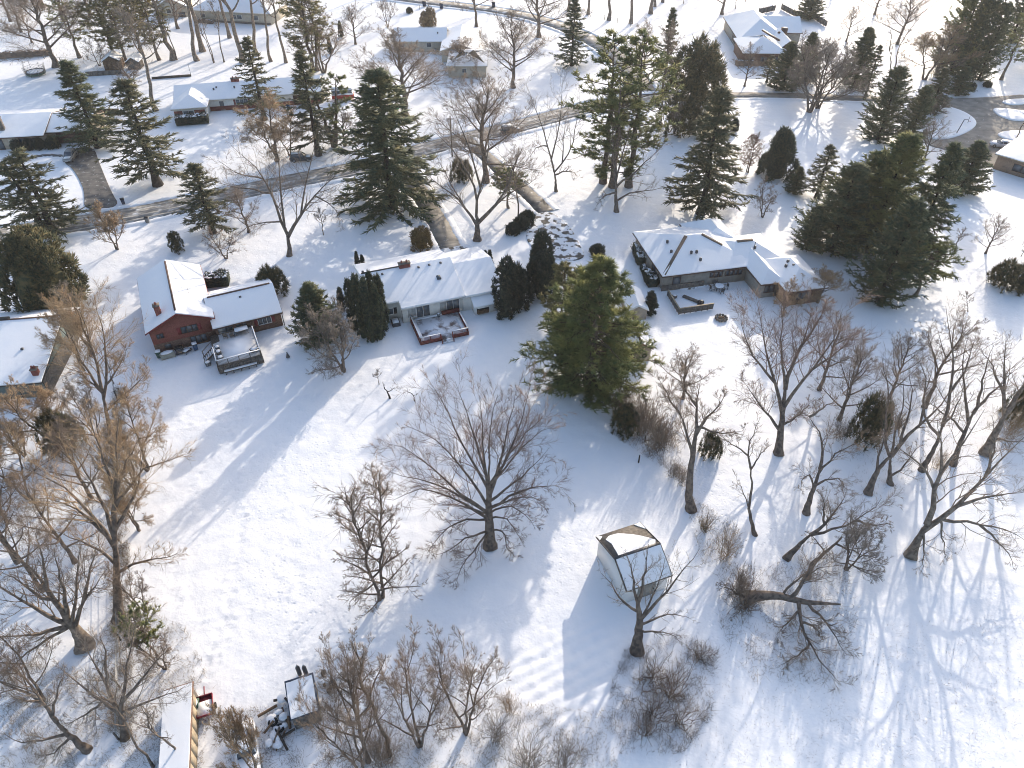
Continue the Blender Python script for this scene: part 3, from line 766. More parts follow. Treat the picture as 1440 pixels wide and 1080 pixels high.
vents(h3, [(3.4, 7.2, 4.6), (3.1, 4.6, 4.35), (5.9, 3.3, 4.6), (6.8, 3.3, 4.6), (6.9, 1.8, 4.1), (16.5, 2.8, 4.5), (19.6, -2.2, 4.5), (19.9, -3.4, 4.45), (18.9, -3.0, 4.3)])
MB().cyl(16.4, 2.8, 4.0, 5.5, .06, 8).build('flue', 'metal_dark', h3)
fe = thing('courtyard_fence', 'low weathered plank wall enclosing the patio of the tan ranch', 'fence', (23.2, 96.7, 0), R(12))
for (a, b) in (((.9, -1.0), (.75, -6.1)), ((.75, -6.1), (6.4, -5.9))):
    A, B = Vector((*a, 0)), Vector((*b, 0)); n = 6
    for k in range(n):
        p, q = A.lerp(B, k / n + .004), A.lerp(B, (k + 1) / n - .004)
        MB().bar((p.x, p.y, .48), (q.x, q.y, .48), .05, .9).build('board_panel', 'wood_gray', fe)
        MB().box(p.x - .06, p.x + .06, p.y - .06, p.y + .06, -.2, 1.0).build('post', 'wood_gray', fe)
    MB().bar((A.x, A.y, 1.03), (B.x, B.y, 1.03), .2, .05).build('cap_rail', 'wood_tan', fe)
table(h3, 9.4, -1.2, 0, 0, .75, .75, 'round snow-topped patio table on the tan ranch patio', 'metal_dark', round_=True)
for k, lb in enumerate(['left of', 'behind', 'right of', 'in front of']):
    a = R(180 - 90 * k); chair(h3, 9.4 + 1.15 * math.cos(a), -1.2 + 1.0 * math.sin(a), 0, a + R(12) - R(90), 'dark metal chair ' + lb + ' the round snowy patio table', 'metal_dark', group='metal chairs round the patio table')
x, y = loc(h3, 4.7, -4.9)
t = thing('covered_grill', 'black dome grill against the inside of the low patio wall', 'grill', (x, y, 0))
s = MB(); blob(s, (0, 0, .85), (.55, .45, .28), random.Random(6), jit=.03); s.build('hood', 'black', t, True); MB().box(-.4, .4, -.3, .3, 0, .7).build('cart', 'metal_dark', t)
x, y = loc(h3, 1.6, -1.7); planter(h3, 1.7, -1.9, 0, .35, .25, .5, 'snowy planter inside the left end of the patio wall', 'wood_gray')
MB().bar((3.2, -1.8, .1), (5.4, -4.4, .1), .55, .25).build('garden_bed', 'stone', fe)
x, y, _ = P(1014, 448)
t = thing('fire_pit', 'round stone fire pit ringed with snow behind the tan ranch', 'fire pit', (x, y, 0))
rg = random.Random(9)
for k in range(12):
    a = k * math.pi / 6; s = MB(); blob(s, (.8 * math.cos(a), .8 * math.sin(a), .15), (.22, .22, .2), rg, 7, 5); s.build('stone', 'stone', t, True)
s = MB(); blob(s, (0, 0, .05), (.55, .55, .12), rg); s.build('ash_bed', 'weed_dark', t, True)
for k in range(3): MB().tube([(-.4, -.2 + k * .2, .2), (.4, .1 - k * .1, .3)], .07, 6).build('log', 'wood_brown', t)

# ---------------------------------------------------------------- green house at the left edge
h4 = thing('green_house', 'green sided house cut by the left edge under a broad snowy roof', 'house', (-65.72, 71.3, 0), R(8))
gable(h4, -12, 4.6, .5, 16.5, 2.7, 4.8, 'u', .6, 'siding_green', seed=21, rp=.69, trim='shingle_dark')
MB().box(4.62, 4.72, .6, 16.4, -.2, 2.5).build('side_wall', 'wood_gray', h4)
chimney(h4, 4.0, 1.3, 2.4, 4.0, .7, .7, 'brick_red', 2)
vents(h4, [(1.1, 5.8, 4.0)]); MB().box(-4.5, -2.2, 11.5, 12.1, 5.0, 5.3).build('ridge_vent', 'shingle_dark', h4)
for u in (-6,): opening(h4, 'f', .5, u, u + 1.4, .9, 2.1, 2)
for k in range(4): MB().box(-8.8 + k * 3.4, -8.7 + k * 3.4, .42, .5, -.1, 2.6).build('corner_board', 'shingle_dark', h4)

# ---------------------------------------------------------------- ranch at the top left with garage
h5 = thing('ranch_house', 'brown and tan ranch with stone chimney and brown garage door at left', 'house', (-108.6, 150.9, 0), R(8))
gable(h5, -6, 9.3, 0, 14.5, 2.65, 4.5, 'u', .6, 'siding_tan', seed=31, trim='trim_brown', vent=False)
gable(h5, 9.3, 18.0, 1.6, 13.0, 2.55, 4.3, 'u', .5, 'siding_tan', seed=32, trim='trim_brown', vent=False)
chimney(h5, .9, 2.0, 3.0, 6.0, 1.0, .9, 'stone')
for k in range(4): MB().box(11.2 + .0, 17.4, 1.52 - .004 * k, 1.6, .05 + k * .57, .05 + k * .57 + .54).build('garage_panel', 'brick_brown', h5)
opening(h5, 'f', 0, 4.2, 8.2, .7, 2.1, 3, 'trim_brown'); opening(h5, 'f', 0, -.6, .8, 0, 2.1, 1, 'trim_brown', name='door')
MB().box(2.0, 3.9, -.05, .0, .9, 2.2).build('light_panel', 'siding_beige', h5)
MB().cyl(15.4, 4.0, 3.2, 3.6, .05, 6).build('dish_mast', 'metal_gray', h5)
s = MB().tube([(15.4, 3.9, 3.7), (15.4, 3.75, 3.75)], [.55, .62], 14).build('satellite_dish', 'metal_gray', h5)

# ---------------------------------------------------------------- ranch with cross gable
h6 = thing('ranch_house', 'long red brick and cream ranch with hipped front room behind spruces', 'house', (-77.2, 167.6, 0), R(12))
gable(h6, 0, 33, 3.6, 13.5, 2.65, 4.5, 'u', .5, 'siding_white', seed=41, trim='siding_beige', vent=False)
hip(h6, .2, 7.2, -1.2, 8.5, 2.6, 4.3, 'v', .5, 'siding_white', trim='siding_beige', seed=42, in1=2.2)
MB().box(.2, 2.0, -1.25, -1.2, .3, 2.2).build('brick_panel', 'brick_red', h6); MB().box(4.6, 6.9, -1.25, -1.2, .3, 2.2).build('brick_panel', 'brick_red', h6)
opening(h6, 'f', -1.2, 2.2, 4.4, .8, 2.1, 2); opening(h6, 'f', 3.6, 9.6, 10.6, .1, 2.1, 1, name='door', glass='plastic_gray')
MB().box(7.3, 33, 3.53, 3.6, -.1, .95).build('brick_base', 'brick_red', h6)
opening(h6, 'f', 3.6, 13.4, 16.0, 1.1, 2.2, 3, shutters='brick_red'); opening(h6, 'f', 3.6, 18, 20.2, 1.1, 2.2, 2)
MB().box(26.5, 30.0, 3.5, 3.6, .0, 2.2).build('garage_door', 'trim_brown', h6)
chimney(h6, 13.6, 8.6, 4.0, 5.4, 1.8, .8, 'brick_red', 2); vents(h6, [(8.7, 6.2, 4.1), (9.3, 6.8, 4.2), (13.4, 6.3, 4.2), (3.8, 3.2, 4.3)])
# ---------------------------------------------------------------- far houses
h7 = thing('far_house', 'beige gabled house at the top edge behind tall bare trunks', 'house', (-111.5, 250.5, 0), R(12))
gable(h7, 0, 9, 0, 14, 3.0, 5.4, 'v', .5, 'siding_beige', seed=51, trim='siding_beige', vent=False)
opening(h7, 'f', 0, 3.2, 4.2, 1.4, 2.4, 1, 'trim_brown'); opening(h7, 'f', 0, 6.5, 8.3, .1, 1.2, 2, 'trim_brown')
h7 = thing('far_house', 'long beige house with hipped snowy roof at the top edge', 'house', (-99.0, 247.5, 0), R(-10))
hip(h7, 0, 25.5, 0, 13, 3.0, 6.2, 'u', .6, 'siding_beige', trim='siding_beige', seed=52)
for u in (2.5, 12.8, 14.6, 20): opening(h7, 'f', 0, u, u + 1.5, 1.2, 2.3, 1, 'trim_white')
MB().box(.2, 25.3, -.06, 0, -.1, .5).build('plinth', 'stone', h7)
h8 = thing('far_house', 'beige house with long white roof near the far street and garage wing', 'house', (-33.0, 217.0, 0), 0)
gable(h8, 0, 14.5, 0, 9.6, 2.75, 4.7, 'u', .5, 'siding_beige', seed=53, trim='siding_beige', vent=False)
hip(h8, 16.6, 26.2, -21.2, -8.2, 2.75, 4.6, 'u', .5, 'siding_beige', trim='siding_beige', seed=54)
gable(h8, 14.0, 23.6, -9.0, 9.4, 2.8, 4.4, 'v', .5, 'siding_beige', seed=55, trim='siding_beige', vent=False)
opening(h8, 'f', 0, 1.6, 2.9, 1.2, 2.3, 1); opening(h8, 'f', 0, 9.2, 10.4, 1.2, 2.3, 1); opening(h8, 'f', -21.2, 20.2, 21.2, 1.2, 2.2, 1)
MB().cyl(11.5, -.5, 0, .9, .4, 10).build('heat_pump', 'metal_gray', h8); vents(h8, [(19.8, -16, 4.6), (20.6, -17, 4.4), (21.3, -16.3, 4.6), (12.2, 2.6, 4.2)])
h9 = thing('far_house', 'large brown house with many snowy roof planes beyond the dark lane', 'house', (62.5, 207.8, 0), R(-2))
hip(h9, .5, 13.0, 9.0, 31.0, 3.0, 6.8, 'v', .6, 'siding_gray', trim='trim_brown', seed=61)
gable(h9, 7.0, 19.5, 17.5, 27.5, 3.0, 5.6, 'u', .6, 'siding_gray', seed=62, trim='trim_brown', vent=False)
hip(h9, -.6, 10.5, -2.5, 9.5, 3.0, 5.8, 'u', .6, 'brick_brown', trim='trim_brown', seed=63)
gable(h9, 8.6, 14.4, .2, 12.0, 2.9, 5.3, 'v', .6, 'brick_brown', seed=64, trim='trim_brown', vent=False)
for a, b in (((6.0, 8.5, 5.9), (9.6, 3.4, 4.7)), ((10.6, 8.6, 5.2), (12.4, 12.0, 4.9))): MB().bar(a, b, .7, .3).build('bare_ridge', 'trim_brown', h9)
MB().box(11.6, 13.0, 9.0, 10.6, 4.0, 6.2).build('dormer', 'trim_brown', h9)
for u in (.8, 4.0, 7.0): opening(h9, 'f', -2.5, u, u + 1.6, .9, 2.2, 2, 'trim_brown')
opening(h9, 'f', .2, 10.4, 12.6, .9, 2.4, 2, 'trim_brown'); opening(h9, 'l', .5, 14, 18, .8, 2.3, 3, 'trim_brown')
h10 = thing('brick_house', 'tan brick house corner with wide window at the right edge', 'house', (97.7, 141.6, 0), R(-47))
hip(h10, 0, 16, 0, 12, 2.9, 4.1, 'u', .6, 'brick_tan', trim='wood_tan', seed=71)
opening(h10, 'f', 0, 3.4, 6.4, .8, 2.1, 2, 'trim_brown'); opening(h10, 'f', 0, 9, 12, .8, 2.1, 2, 'trim_brown')

# ---------------------------------------------------------------- barn, sheds
bn = thing('barn', 'white walled barn with snow on its roof and bare tin strips at the far slope', 'barn', (11.26, 40.9, 0), math.atan2(.362, .932))
zr_, ze0, ze1 = 4.15, 2.45, 2.9
V = []
for u in (.15, 4.85): V += [(u, .35, -.3), (u, 6.55, -.3), (u, 6.55, ze1 - .02), (u, 2.85, zr_ - .05), (u, .35, ze0 + .15)]
MB().poly(V, [(4, 3, 2, 1, 0), (5, 6, 7, 8, 9)] + [(i, (i + 1) % 5, (i + 1) % 5 + 5, i + 5) for i in range(5)]).build('wall', 'trim_white', bn)
br_ = shell([(-.05, 0, ze0), (5.05, 0, ze0), (5.05, 2.85, zr_), (-.05, 2.85, zr_), (5.05, 6.85, ze1 - .1), (-.05, 6.85, ze1 - .1)], [(0, 1, 2, 3), (3, 2, 4, 5)], .1).build('roof', 'wood_gray', bn)
snow_on(br_, [(.02, .05, ze0 + .03), (4.98, .05, ze0 + .03), (4.98, 2.7, zr_ - .09), (.02, 2.7, zr_ - .09)], [(0, 1, 2, 3)], 81, .103, .14)
zb_ = lambda v: zr_ + (v - 2.85) / 4.0 * (ze1 - .1 - zr_)
q = [(.45, 3.0), (4.55, 3.0), (4.9, 3.5), (4.3, 4.4), (3.3, 5.4), (2.2, 6.15), (1.3, 6.3), (.55, 5.9), (.75, 5.0)]
snow_on(br_, [(u, v, zb_(v)) for u, v in q], [tuple(range(len(q)))], 82, .103, .12, cuts=2)
snow_on(br_, [(-.02, 6.1, zb_(6.1)), (.5, 6.5, zb_(6.5)), (.1, 6.8, zb_(6.8)), (-.03, 6.8, zb_(6.8))], [(0, 1, 2, 3)], 83, .103, .09, cuts=1)
snow_on(br_, [(4.3, 6.75, zb_(6.75)), (5.0, 5.6, zb_(5.6)), (5.02, 6.8, zb_(6.8))], [(0, 1, 2)], 84, .103, .09, cuts=1)
MB().bar((-.05, 2.87, zr_ + .16), (5.05, 2.87, zr_ + .16), .3, .1).build('ridge_cap', 'metal_dark', bn)
for u in (-.07, 5.07):
    MB().bar((u, 0, ze0 + .06), (u, 2.85, zr_ + .06), .05, .2).build('barge_board', 'wood_gray', bn); MB().bar((u, 2.85, zr_ + .06), (u, 6.85, ze1 - .04), .05, .2).build('barge_board', 'wood_gray', bn)
dr = MB().box(1.5, 3.5, .26, .35, 0, 2.1).build('door', 'siding_gray', bn); MB().box(3.2, 3.3, .2, .26, .9, 1.1).build('handle', 'black', dr)

s1 = thing('garden_shed', 'long low shed with tan plank side and snowy flat roof at the bottom edge', 'shed', (-28.05, 22.6, 0), R(16))
MB().poly([(0, -4, -.2), (2.2, -4, -.2), (2.2, 8.8, -.2), (0, 8.8, -.2), (0, -4, 2.0), (2.2, -4, 2.25), (2.2, 8.8, 2.25), (0, 8.8, 2.0)], [(3, 2, 1, 0), (4, 5, 6, 7), (0, 1, 5, 4), (1, 2, 6, 5), (2, 3, 7, 6), (3, 0, 4, 7)]).build('wall', 'wood_gray', s1)
for k in range(12): MB().box(2.2, 2.26, -3.98 + k * 1.015, -3.98 + k * 1.015 + .99, -.1, 2.2).build('plank_panel', 'wood_tan', s1)
r_ = shell([(-.15, -4.2, 1.99), (2.4, -4.2, 2.27), (2.4, 9.0, 2.27), (-.15, 9.0, 1.99)], [(0, 1, 2, 3)], .1).build('roof', 'brick_brown', s1)
snow_on(r_, [(-.1, -4.2, 1.99), (2.3, -4.2, 2.26), (2.3, 8.85, 2.26), (-.1, 8.85, 1.99)], [(0, 1, 2, 3)], 91, .103, .13)
s2 = thing('garden_shed', 'small weathered shed with snow on its tilted roof and grey stone front', 'shed', (-18.9, 28.75, 0), R(20))
MB().poly([(0, 0, -.2), (2.25, 0, -.2), (2.25, 3.1, -.2), (0, 3.1, -.2), (0, 0, 2.0), (2.25, 0, 2.0), (2.25, 3.1, 2.35), (0, 3.1, 2.35)], [(3, 2, 1, 0), (4, 5, 6, 7), (0, 1, 5, 4), (1, 2, 6, 5), (2, 3, 7, 6), (3, 0, 4, 7)]).build('wall', 'wood_gray', s2)
for k in range(3): MB().box(2.25, 2.3, .02 + k * 1.03, 1.01 + k * 1.03, -.1, 2.0).build('plank_panel', 'wood_tan', s2)
for k in range(4):
    for j in range(4): MB().box(.03 + k * .55 + .0, .03 + k * .55 + .53, -.05 - .008 * ((k + j) % 3), .0, .02 + j * .48, .02 + j * .48 + .46).build('board', ('stone', 'wood_gray')[(k * 3 + j) % 2], s2)
r_ = shell([(-.12, -.15, 1.98), (2.4, -.15, 1.98), (2.4, 3.3, 2.37), (-.12, 3.3, 2.37)], [(0, 1, 2, 3)], .12).build('roof', 'plastic_navy', s2)
snow_on(r_, [(-.02, -.1, 1.98), (2.25, -.1, 1.98), (2.25, 3.05, 2.34), (-.02, 3.05, 2.34)], [(0, 1, 2, 3)], 92, .123, .12)
x, y, _ = P(427, 948)
for k, (dx, lb) in enumerate(((-.35, 'left dark upright gas bottle behind the small weathered shed'), (.25, 'right dark upright gas bottle behind the small weathered shed'))):
    t = thing('gas_bottle', lb, 'gas bottle', (x + dx, y, 0), 0, 'gas bottles behind the shed')
    MB().tube([(0, 0, 0), (0, 0, 1.2), (0, 0, 1.4), (0, 0, 1.5)], [.2, .2, .13, .05], 12).build('tank', 'metal_dark', t, True); MB().cyl(0, 0, 1.5, 1.65, .06, 8).build('valve', 'metal_gray', t)
# shed beside the big pine
s3 = thing('garden_shed', 'tan gabled shed half hidden behind the big pine with a wreath', 'shed', (16.05, 79.35, 0), R(8))
gable(s3, 0, 3.2, 0, 4.6, 2.2, 3.2, 'v', .25, 'siding_tan', trim='trim_red', seed=93, vent=True, ovg=.25)
tt = MB(); a = np.linspace(0, 2 * math.pi, 15); tt.tube([(2.35 + .28 * math.cos(q), -.09, 1.0 + .28 * math.sin(q)) for q in a], .1, 6); tt.build('wreath', 'cedar', s3)
s4 = thing('garden_shed', 'second small shed with snowy roof squeezed between the pine and dark yew', 'shed', (17.3, 89.3, 0), R(6))
gable(s4, 0, 2.8, 0, 5.2, 1.7, 2.5, 'v', .25, 'siding_tan', trim='trim_white', seed=94, vent=False, ovg=.2)
# playhouse shed far left
s5 = thing('garden_shed', 'small brown plank shed under the tall pines far up left', 'shed', (*P(148, 99)[:2], 0), R(12))
gable(s5, 0, 4.2, 0, 4.5, 2.2, 3.4, 'v', .3, 'wood_brown', trim='wood_gray', seed=95, vent=False)
for k in range(4): MB().box(.05 + k * 1.03, 1.03 + k * 1.03, -.05, 0, 0, 2.15).build('plank_panel', 'wood_brown', s5)
s6 = thing('garden_shed', 'grey lean-to next to the brown plank shed', 'shed', (*P(181, 98)[:2], 0), R(5))
gable(s6, 0, 3.0, 0, 3.5, 1.9, 2.9, 'v', .3, 'wood_gray', trim='wood_gray', seed=96, vent=False)
# ---------------------------------------------------------------- tree growth
def sprout(Pt, Rd, n, t0, t1, ratio, a0, a1, rng, K=4, up=.1, wob=.15, rs=.6, taper=.35, rmin=.004, drop=.5, lref=None, flat=0.0):
    """side shoots from every path in Pt; returns paths, radii"""
    N = len(Pt); k = Pt.shape[1]
    seg = np.linalg.norm(np.diff(Pt, axis=1), axis=2); L = seg.sum(1) if lref is None else np.full(N, lref)
    i = np.repeat(np.arange(N), n); M = len(i)
    t = t0 + (t1 - t0) * (np.tile(np.arange(n), N) + rng.uniform(0, 1, M)) / n
    f = t * (k - 1); j = np.minimum(f.astype(int), k - 2); w = (f - j)[:, None]
    base = Pt[i, j] * (1 - w) + Pt[i, j + 1] * w
    tan = Pt[i, j + 1] - Pt[i, j]; tan /= np.linalg.norm(tan, axis=1, keepdims=True) + 1e-9
    r = (Rd[i, j] * (1 - w[:, 0]) + Rd[i, j + 1] * w[:, 0]) * rs
    q = np.cross(tan, rng.normal(size=(M, 3)))
    if flat: q[:, 2] *= (1 - flat)
    q /= np.linalg.norm(q, axis=1, keepdims=True) + 1e-9
    a = rng.uniform(a0, a1, M)[:, None] * math.pi / 180
    d = np.cos(a) * tan + np.sin(a) * q
    ln = L[i] * ratio * (1 - drop * (t - t0) / max(t1 - t0, 1e-6)) * rng.uniform(.6, 1.25, M)
    out = np.empty((M, K, 3)); out[:, 0] = base
    for s in range(1, K):
        d = d + rng.normal(size=(M, 3)) * wob + np.array([0, 0, up]); d /= np.linalg.norm(d, axis=1, keepdims=True)
        out[:, s] = out[:, s - 1] + d * (ln / (K - 1))[:, None]
    rr = np.maximum(r, rmin)[:, None] * np.linspace(1, taper, K)[None]
    return out, rr
def path(pts, K, rng, jit=0.0):
    """smooth resample of a few points"""
    p = np.array(pts, float)
    for _ in range(2):
        if len(p) > 2:
            a = p[:-1] * .75 + p[1:] * .25; b = p[:-1] * .25 + p[1:] * .75
            p = np.concatenate([p[:1], np.stack([a, b], 1).reshape(-1, 3), p[-1:]])
    s = np.concatenate([[0], np.cumsum(np.linalg.norm(np.diff(p, axis=0), axis=1))])
    u = np.linspace(0, s[-1], K)
    q = np.stack([np.interp(u, s, p[:, c]) for c in range(3)], 1)
    if jit: q[1:-1] += rng.normal(size=(K - 2, 3)) * jit
    return q
def finish_twigs(C, L3, R3, rng, nt=6, ratio=.5, rt=.009, up=.15, a0=14, a1=52):
    b, r = sprout(L3, R3, nt, .2, 1.0, ratio, a0, a1, rng, K=2, up=up, rs=.7, drop=.3)
    v, f = spikes(b[:, 0], b[:, 1], np.full(len(b), rt)); C.add(v, f)
def crown_from(T, C, L1, R1, rng, n2=7, n3=5, nt=6, r2=.46, r3=.42, rt=.009, up=.1, wob=.16, a2=(28, 60), t2=.22, tw=.95, rm=.0095, lref=None):
    """branches, branchlets and twigs on given limbs; thick ones go to the trunk mesh T, thin ones to the crown mesh C"""
    L2, R2 = sprout(L1, R1, n2, t2, 1.0, r2, *a2, rng, K=5, up=up, wob=wob, rs=.36, rmin=.012, taper=.3, lref=lref)
    v, f = tubes(L2, R2, 4); C.add(v, f)
    L3, R3 = sprout(L2, R2, n3 + 1, .12, 1.0, r3 + .13, 22, 55, rng, K=4, up=up, wob=wob, rs=.6, rmin=rm)
    v, f = tubes(L3, R3, 3); C.add(v, f)
    finish_twigs(C, L3, R3, rng, int(nt * 2.0), tw, rt * 1.15, up)
    L4, R4 = sprout(L1, R1, max(4, n2), .35, 1.0, .17, 25, 65, rng, K=3, up=up, rmin=rm, lref=lref)
    v, f = tubes(L4, R4, 3); C.add(v, f); finish_twigs(C, L4, R4, rng, 7, tw, rt * 1.1, up)
def flare(rad, pts):
    h = pts[:, 2] - pts[0, 2]
    return rad * (1 + .55 * np.exp(-np.maximum(h, 0) / .5))

PROTO = {}
def bare_proto(key, seed, H=16., fork=.2, nl=11, a=(25, 75), ll=.55, n2=7, n3=5, nt=6, r0=.3, up=.1, wob=.14, stems=1, lean=.0, rt=.009, bark='bark', twig='twig', drop=.55, spread=.0, r2=.42, K1=6, a2=(26, 58)):
    rng = np.random.default_rng(seed)
    T, C = MB(), MB(); LS, RS = [], []
    for s in range(stems):
        az = s * 6.283 / stems + rng.uniform(0, 1); o = spread * H
        dx, dy = (math.cos(az), math.sin(az)) if stems > 1 else (rng.normal() * .5, rng.normal() * .5)
        hh = H * (1 if s == 0 else rng.uniform(.7, .95))
        pts = [(dx * .1 * (stems > 1), dy * .1 * (stems > 1), -.3), (dx * o * .25, dy * o * .25, hh * .2), (dx * o * .7 + rng.normal() * .02 * H, dy * o * .7 + rng.normal() * .02 * H, hh * .55), (dx * o + rng.normal() * .03 * H, dy * o + rng.normal() * .03 * H, hh * .97)]
        tp = path(pts, 12, rng, .006 * H)
        rad = flare(r0 / math.sqrt(stems) * np.linspace(1, .0, 12) ** .8 + .015, tp)
        v, f = tubes(tp[None], rad[None], 8); T.add(v, f)
        n = max(3, nl // stems)
        # lower limbs reach wider, upper limbs stand steeper
        t = fork + (.93 - fork) * (np.arange(n) + rng.uniform(0, .8, n)) / n
        for k in range(n):
            q = t[k] * 11; j = int(q); b = tp[j] + (tp[min(j + 1, 11)] - tp[j]) * (q - j)
            fz = (t[k] - fork) / (1 - fork)
            ang = R(a[1] + (a[0] - a[1]) * fz + rng.uniform(-8, 8)); az2 = k * 2.4 + rng.uniform(-.5, .5) + s
            d = np.array([math.sin(ang) * math.cos(az2), math.sin(ang) * math.sin(az2), math.cos(ang)])
            ln = ll * H * (1 - drop * fz) * rng.uniform(.8, 1.15)
            p = [b]
            for i in range(1, K1):
                d = d + rng.normal(size=3) * wob + np.array([0, 0, up]); d /= np.linalg.norm(d); p.append(p[-1] + d * ln / (K1 - 1))
            LS.append(path(p, 7, rng)); r1 = np.interp(j, np.arange(12), rad) * .62
            RS.append(min(r1, r0 * .45) * np.linspace(1, 0, 7) ** 1.25 + .014)
        LS.append(path(tp[6:], 7, rng)); RS.append(np.interp(np.linspace(6, 11, 7), np.arange(12), rad))
    L1, R1 = np.array(LS), np.array(RS)
    v, f = tubes(L1, R1, 6); T.add(v, f)
    crown_from(T, C, L1, R1, rng, n2, n3, nt, r2, .42, rt, up, wob, a2)
    save_proto(key, T, C, bark, twig, 'bare_tree')
def save_proto(key, T, C, bark, twig, name, smooth=False):
    V = np.concatenate(C.v); h = np.percentile(V[:, 2], 99.7); r = np.percentile(np.hypot(V[:, 0], V[:, 1]), 96)
    PROTO[key] = (T.mesh('trunk', bark, True) if T.n else None, C.mesh('crown', twig, smooth), h, r, name)
CN = {}
def plant(key, bx, by, ty, rp, rot, label, cat='tree', group=None, lean=0, name=None, world=None, twig=None, wmul=1.0):
    """one tree: base and top sight lines give its place and height, rp its half width"""
    tm, cm, h, r, nm = PROTO[key]
    if world: x, y, H, W = world
    else:
        x, y, _ = P(bx, by); H = tall(by, ty); W = rp / ppm(by * .6 + max(ty, -60) * .4)
    t = thing(name or nm, label, cat, (x, y, 0), R(rot), group)
    t.rotation_euler = (R(lean) if lean else 0, 0, R(rot))
    t.scale = (W / r * wmul, W / r * wmul, H / h)
    if tm: link('trunk', tm, t)
    link('crown', cm, t)
    return t

def hero(label, r0, trunk, limbs, seed, n2=8, n3=5, nt=6, rt=.009, bark='bark', twig='twig', up=.1, wob=.16, r2=.45, extra=0, ex=(.35, 1, .5, 35, 70), name='bare_tree', cat='tree', group=None, t2=.15, vine=None, lmin=3.0, tr=.35, sub=True):
    """a tree whose trunk and limbs were surveyed one by one as (sight x, sight y, height)"""
    rng = np.random.default_rng(seed)
    b = np.array(P(*trunk[0])); 
    W = lambda q: np.array(P(q[0], q[1], q[2])) - b
    T, C = MB(), MB()
    tp = path([W(trunk[0]) - np.array([0, 0, .3])] + [W(q) for q in trunk[1:]], 12, rng, .03)
    rad = flare(np.linspace(r0, r0 * tr, 12), tp)
    v, f = tubes(tp[None], rad[None], 9); T.add(v, f)
    LS, RS = [], []
    for lb in limbs:
        rr = r0 * .5
        if isinstance(lb[0], (int, float)): rr = lb[0]; lb = lb[1:]
        w = [W(q) for q in lb]
        dd = np.linalg.norm(tp - w[0], axis=1); k = int(np.argmin(dd))
        if dd[k] < 2.5 and not LS or dd[k] < .8: w[0] = tp[k]
        elif LS:
            al = np.concatenate(LS); w[0] = al[np.argmin(np.linalg.norm(al - w[0], axis=1))] if np.min(np.linalg.norm(al - w[0], axis=1)) < dd[k] else tp[k]
        LS.append(path(w, 8, rng, .07)); RS.append(rr * np.linspace(1, 0, 8) ** 1.25 * .88 + .016)
    if extra:
        e, er = sprout(tp[None], rad[None], extra, ex[0], ex[1], ex[2], ex[3], ex[4], rng, K=8, up=up, wob=.13, rs=.5)
        LS += list(e); RS += list(np.maximum(er, .02))
    L1, R1 = np.array(LS), np.array(RS)
    v, f = tubes(L1, R1, 6); T.add(v, f)
    crown_from(T, C, L1, R1, rng, n2, n3, nt, r2, .42, rt, up, wob, (28, 62), t2)
    if vine is not None:
        vb, vr = sprout(tp[None], rad[None] * .2, vine, .0, .9, .0, 40, 100, rng, K=2, lref=1); 
        tip = vb[:, 0] + rng.normal(size=(len(vb), 3)) * np.array([.35, .35, .3]); v, f = spikes(vb[:, 0] + rng.normal(size=(len(vb), 3)) * .1, tip, .012); C.add(v, f)
    t = thing(name, label, cat, tuple(b), 0, group)
    T.build('trunk', bark, t, True); C.build('crown', twig, t)
    return t

# ---- bare tree kinds
bare_proto('oak', 11, 16, .22, 13, (20, 78), .58, 8, 5, 6, .34, .09, .16)
bare_proto('oak_b', 12, 17, .28, 12, (18, 70), .55, 8, 5, 6, .32, .1, .16)
bare_proto('maple', 13, 15, .16, 14, (15, 62), .62, 8, 5, 6, .3, .12, .12)
bare_proto('maple_b', 14, 15, .14, 14, (15, 58), .6, 8, 5, 7, .3, .13, .13, stems=3, spread=.22)
bare_proto('tall', 15, 22, .42, 11, (18, 55), .3, 7, 5, 5, .32, .14, .13, bark='bark_pale', twig='twig_gray')
bare_proto('tall_b', 16, 22, .5, 10, (15, 50), .26, 7, 5, 5, .26, .14, .14, bark='bark_pale', twig='twig_gray')
bare_proto('thin', 17, 15, .45, 8, (15, 50), .22, 5, 4, 5, .13, .12, .12, bark='bark', twig='twig_gray')
bare_proto('thin_pair', 26, 15, .45, 8, (15, 50), .22, 5, 4, 5, .15, .12, .1, stems=2, spread=.1, twig='twig_gray')
bare_proto('small', 18, 7, .16, 12, (20, 65), .6, 7, 5, 5, .13, .13, .2, stems=2, spread=.18, rt=.008)
bare_proto('dense', 19, 9, .12, 18, (15, 68), .6, 9, 5, 6, .2, .13, .16, stems=3, spread=.2, twig='twig_gray', rt=.009)
bare_proto('dense_tan', 20, 14, .28, 18, (12, 62), .5, 9, 6, 8, .26, .13, .15, stems=2, spread=.15, twig='twig_tan', rt=.011)
bare_proto('sapling', 21, 5, .35, 8, (20, 55), .42, 5, 4, 4, .05, .14, .14, rt=.007, twig='twig_gray')
bare_proto('column', 22, 10, .05, 44, (20, 66), .24, 6, 4, 4, .12, .03, .11, stems=2, spread=.1, r2=.55, rt=.0075)
bare_proto('oak_full', 25, 16, .2, 15, (15, 74), .58, 10, 6, 6, .36, .09, .14, rt=.0105)
bare_proto('tan_small', 24, 6.5, .22, 16, (15, 55), .55, 8, 6, 7, .12, .14, .13, twig='twig_tan', stems=2, spread=.12, rt=.009)
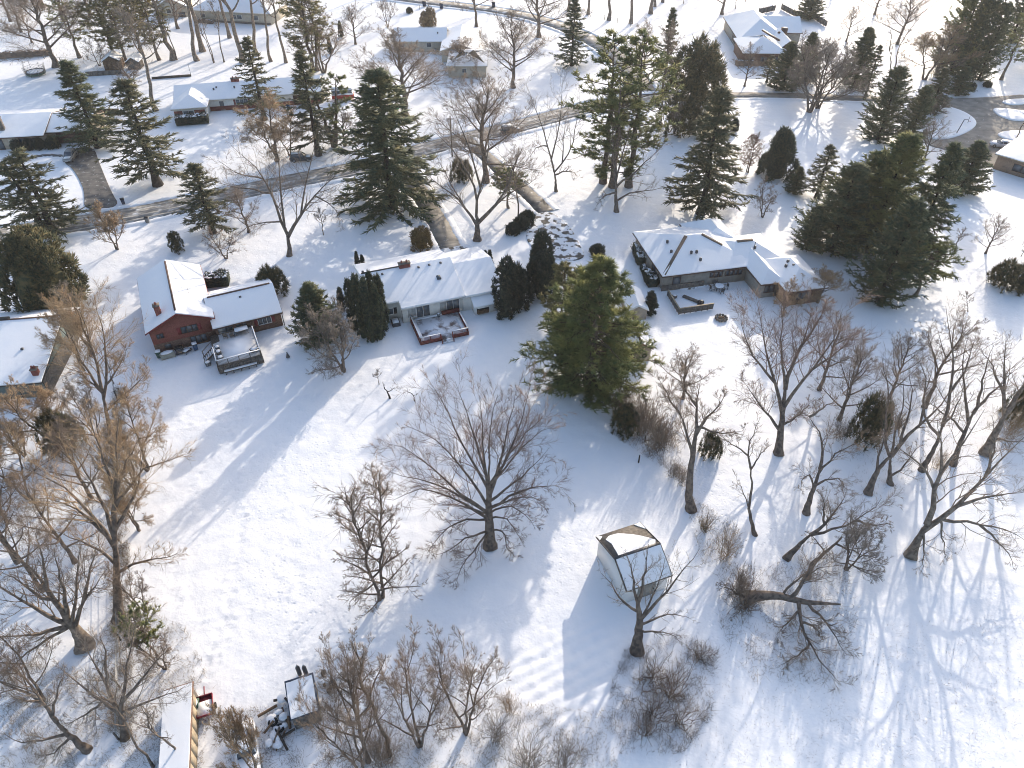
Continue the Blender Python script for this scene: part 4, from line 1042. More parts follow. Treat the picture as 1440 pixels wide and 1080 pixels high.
def shrub_proto(key, seed, n=26, h=2.2, twig='twig_gray', n2=6, n3=4, rt=.007, wob=.2, out=35):
    rng = np.random.default_rng(seed); C = MB()
    b = np.zeros((n, 3)); b[:, :2] = rng.normal(size=(n, 2)) * .18 * h
    d = np.c_[rng.normal(size=(n, 2)) * math.tan(R(out)) * .7, np.ones(n)]; d /= np.linalg.norm(d, axis=1, keepdims=True)
    Pp = [b - np.array([0, 0, .1])]
    for k in range(5):
        d = d + rng.normal(size=(n, 3)) * wob; d[:, 2] -= .05; d /= np.linalg.norm(d, axis=1, keepdims=True); Pp.append(Pp[-1] + d * (h / 5 * rng.uniform(.7, 1.2, n))[:, None])
    L1 = np.stack(Pp, 1); R1 = np.broadcast_to(np.linspace(.02, .008, 6), (n, 6)).copy()
    v, f = tubes(L1, R1, 3); C.add(v, f)
    L2, R2 = sprout(L1, R1, n2, .1, 1, .45, 25, 65, rng, K=3, wob=wob, rmin=.007); v, f = tubes(L2, R2, 3); C.add(v, f)
    finish_twigs(C, L2, R2, rng, n3 * 2, .6, rt)
    save_proto(key, MB(), C, twig, twig, 'bare_shrub')
shrub_proto('shrub', 31); shrub_proto('shrub_tan', 32, twig='twig_tan', n=34, n3=5); shrub_proto('bramble', 33, n=24, h=1.5, twig='weed_dark', wob=.4, out=50, rt=.006, n2=5, n3=3); shrub_proto('tuft', 34, n=40, h=1.3, twig='weed', wob=.12, n2=3, out=30)
shrub_proto('brush', 35, n=50, h=3, twig='twig', n2=8, n3=5, wob=.22, rt=.009)

# ---- evergreens
def needles(C, L, Rr, rng, n, ln, r, a0=20, a1=65, up=0., t0=.05, flat=.5):
    b, _ = sprout(L, Rr, n, t0, 1.0, 0, a0, a1, rng, K=2, up=up, lref=1.0, flat=flat)
    # sprout with zero length gives only the roots, so lay the sprays here
    N = len(b); i = np.repeat(np.arange(len(L)), n)
    T_ = L[i, -1] - L[i, 0]; T_ /= np.linalg.norm(T_, axis=1, keepdims=True) + 1e-9
    q = rng.normal(size=(N, 3)); q[:, 2] *= (1 - flat); q -= (q * T_).sum(1, keepdims=True) * T_; q /= np.linalg.norm(q, axis=1, keepdims=True) + 1e-9
    a = rng.uniform(a0, a1, N)[:, None] * math.pi / 180
    d = np.cos(a) * T_ + np.sin(a) * q; d[:, 2] += up; d /= np.linalg.norm(d, axis=1, keepdims=True)
    v, f = spikes(b[:, 0], b[:, 0] + d * (ln * rng.uniform(.6, 1.3, N))[:, None], r * rng.uniform(.7, 1.2, N)); C.add(v, f)
def spruce_proto(key, seed, H=17., Rm=3.9, nb=190, ns=30, mat_='spruce', base=.05, pw=.8, droop=.28, gap=.15, ln=.55, r=.075, lift=.22, twin=False):
    rng = np.random.default_rng(seed); T, C = MB(), MB()
    for s in range(2 if twin else 1):
        ox = np.array([.5 * s, .3 * s, 0]); Hs = H * (1 - .15 * s)
        tp = path([(ox[0], ox[1], -.3), (ox[0] * 1.5, ox[1], Hs * .5), (ox[0] * 2.2, ox[1] * 1.5, Hs)], 9, rng, .05)
        v, f = tubes(tp[None], flare(np.linspace(.26, .02, 9), tp)[None], 7); T.add(v, f)
        n = nb // (2 if twin else 1)
        u = base + (.985 - base) * (np.arange(n) + rng.uniform(0, 1, n)) / n
        u = np.where(rng.random(n) < .75, np.round(u * 20) / 20 + rng.normal(size=n) * .010, u)   # whorls
        u = np.where(u > .92, base + (.985 - base) * (np.arange(n) + .5) / n, u); u = np.clip(u, base, .99)
        prof = np.minimum((1 - u) ** pw, .55 + (u - base) * 3.0)
        l = Rm * prof * rng.uniform(.62, 1.12, n) * np.where(rng.random(n) < gap, .5, 1) + .1
        az = np.arange(n) * 2.4 + rng.uniform(-.5, .5, n)
        K = 6; s_ = np.linspace(0, 1, K)
        z = -droop * (s_[None] ** 1.0) * l[:, None] * (1.25 - u)[:, None] * 1.2 + lift * (s_[None] ** 3) * l[:, None] + (.5 * u ** 3)[:, None] * l[:, None] * s_[None]
        L = np.stack([np.cos(az)[:, None] * l[:, None] * s_[None], np.sin(az)[:, None] * l[:, None] * s_[None], u[:, None] * Hs + z], -1)
        L[:, :, 0] += np.interp(u, np.linspace(0, 1, 9), tp[:, 0])[:, None]; L[:, :, 1] += np.interp(u, np.linspace(0, 1, 9), tp[:, 1])[:, None]
        L[:, 1:] += rng.normal(size=L[:, 1:].shape) * .06
        Rr = np.linspace(.045, .012, K)[None] * np.ones((n, 1))
        v, f = tubes(L, Rr, 3); T.add(v, f)
        # side sprays in the branch plane, then needle tufts
        L2, R2 = sprout(L, Rr, 6, .25, 1.0, .25, 25, 50, rng, K=3, up=-.06, wob=.08, rs=.5, flat=.8); v, f = tubes(L2, R2, 3); C.add(v, f)
        needles(C, L, Rr, rng, ns, ln, r, 15, 60, -.15)
        needles(C, L2, R2, rng, max(5, ns // 4), ln * .85, r, 15, 60, -.2)
    save_proto(key, T, C, 'bark_dark', mat_, 'spruce_tree')
def pine_proto(key, seed, H=18., Rm=4.5, nb=70, mat_='pine', base=.35, stems=1, r0=.28, tufts=9, ln=.42, r=.05, spike=15, flatc=.0, bark='bark', K=6, upb=.18, cone=False):
    rng = np.random.default_rng(seed); T, C = MB(), MB()
    for s in range(stems):
        a = s * 6.283 / max(stems, 1) + 1; o = (.12 * H if stems > 1 and not (cone and s == 0) else 0) * rng.uniform(.7, 1.2); Hs = H * (1 if s == 0 else rng.uniform(.72, .95))
        tp = path([(0, 0, -.3), (o * .4 * math.cos(a), o * .4 * math.sin(a), Hs * .35), (o * math.cos(a), o * math.sin(a), Hs)], 10, rng, .12)
        v, f = tubes(tp[None], flare(np.linspace(r0, .03, 10), tp)[None], 8); T.add(v, f)
        n = nb // stems; u = base + (.98 - base) * (np.arange(n) + rng.uniform(0, 1, n)) / n
        prof = np.sqrt(np.clip(1 - ((u - base) / (1 - base)) ** 1.6, .03, 1)) * np.clip(.45 + (u - base) * 2.2, 0, 1)
        if cone: prof = np.minimum((1 - u) ** .7 * 1.1, .6 + u * 1.5)
        l = Rm * prof * rng.uniform(.6, 1.12, n) / (1 if stems == 1 or s == 0 and cone else 1.35)
        az = np.arange(n) * 2.4 + rng.uniform(-.7, .7, n); s_ = np.linspace(0, 1, K)
        L = np.stack([np.cos(az)[:, None] * l[:, None] * s_, np.sin(az)[:, None] * l[:, None] * s_, u[:, None] * Hs + l[:, None] * (upb * s_ ** 2 - .08 * s_)[None] + (u ** 3 * .8)[:, None] * l[:, None] * s_[None]], -1)
        for c in (0, 1): L[:, :, c] += np.interp(u, np.linspace(0, 1, 10), tp[:, c])[:, None]
        L[:, 1:] += rng.normal(size=L[:, 1:].shape) * .09
        Rr = np.linspace(.07, .02, K)[None] * np.ones((n, 1)); v, f = tubes(L, Rr, 4); T.add(v, f)
        L2, R2 = sprout(L, Rr, tufts, .3, 1.0, .32, 25, 60, rng, K=3, up=.12, wob=.12, rs=.5, rmin=.012, flat=.4); v, f = tubes(L2, R2, 3); T.add(v, f)
        needles(C, L2, R2, rng, spike, ln, r, 20, 85, .15, .3, .15); needles(C, L, Rr, rng, spike, ln, r, 20, 80, .15, .55, .15)
    save_proto(key, T, C, bark, mat_, 'pine_tree')
def dense_proto(key, seed, kind='cone', n=5200, mat_='cedar', ln=.2, r=.06, lobes=1, core=True, h=4.0, w=1.3, wide=.5):
    """clipped or dense evergreens: upright sprays over an uneven body"""
    rng = np.random.default_rng(seed); C = MB(); T = MB()
    for s in range(lobes):
        m = n // lobes
        a = s * 6.283 / lobes + rng.uniform(0, .8); off = np.array([math.cos(a), math.sin(a)]) * (w * wide if lobes > 1 else 0) * rng.uniform(.6, 1.1)
        hs = h * (1 if s == 0 else rng.uniform(.72, 1.0)); ws = w * (1 if lobes == 1 else rng.uniform(.55, .75))
        def rad(u):
            if kind == 'cone': return np.minimum((1 - u) ** .75 * 1.12, .75 + u * 1.8)
            if kind == 'flame': return np.minimum((1 - u) ** .45 * 1.08, .65 + u * 1.4)
            if kind == 'egg': return np.minimum(np.sqrt(np.clip(1 - u ** 2.6, 0, 1)), .5 + u * 1.5)
            if kind == 'column': return np.minimum(np.sqrt(np.clip(1 - u ** 3.2, 0, 1)), .7 + u * 2)
            return np.sqrt(np.clip(1 - (u * 1.02 - .32) ** 2 / .5, 0.02, 1))           # ball
        nc = max(14, int(70 / lobes ** .5))
        cu = (np.arange(nc) + rng.random(nc)) / nc; cu = cu ** .85; ca = np.arange(nc) * 2.4 + rng.uniform(-.5, .5, nc)
        cr = ws * rad(cu) * rng.uniform(.62, 1.0, nc)
        cp = np.stack([off[0] * (1 - .3 * cu) + cr * np.cos(ca), off[1] * (1 - .3 * cu) + cr * np.sin(ca), cu * hs], -1)
        i = rng.integers(0, nc, m); cz = ws * rng.uniform(.2, .36, nc)[i]
        d = rng.normal(size=(m, 3)); d /= np.linalg.norm(d, axis=1, keepdims=True)
        outw = np.stack([np.cos(ca[i]), np.sin(ca[i]), np.full(m, .6 if kind != 'ball' else .4)], -1)
        d = d + outw * .7; d /= np.linalg.norm(d, axis=1, keepdims=True)
        p = cp[i] + d * cz[:, None] * np.array([1, 1, 1.25]) * rng.uniform(.55, 1.1, m)[:, None]; p[:, 2] = np.maximum(p[:, 2], .02)
        d[:, 2] += .45; d /= np.linalg.norm(d, axis=1, keepdims=True)
        v, f = spikes(p - d * ln * .5, p + d * (ln * rng.uniform(.6, 1.4, m))[:, None], r * rng.uniform(.7, 1.3, m)); C.add(v, f)
        uu = np.linspace(0.0, .97, 9); pts = np.c_[np.outer(1 - .3 * uu, off), uu * hs]
        if core: v, f = tubes(pts[None], (ws * .55 * rad(uu))[None], 10); C.add(v, f)
    tp = np.array([[0, 0, -.3], [0, 0, h * .3], [0, 0, h * .6]]); v, f = tubes(tp[None], np.array([[.12, .1, .05]]), 6); T.add(v, f)
    save_proto(key, T, C, 'bark_dark', mat_, 'evergreen_shrub')
spruce_proto('spruce', 41, nb=135, ns=26)
spruce_proto('spruce_b', 42, 17, 3.6, 135, 26, 'spruce_warm', .08, .85, .32, .2)
spruce_proto('spruce_open', 43, 15, 3.6, 82, 22, 'spruce_warm', .12, .75, .3, .3, .5, .07)
spruce_proto('spruce_twin', 44, 15, 4.0, 100, 22, 'spruce_warm', .1, .7, .3, .3, .5, .07, twin=True)
spruce_proto('spruce_skirt', 45, 20, 4.6, 165, 30, 'spruce', .03, .72, .36, .12, .6, .08)
spruce_proto('fir', 46, 11, 3.4, 190, 26, 'spruce', .01, .8, .05, .1, .5, .085, .35)
spruce_proto('fir_thick', 47, 17, 4.6, 210, 24, 'spruce', .0, .62, .02, .18, .6, .085, .42)
spruce_proto('fir_gold', 48, 17, 4.6, 210, 24, 'pine_olive', .0, .62, -.02, .18, .6, .085, .5)
pine_proto('pine', 51, nb=46, tufts=8, base=.3)
pine_proto('pine_b', 52, 18, 4.6, 56, 'pine', .12, 2, .28, 9)
pine_proto('pine_gold', 53, 20, 4.0, 84, 'pine_gold', .22, 1, .26, 9)
pine_proto('pine_scrub', 54, 7, 3.0, 34, 'pine', .5, 1, .15, 9, .3, .045, 14)
pine_proto('pine_giant', 55, 20, 6.2, 230, 'pine', .02, 2, .36, 13, .5, .05, 16, cone=True)
pine_proto('pine_young', 56, 14, 4.2, 95, 'pine_gold', .03, 1, .24, 11, .46, .055, 16)
dense_proto('cone', 61, 'cone', 5200, 'cedar', .22, .07, 1, h=5, w=1.9)
dense_proto('cedar_big', 62, 'column', 9000, 'cedar_gold', .3, .09, 4, h=8, w=3.6)
dense_proto('yew_big', 63, 'egg', 6500, 'yew', .22, .07, 2, h=5.5, w=2.6)
dense_proto('arborvitae', 64, 'flame', 3600, 'cedar', .2, .06, 1, h=7, w=1.15)
dense_proto('ball', 65, 'ball', 2600, 'yew', .14, .05, 1, h=1.6, w=1.1)
dense_proto('ball_gold', 66, 'ball', 3000, 'bush_gold', .14, .045, 1, h=1.8, w=1.2)
dense_proto('ball_tan', 71, 'ball', 3000, 'weed', .2, .05, 2, h=3, w=1.6)
dense_proto('spire', 67, 'cone', 1800, 'yew', .14, .045, 1, h=3, w=.5)
dense_proto('juniper', 68, 'ball', 4200, 'cedar_gold', .5, .06, 5, h=4, w=2.2, core=False, wide=1.0)
dense_proto('stand', 69, 'egg', 8000, 'cedar_gold', .5, .07, 7, h=10, w=3.2, core=False, wide=.85)
# ---------------------------------------------------------------- where every tree stands
CAT = {'bare_tree': ('tree', 'bare deciduous trees'), 'spruce_tree': ('spruce', 'spruces and firs'), 'pine_tree': ('pine', 'pines'), 'evergreen_shrub': ('shrub', 'evergreen shrubs and arborvitae'), 'bare_shrub': ('shrub', 'leafless shrubs and brush')}
def row(key, bx, by, ty, rp, label, rot=None, name=None, lean=0, cat=None, world=None):
    nm = name or PROTO[key][4]
    c, g = CAT.get(nm, CAT.get(PROTO[key][4]))
    if rot is None: rot = (bx * 37 + by * 91) % 360
    return plant(key, bx, by, ty, rp, rot, label, cat or c, g, lean, name=nm, world=world)
T_ = [
 # far left, behind the top-left ranch
 ('oak_full', 78, 94, -45, 62, 'huge bare tree standing behind the netted trampoline'),
 ('pine', 112, 81, -12, 26, 'dark pine with high tufted crown right of the trampoline tree'),
 ('tall', 128, 25, -120, 24, 'bare trunk at the top edge beyond the dark pine'),
 ('pine_gold', 161, 84, -32, 25, 'golden pine immediately left of the brown plank shed'),
 ('pine_gold', 180, 90, -18, 25, 'golden pine standing right behind the brown plank shed'),
 ('pine_gold', 224, 84, -25, 24, 'golden pine at the right end of the pine clump by the shed'),
 ('pine_gold', 198, 72, -50, 24, 'golden pine in the middle of the clump by the shed'),
 ('small', 140, 92, 50, 18, 'small crooked bare tree left of the brown shed'),
 ('oak_b', 45, 60, 10, 24, 'thin bare tree behind the trampoline by the hedge'),
 ('tall', 243, 84, -85, 34, 'thick pale trunk first in the row below the beige gable'),
 ('thin', 249, 84, 5, 12, 'slim dark trunk touching the first thick pale trunk'),
 ('tall_b', 277, 85, -70, 30, 'tall pale trunk second in the row below the beige houses'),
 ('tall', 285, 72, -105, 36, 'stout many forked pale tree before the long beige house'),
 ('thin_pair', 301, 88, 0, 14, 'pair of slim trunks rising from one foot in the row'),
 ('thin', 315, 87, -5, 13, 'single slim trunk right of the paired slim trunks'),
 ('tall_b', 323, 53, -110, 24, 'tall trunk close to the far long beige house'),
 ('tall', 341, 87, -95, 34, 'tall forked trunk last in the row left of the thin spruce'),
 ('tall_b', 362, 78, -75, 26, 'tall trunk just above the thin spruce behind the ranch'),
 ('tall_b', 381, 86, -60, 20, 'slim tall trunk beside the corner of the far long house'),
 ('tall_b', 402, 88, -50, 20, 'slim tall trunk left of the ragged pine at the top'),
 ('tall_b', 219, 155, 5, 32, 'lone tall trunk at the left corner of the cream ranch', 0),
 ('small', 190, 122, 82, 26, 'low wide bare tree before the brown plank shed'),
 # left: spruces round the top-left ranch
 ('spruce', 138, 207, 86, 34, 'dense spruce standing by the brown garage door'),
 ('spruce_open', 222, 260, 113, 46, 'large open spruce on the lawn right of the dark driveway'),
 ('spruce_twin', 78, 330, 212, 52, 'two stemmed spruce between the street and the left driveway'),
 ('spruce_open', 300, 327, 231, 34, 'short ragged spruce just below the street'),
 ('cedar_big', 70, 435, 332, 52, 'broad dark golden topped cedar above the green house'),
 ('tan_small', 165, 350, 285, 25, 'small tan ornamental tree beside the street'),
 ('small', 318, 363, 318, 26, 'small dark bare tree above the red house'),
 ('maple', 350, 326, 262, 34, 'grey tangled bare tree right of the short ragged spruce'),
 # centre left
 ('dense_tan', 390, 226, 136, 52, 'tan twiggy tree in front of the cream ranch'),
 ('spruce_open', 372, 168, 53, 26, 'thin ragged spruce in front of the cream ranch roof'),
 ('spruce_open', 448, 218, 74, 32, 'tall open spruce left of the camper van'),
 ('pine_b', 470, 206, 86, 30, 'brown green pine beside the tall open spruce'),
 ('pine_gold', 440, 100, -20, 30, 'ragged pine at the top between the far houses'),
 ('tall_b', 447, 99, -10, 24, 'bare tree wrapped by the ragged top pine'),
 ('maple_b', 455, 102, 20, 40, 'spreading pale bare tree under the ragged top pine'),
 ('dense_tan', 408, 218, 160, 30, 'lower tan thicket tree touching the larger tan tree', 40),
 ('maple', 485, 205, 150, 30, 'grey bare tree behind the big dark spruce'),
 ('spruce_skirt', 552, 291, 100, 58, 'big dark spruce in its ring bed by the driveway'),
 ('oak_full', 572, 164, 30, 66, 'wide bare tree in front of the white far house'),
 ('maple_b', 545, 38, -5, 16, 'slender bare tree left of the beige rounded bush'),
 ('oak_b', 670, 37, -45, 36, 'bare tree by the far street with three bins'),
 ('oak_full', 683, 256, 92, 66, 'tall bare tree just beyond the street bend'),
 ('oak_full', 722, 123, 5, 46, 'many stemmed bare tree right of the white far house'),
 ('oak_full', 758, 52, -60, 46, 'thick bare tree where the far street curves'),
 ('oak_full', 645, 100, 50, 40, 'reddish bare tree before the garage of the white far house'),
 ('spruce', 804, 92, -2, 20, 'slim snow dusted spruce beside the far street'),
 ('tall_b', 800, 13, -120, 20, 'bare trunk at the top edge left of the slim spruce'),
 ('tall_b', 827, 20, -100, 20, 'thin trunk at the top just right of the slim spruce'),
 ('tall', 856, 28, -130, 24, 'pale trunk standing near the wire fence'),
 ('tall_b', 887, 33, -100, 24, 'forked slim trunk at the end of the wire fence'),
 ('tall', 915, 19, -130, 26, 'stout trunk at the top above the grey topped conifer'),
 ('tall_b', 921, 9, -130, 18, 'slim trunk behind the stout trunk at the top'),
 ('tall_b', 932, 3, -130, 20, 'trunk cut by the top edge right of the stout trunk'),
 ('sapling', 961, 5, -25, 9, 'thin sapling at the top edge left of the brown house'),
 ('sapling', 1034, 12, -15, 9, 'thin sapling at the top edge above the brown house roof'),
 ('sapling', 1048, 2, -25, 9, 'thin sapling at the top edge behind the brown house'),
 # centre right
 ('pine', 848, 257, 48, 46, 'tall pine left of the pair beyond the white driveway'),
 ('pine', 884, 262, 48, 46, 'tall pine right of the pair beyond the white driveway'),
 ('pine_b', 862, 262, 105, 52, 'broad lower pine between the two tall pines', 200),
 ('oak_b', 930, 135, 30, 34, 'bare tree in front of the grey topped conifer'),
 ('spruce', 934, 112, 12, 15, 'slim grey topped conifer behind the bare forked tree'),
 ('dense', 985, 128, 55, 30, 'hazy bare tree beside the cedar stand'),
 ('stand', 968, 186, 56, 38, 'wide stand of many stemmed dark cedar'),
 ('dense', 948, 188, 140, 24, 'grey twiggy bush tree at the foot of the cedar stand'),
 ('spruce_b', 985, 300, 126, 42, 'golden brown spruce left of the leafy young oak'),
 ('ball', 1032, 184, 166, 6, 'tiny round shrub alone on the lawn below the lane'),
 ('cone', 1090, 247, 181, 25, 'dark conical yew on the lawn below the lane'),
 ('fir', 1117, 271, 235, 13, 'small dark fir right of the conical yew'),
 ('spruce_open', 1148, 278, 205, 24, 'small airy spruce left of the large fir clump'),
 ('small', 1072, 305, 252, 22, 'small bare tree behind the hip roof house'),
 # the fir clump right of centre
 ('fir_thick', 1168, 352, 232, 44, 'dark fir at the left of the big clump'),
 ('fir_gold', 1222, 350, 190, 44, 'golden crowned fir at the top of the big clump'),
 ('fir_gold', 1198, 335, 215, 34, 'golden fir wedged in the middle of the big clump', 70),
 ('spruce', 1272, 386, 204, 38, 'layered dark spruce on the right of the big clump'),
 ('fir_thick', 1236, 422, 282, 38, 'dark green front fir in the big clump'),
 ('fir_thick', 1134, 350, 290, 20, 'short dark fir tucked at the left foot of the big clump'),
 ('pine_scrub', 1287, 416, 343, 32, 'small flat topped pine on a leaning trunk'),
 ('fir', 1350, 270, 200, 26, 'lone dark fir by the circular driveway'),
 # lane and circle
 ('fir_thick', 1234, 196, 95, 28, 'dark fir at the left of the trio by the circle'),
 ('fir_thick', 1276, 203, 122, 21, 'dark fir at the right of the trio by the circle'),
 ('spruce_b', 1308, 158, 96, 20, 'brownish spruce between the lane and the snowy island'),
 ('dense', 1138, 157, 48, 54, 'hazy grey bare tree growing beside the lane'),
 ('dense', 1150, 152, 60, 44, 'second hazy grey tree touching the lane', 50),
 ('fir', 1100, 126, 60, 20, 'dark fir in front of the brown far house'),
 ('fir', 1128, 115, 47, 18, 'dark fir at the right corner of the brown far house'),
 ('fir', 1138, 26, -15, 17, 'round dark fir at the top by the board fence'),
 ('fir', 1200, 122, 40, 20, 'tall slim fir right of the hazy lane trees'),
 ('spruce_open', 1215, 140, 64, 13, 'spindly little spruce standing at the lane edge'),
 ('oak', 1047, 121, 58, 24, 'small bare tree before the brown far house', 20),
 ('spruce_open', 1078, 115, 78, 13, 'small brown conifer before the brown far house'),
 ('maple', 1190, 58, 5, 22, 'bare tree standing alone behind the brown far house'),
 ('thin_pair', 1252, 108, 25, 20, 'pair of bare stems left of the brown thicket'),
 ('dense_tan', 1300, 112, 25, 40, 'brown twiggy tree left of the tall far pines'),
 ('dense', 1316, 105, 40, 34, 'grey brown twiggy tree under the tall far pines'),
 ('fir_gold', 1336, 103, -45, 26, 'tall hazy pine first of three at the top right'),
 ('fir_thick', 1356, 108, -25, 20, 'tall hazy pine second of three at the top right'),
 ('fir_thick', 1376, 112, 5, 18, 'tall hazy pine third of three at the top right'),
 ('fir', 1346, 132, 94, 15, 'small dark fir below the tall hazy pines'),
 ('pine', 1408, 112, 18, 22, 'lone pine with bare leaning trunk at top right'),
 ('pine_b', 1450, 98, 10, 24, 'dark pine cut by the right edge near the top'),
 ('small', 1310, 165, 128, 20, 'dark bare tree on the left tip of the snowy island'),
 ('maple', 1298, 228, 165, 28, 'pale bare tree beside the circular driveway'),
 ('thin', 1428, 196, 130, 12, 'thin young tree behind the white parked car'),
 ('sapling', 1410, 240, 222, 6, 'tiny round clipped bare bush tree at the brick house corner'),
 # right slope
 ('sapling', 1313, 342, 298, 14, 'bare sapling with bushy head on the right slope'),
 ('sapling', 1342, 354, 322, 16, 'dark leaning bare sapling in the fir shadow', None, None, 20),
 ('maple', 1386, 356, 300, 26, 'young forked bare tree with long thin shadow'),
 ('sapling', 1436, 360, 335, 10, 'sapling at the right edge beside the low evergreens'),
 ('sapling', 1361, 438, 412, 12, 'leaning thin sapling below the young forked tree', None, None, 25),
 # around the white house
 ('arborvitae', 500, 463, 392, 9, 'leftmost green arborvitae column beside the white house'),
 ('arborvitae', 512, 474, 386, 10, 'second arborvitae column from the left by the white house', 33),
 ('arborvitae', 524, 480, 390, 9, 'middle arborvitae column in the front row by the white house', 80),
 ('arborvitae', 535, 476, 398, 10, 'fourth arborvitae column beside the white house wall', 120),
 ('arborvitae', 540, 462, 386, 9, 'slim arborvitae column touching the white house eave', 200),
 ('arborvitae', 528, 455, 382, 9, 'rear arborvitae column hidden behind the front ones', 250),
 ('fir', 450, 478, 400, 30, 'brown green juniper left of the arborvitae columns'),
 ('spire', 482, 436, 404, 7, 'narrow dark spire between juniper and arborvitae'),
 ('spire', 503, 372, 353, 4, 'left of two dark spires behind the white house'),
 ('spire', 510, 371, 358, 4, 'right of two dark spires behind the white house'),
 ('dense', 484, 521, 432, 54, 'grey bare ornamental tree in front of the arborvitae'),
 ('ball_gold', 593, 347, 320, 16, 'golden round bush beside the white house driveway'),
 ('yew_big', 721, 437, 358, 28, 'dark rounded yew at the right end of the white house'),
 ('yew_big', 760, 411, 333, 29, 'taller dark yew right of the rounded one', 60),
 ('spire', 683, 374, 352, 5, 'left little dark spire behind the white garage'),
 ('spire', 689, 374, 351, 5, 'right little dark spire behind the white garage'),
 ('ball', 741, 313, 296, 12, 'round boxwood farthest from the house by the bare driveway'),
 ('ball', 733, 321, 304, 12, 'middle round boxwood of three by the bare driveway'),
 ('ball', 721, 328, 313, 11, 'lowest round boxwood of three by the bare driveway'),
 ('ball', 840, 357, 344, 11, 'dark round boxwood behind the big pine top'),
 ('spire', 913, 440, 410, 11, 'dark cone shrub left of the tan ranch patio'),
 ('juniper', 650, 252, 222, 16, 'green brown pine bush under the tall bare tree'),
 ('pine_scrub', 715, 292, 238, 24, 'scrubby pine bush right of the twin stemmed driveway tree'),
 ('thin', 729, 312, 205, 18, 'slim upright bare tree above the boxwoods'),
 ('sapling', 455, 330, 290, 14, 'slim young tree right of the great forked tree'),
 ('juniper', 384, 409, 374, 22, 'dark evergreen shrub behind the brick wing'),
 ('stand', 250, 353, 326, 10, 'small columnar dark shrub above the red house', None, 'evergreen_shrub'),
 # big pine
 ('pine_giant', 828, 548, 368, 66, 'massive green pine with golden top in the middle'),
 ('pine_young', 790, 460, 372, 26, 'pale golden young pine behind the massive pine'),
 # middle yard
 ('column', 535, 841, 655, 46, 'narrow bare tree with two tips left of the great spreading tree'),
 ('sapling', 533, 540, 518, 10, 'twiggy little sapling in the snow below the white deck'),
 # brush by the property line right of the pine
 ('brush', 880, 588, 545, 30, 'pale brush bush at the foot of the massive pine', None),
 ('brush', 905, 605, 555, 34, 'brown brush bush in the middle of the hedge'),
 ('brush', 930, 628, 575, 34, 'dense brown brush at the lower end of the hedge'),
 ('juniper', 878, 603, 570, 22, 'dark evergreen bush buried in the brown hedge'),
 ('shrub', 945, 668, 645, 16, 'small dark bush below the brown hedge'),
 ('shrub', 957, 680, 655, 16, 'second small dark bush touching the vine covered tree', 40),
 ('tuft', 990, 745, 722, 14, 'golden dry tuft at the foot of the vine covered tree'),
 ('shrub_tan', 1018, 785, 745, 22, 'tan dry bush right of the barn'),
 ('juniper', 998, 640, 608, 15, 'dark green bush clinging right of the vine covered tree'),
 ('juniper', 1218, 618, 556, 25, 'dark brown evergreen bush among the right hand trees'),
 ('shrub', 1180, 615, 585, 22, 'thin spiky bush left of the dark evergreen bush'),
 ('tuft', 1262, 602, 578, 12, 'golden spray of grass between the right hand trunks'),
 ('shrub_tan', 1318, 658, 635, 14, 'golden tan bush behind the forked right hand trunk'),
 ('juniper', 1412, 402, 366, 24, 'low wide evergreen on the right slope'),
 ('juniper', 1438, 408, 384, 16, 'low evergreen cut by the right edge'),
 ('juniper', 1432, 590, 545, 22, 'golden green juniper at the right edge among trees'),
 ('shrub_tan', 1420, 612, 580, 26, 'tan brush at the right edge under the juniper'),
 # right hand woods, lesser trees
 ('maple', 960, 560, 492, 42, 'pale brown bare tree behind the brown hedge'),
 ('oak', 1152, 548, 440, 48, 'fine twigged bare tree behind the dark evergreen bush'),
 ('oak_b', 1300, 572, 440, 56, 'bare tree in the middle of the right hand woods', 60),
 ('maple', 1250, 560, 468, 40, 'slender bare tree above the dark evergreen bush'),
 # left woods, lesser trees
 ('juniper', 95, 628, 578, 26, 'golden brown evergreen by the green house'),
 ('dense_tan', 72, 622, 530, 50, 'tan twiggy tree wrapping the golden evergreen by the green house'),
 ('dense', 35, 640, 590, 40, 'grey thicket tree under the golden evergreen'),
 ('dense_tan', 208, 660, 560, 50, 'bare tree right of the fence line with dense fine twigs'),
 ('oak', 25, 790, 640, 62, 'bare tree at the left edge below the green house'),
 ('small', 10, 735, 660, 40, 'crooked bare tree at the left edge'),
 ('oak_b', 60, 830, 700, 56, 'bare tree between the left edge and the fence line', 70),
 ('pine_scrub', 222, 925, 862, 26, 'small tufted pine by the fence line'),
 ('small', 232, 940, 880, 34, 'small bare tree at the foot of the tufted pine'),
 ('tan_small', 366, 1096, 985, 28, 'tan twiggy tree overhanging the snowy pickup'),
 ('thin', 258, 1070, 985, 26, 'slim bare tree growing over the long shed roof'),
 ('thin', 215, 1078, 960, 26, 'slim bare tree left of the long shed'),
 # bottom thicket
 ('maple_b', 512, 1090, 930, 50, 'forked bare tree at the bottom edge right of the small shed'),
 ('maple', 518, 1070, 900, 56, 'upright bare tree second in the bottom thicket'),
 ('maple_b', 590, 1048, 915, 56, 'many stemmed bare tree in the middle of the bottom thicket'),
 ('maple_b', 655, 1030, 905, 56, 'open bare tree at the right of the bottom thicket'),
 ('thin', 548, 1062, 900, 40, 'thin bare tree behind the many stemmed one'),
 ('shrub', 700, 1040, 1000, 26, 'low twiggy bush right of the bottom thicket'),
 ('shrub', 745, 1085, 1030, 34, 'low twiggy bush at the bottom edge below the garden rows'),
 ('shrub', 790, 1082, 1040, 30, 'second twiggy bush at the bottom edge below the garden rows', 30),
 ('shrub_tan', 715, 1000, 975, 18, 'brown clump of stems left of the garden rows'),
 ('bramble', 915, 960, 925, 34, 'dark bramble patch nearest the barn tree'),
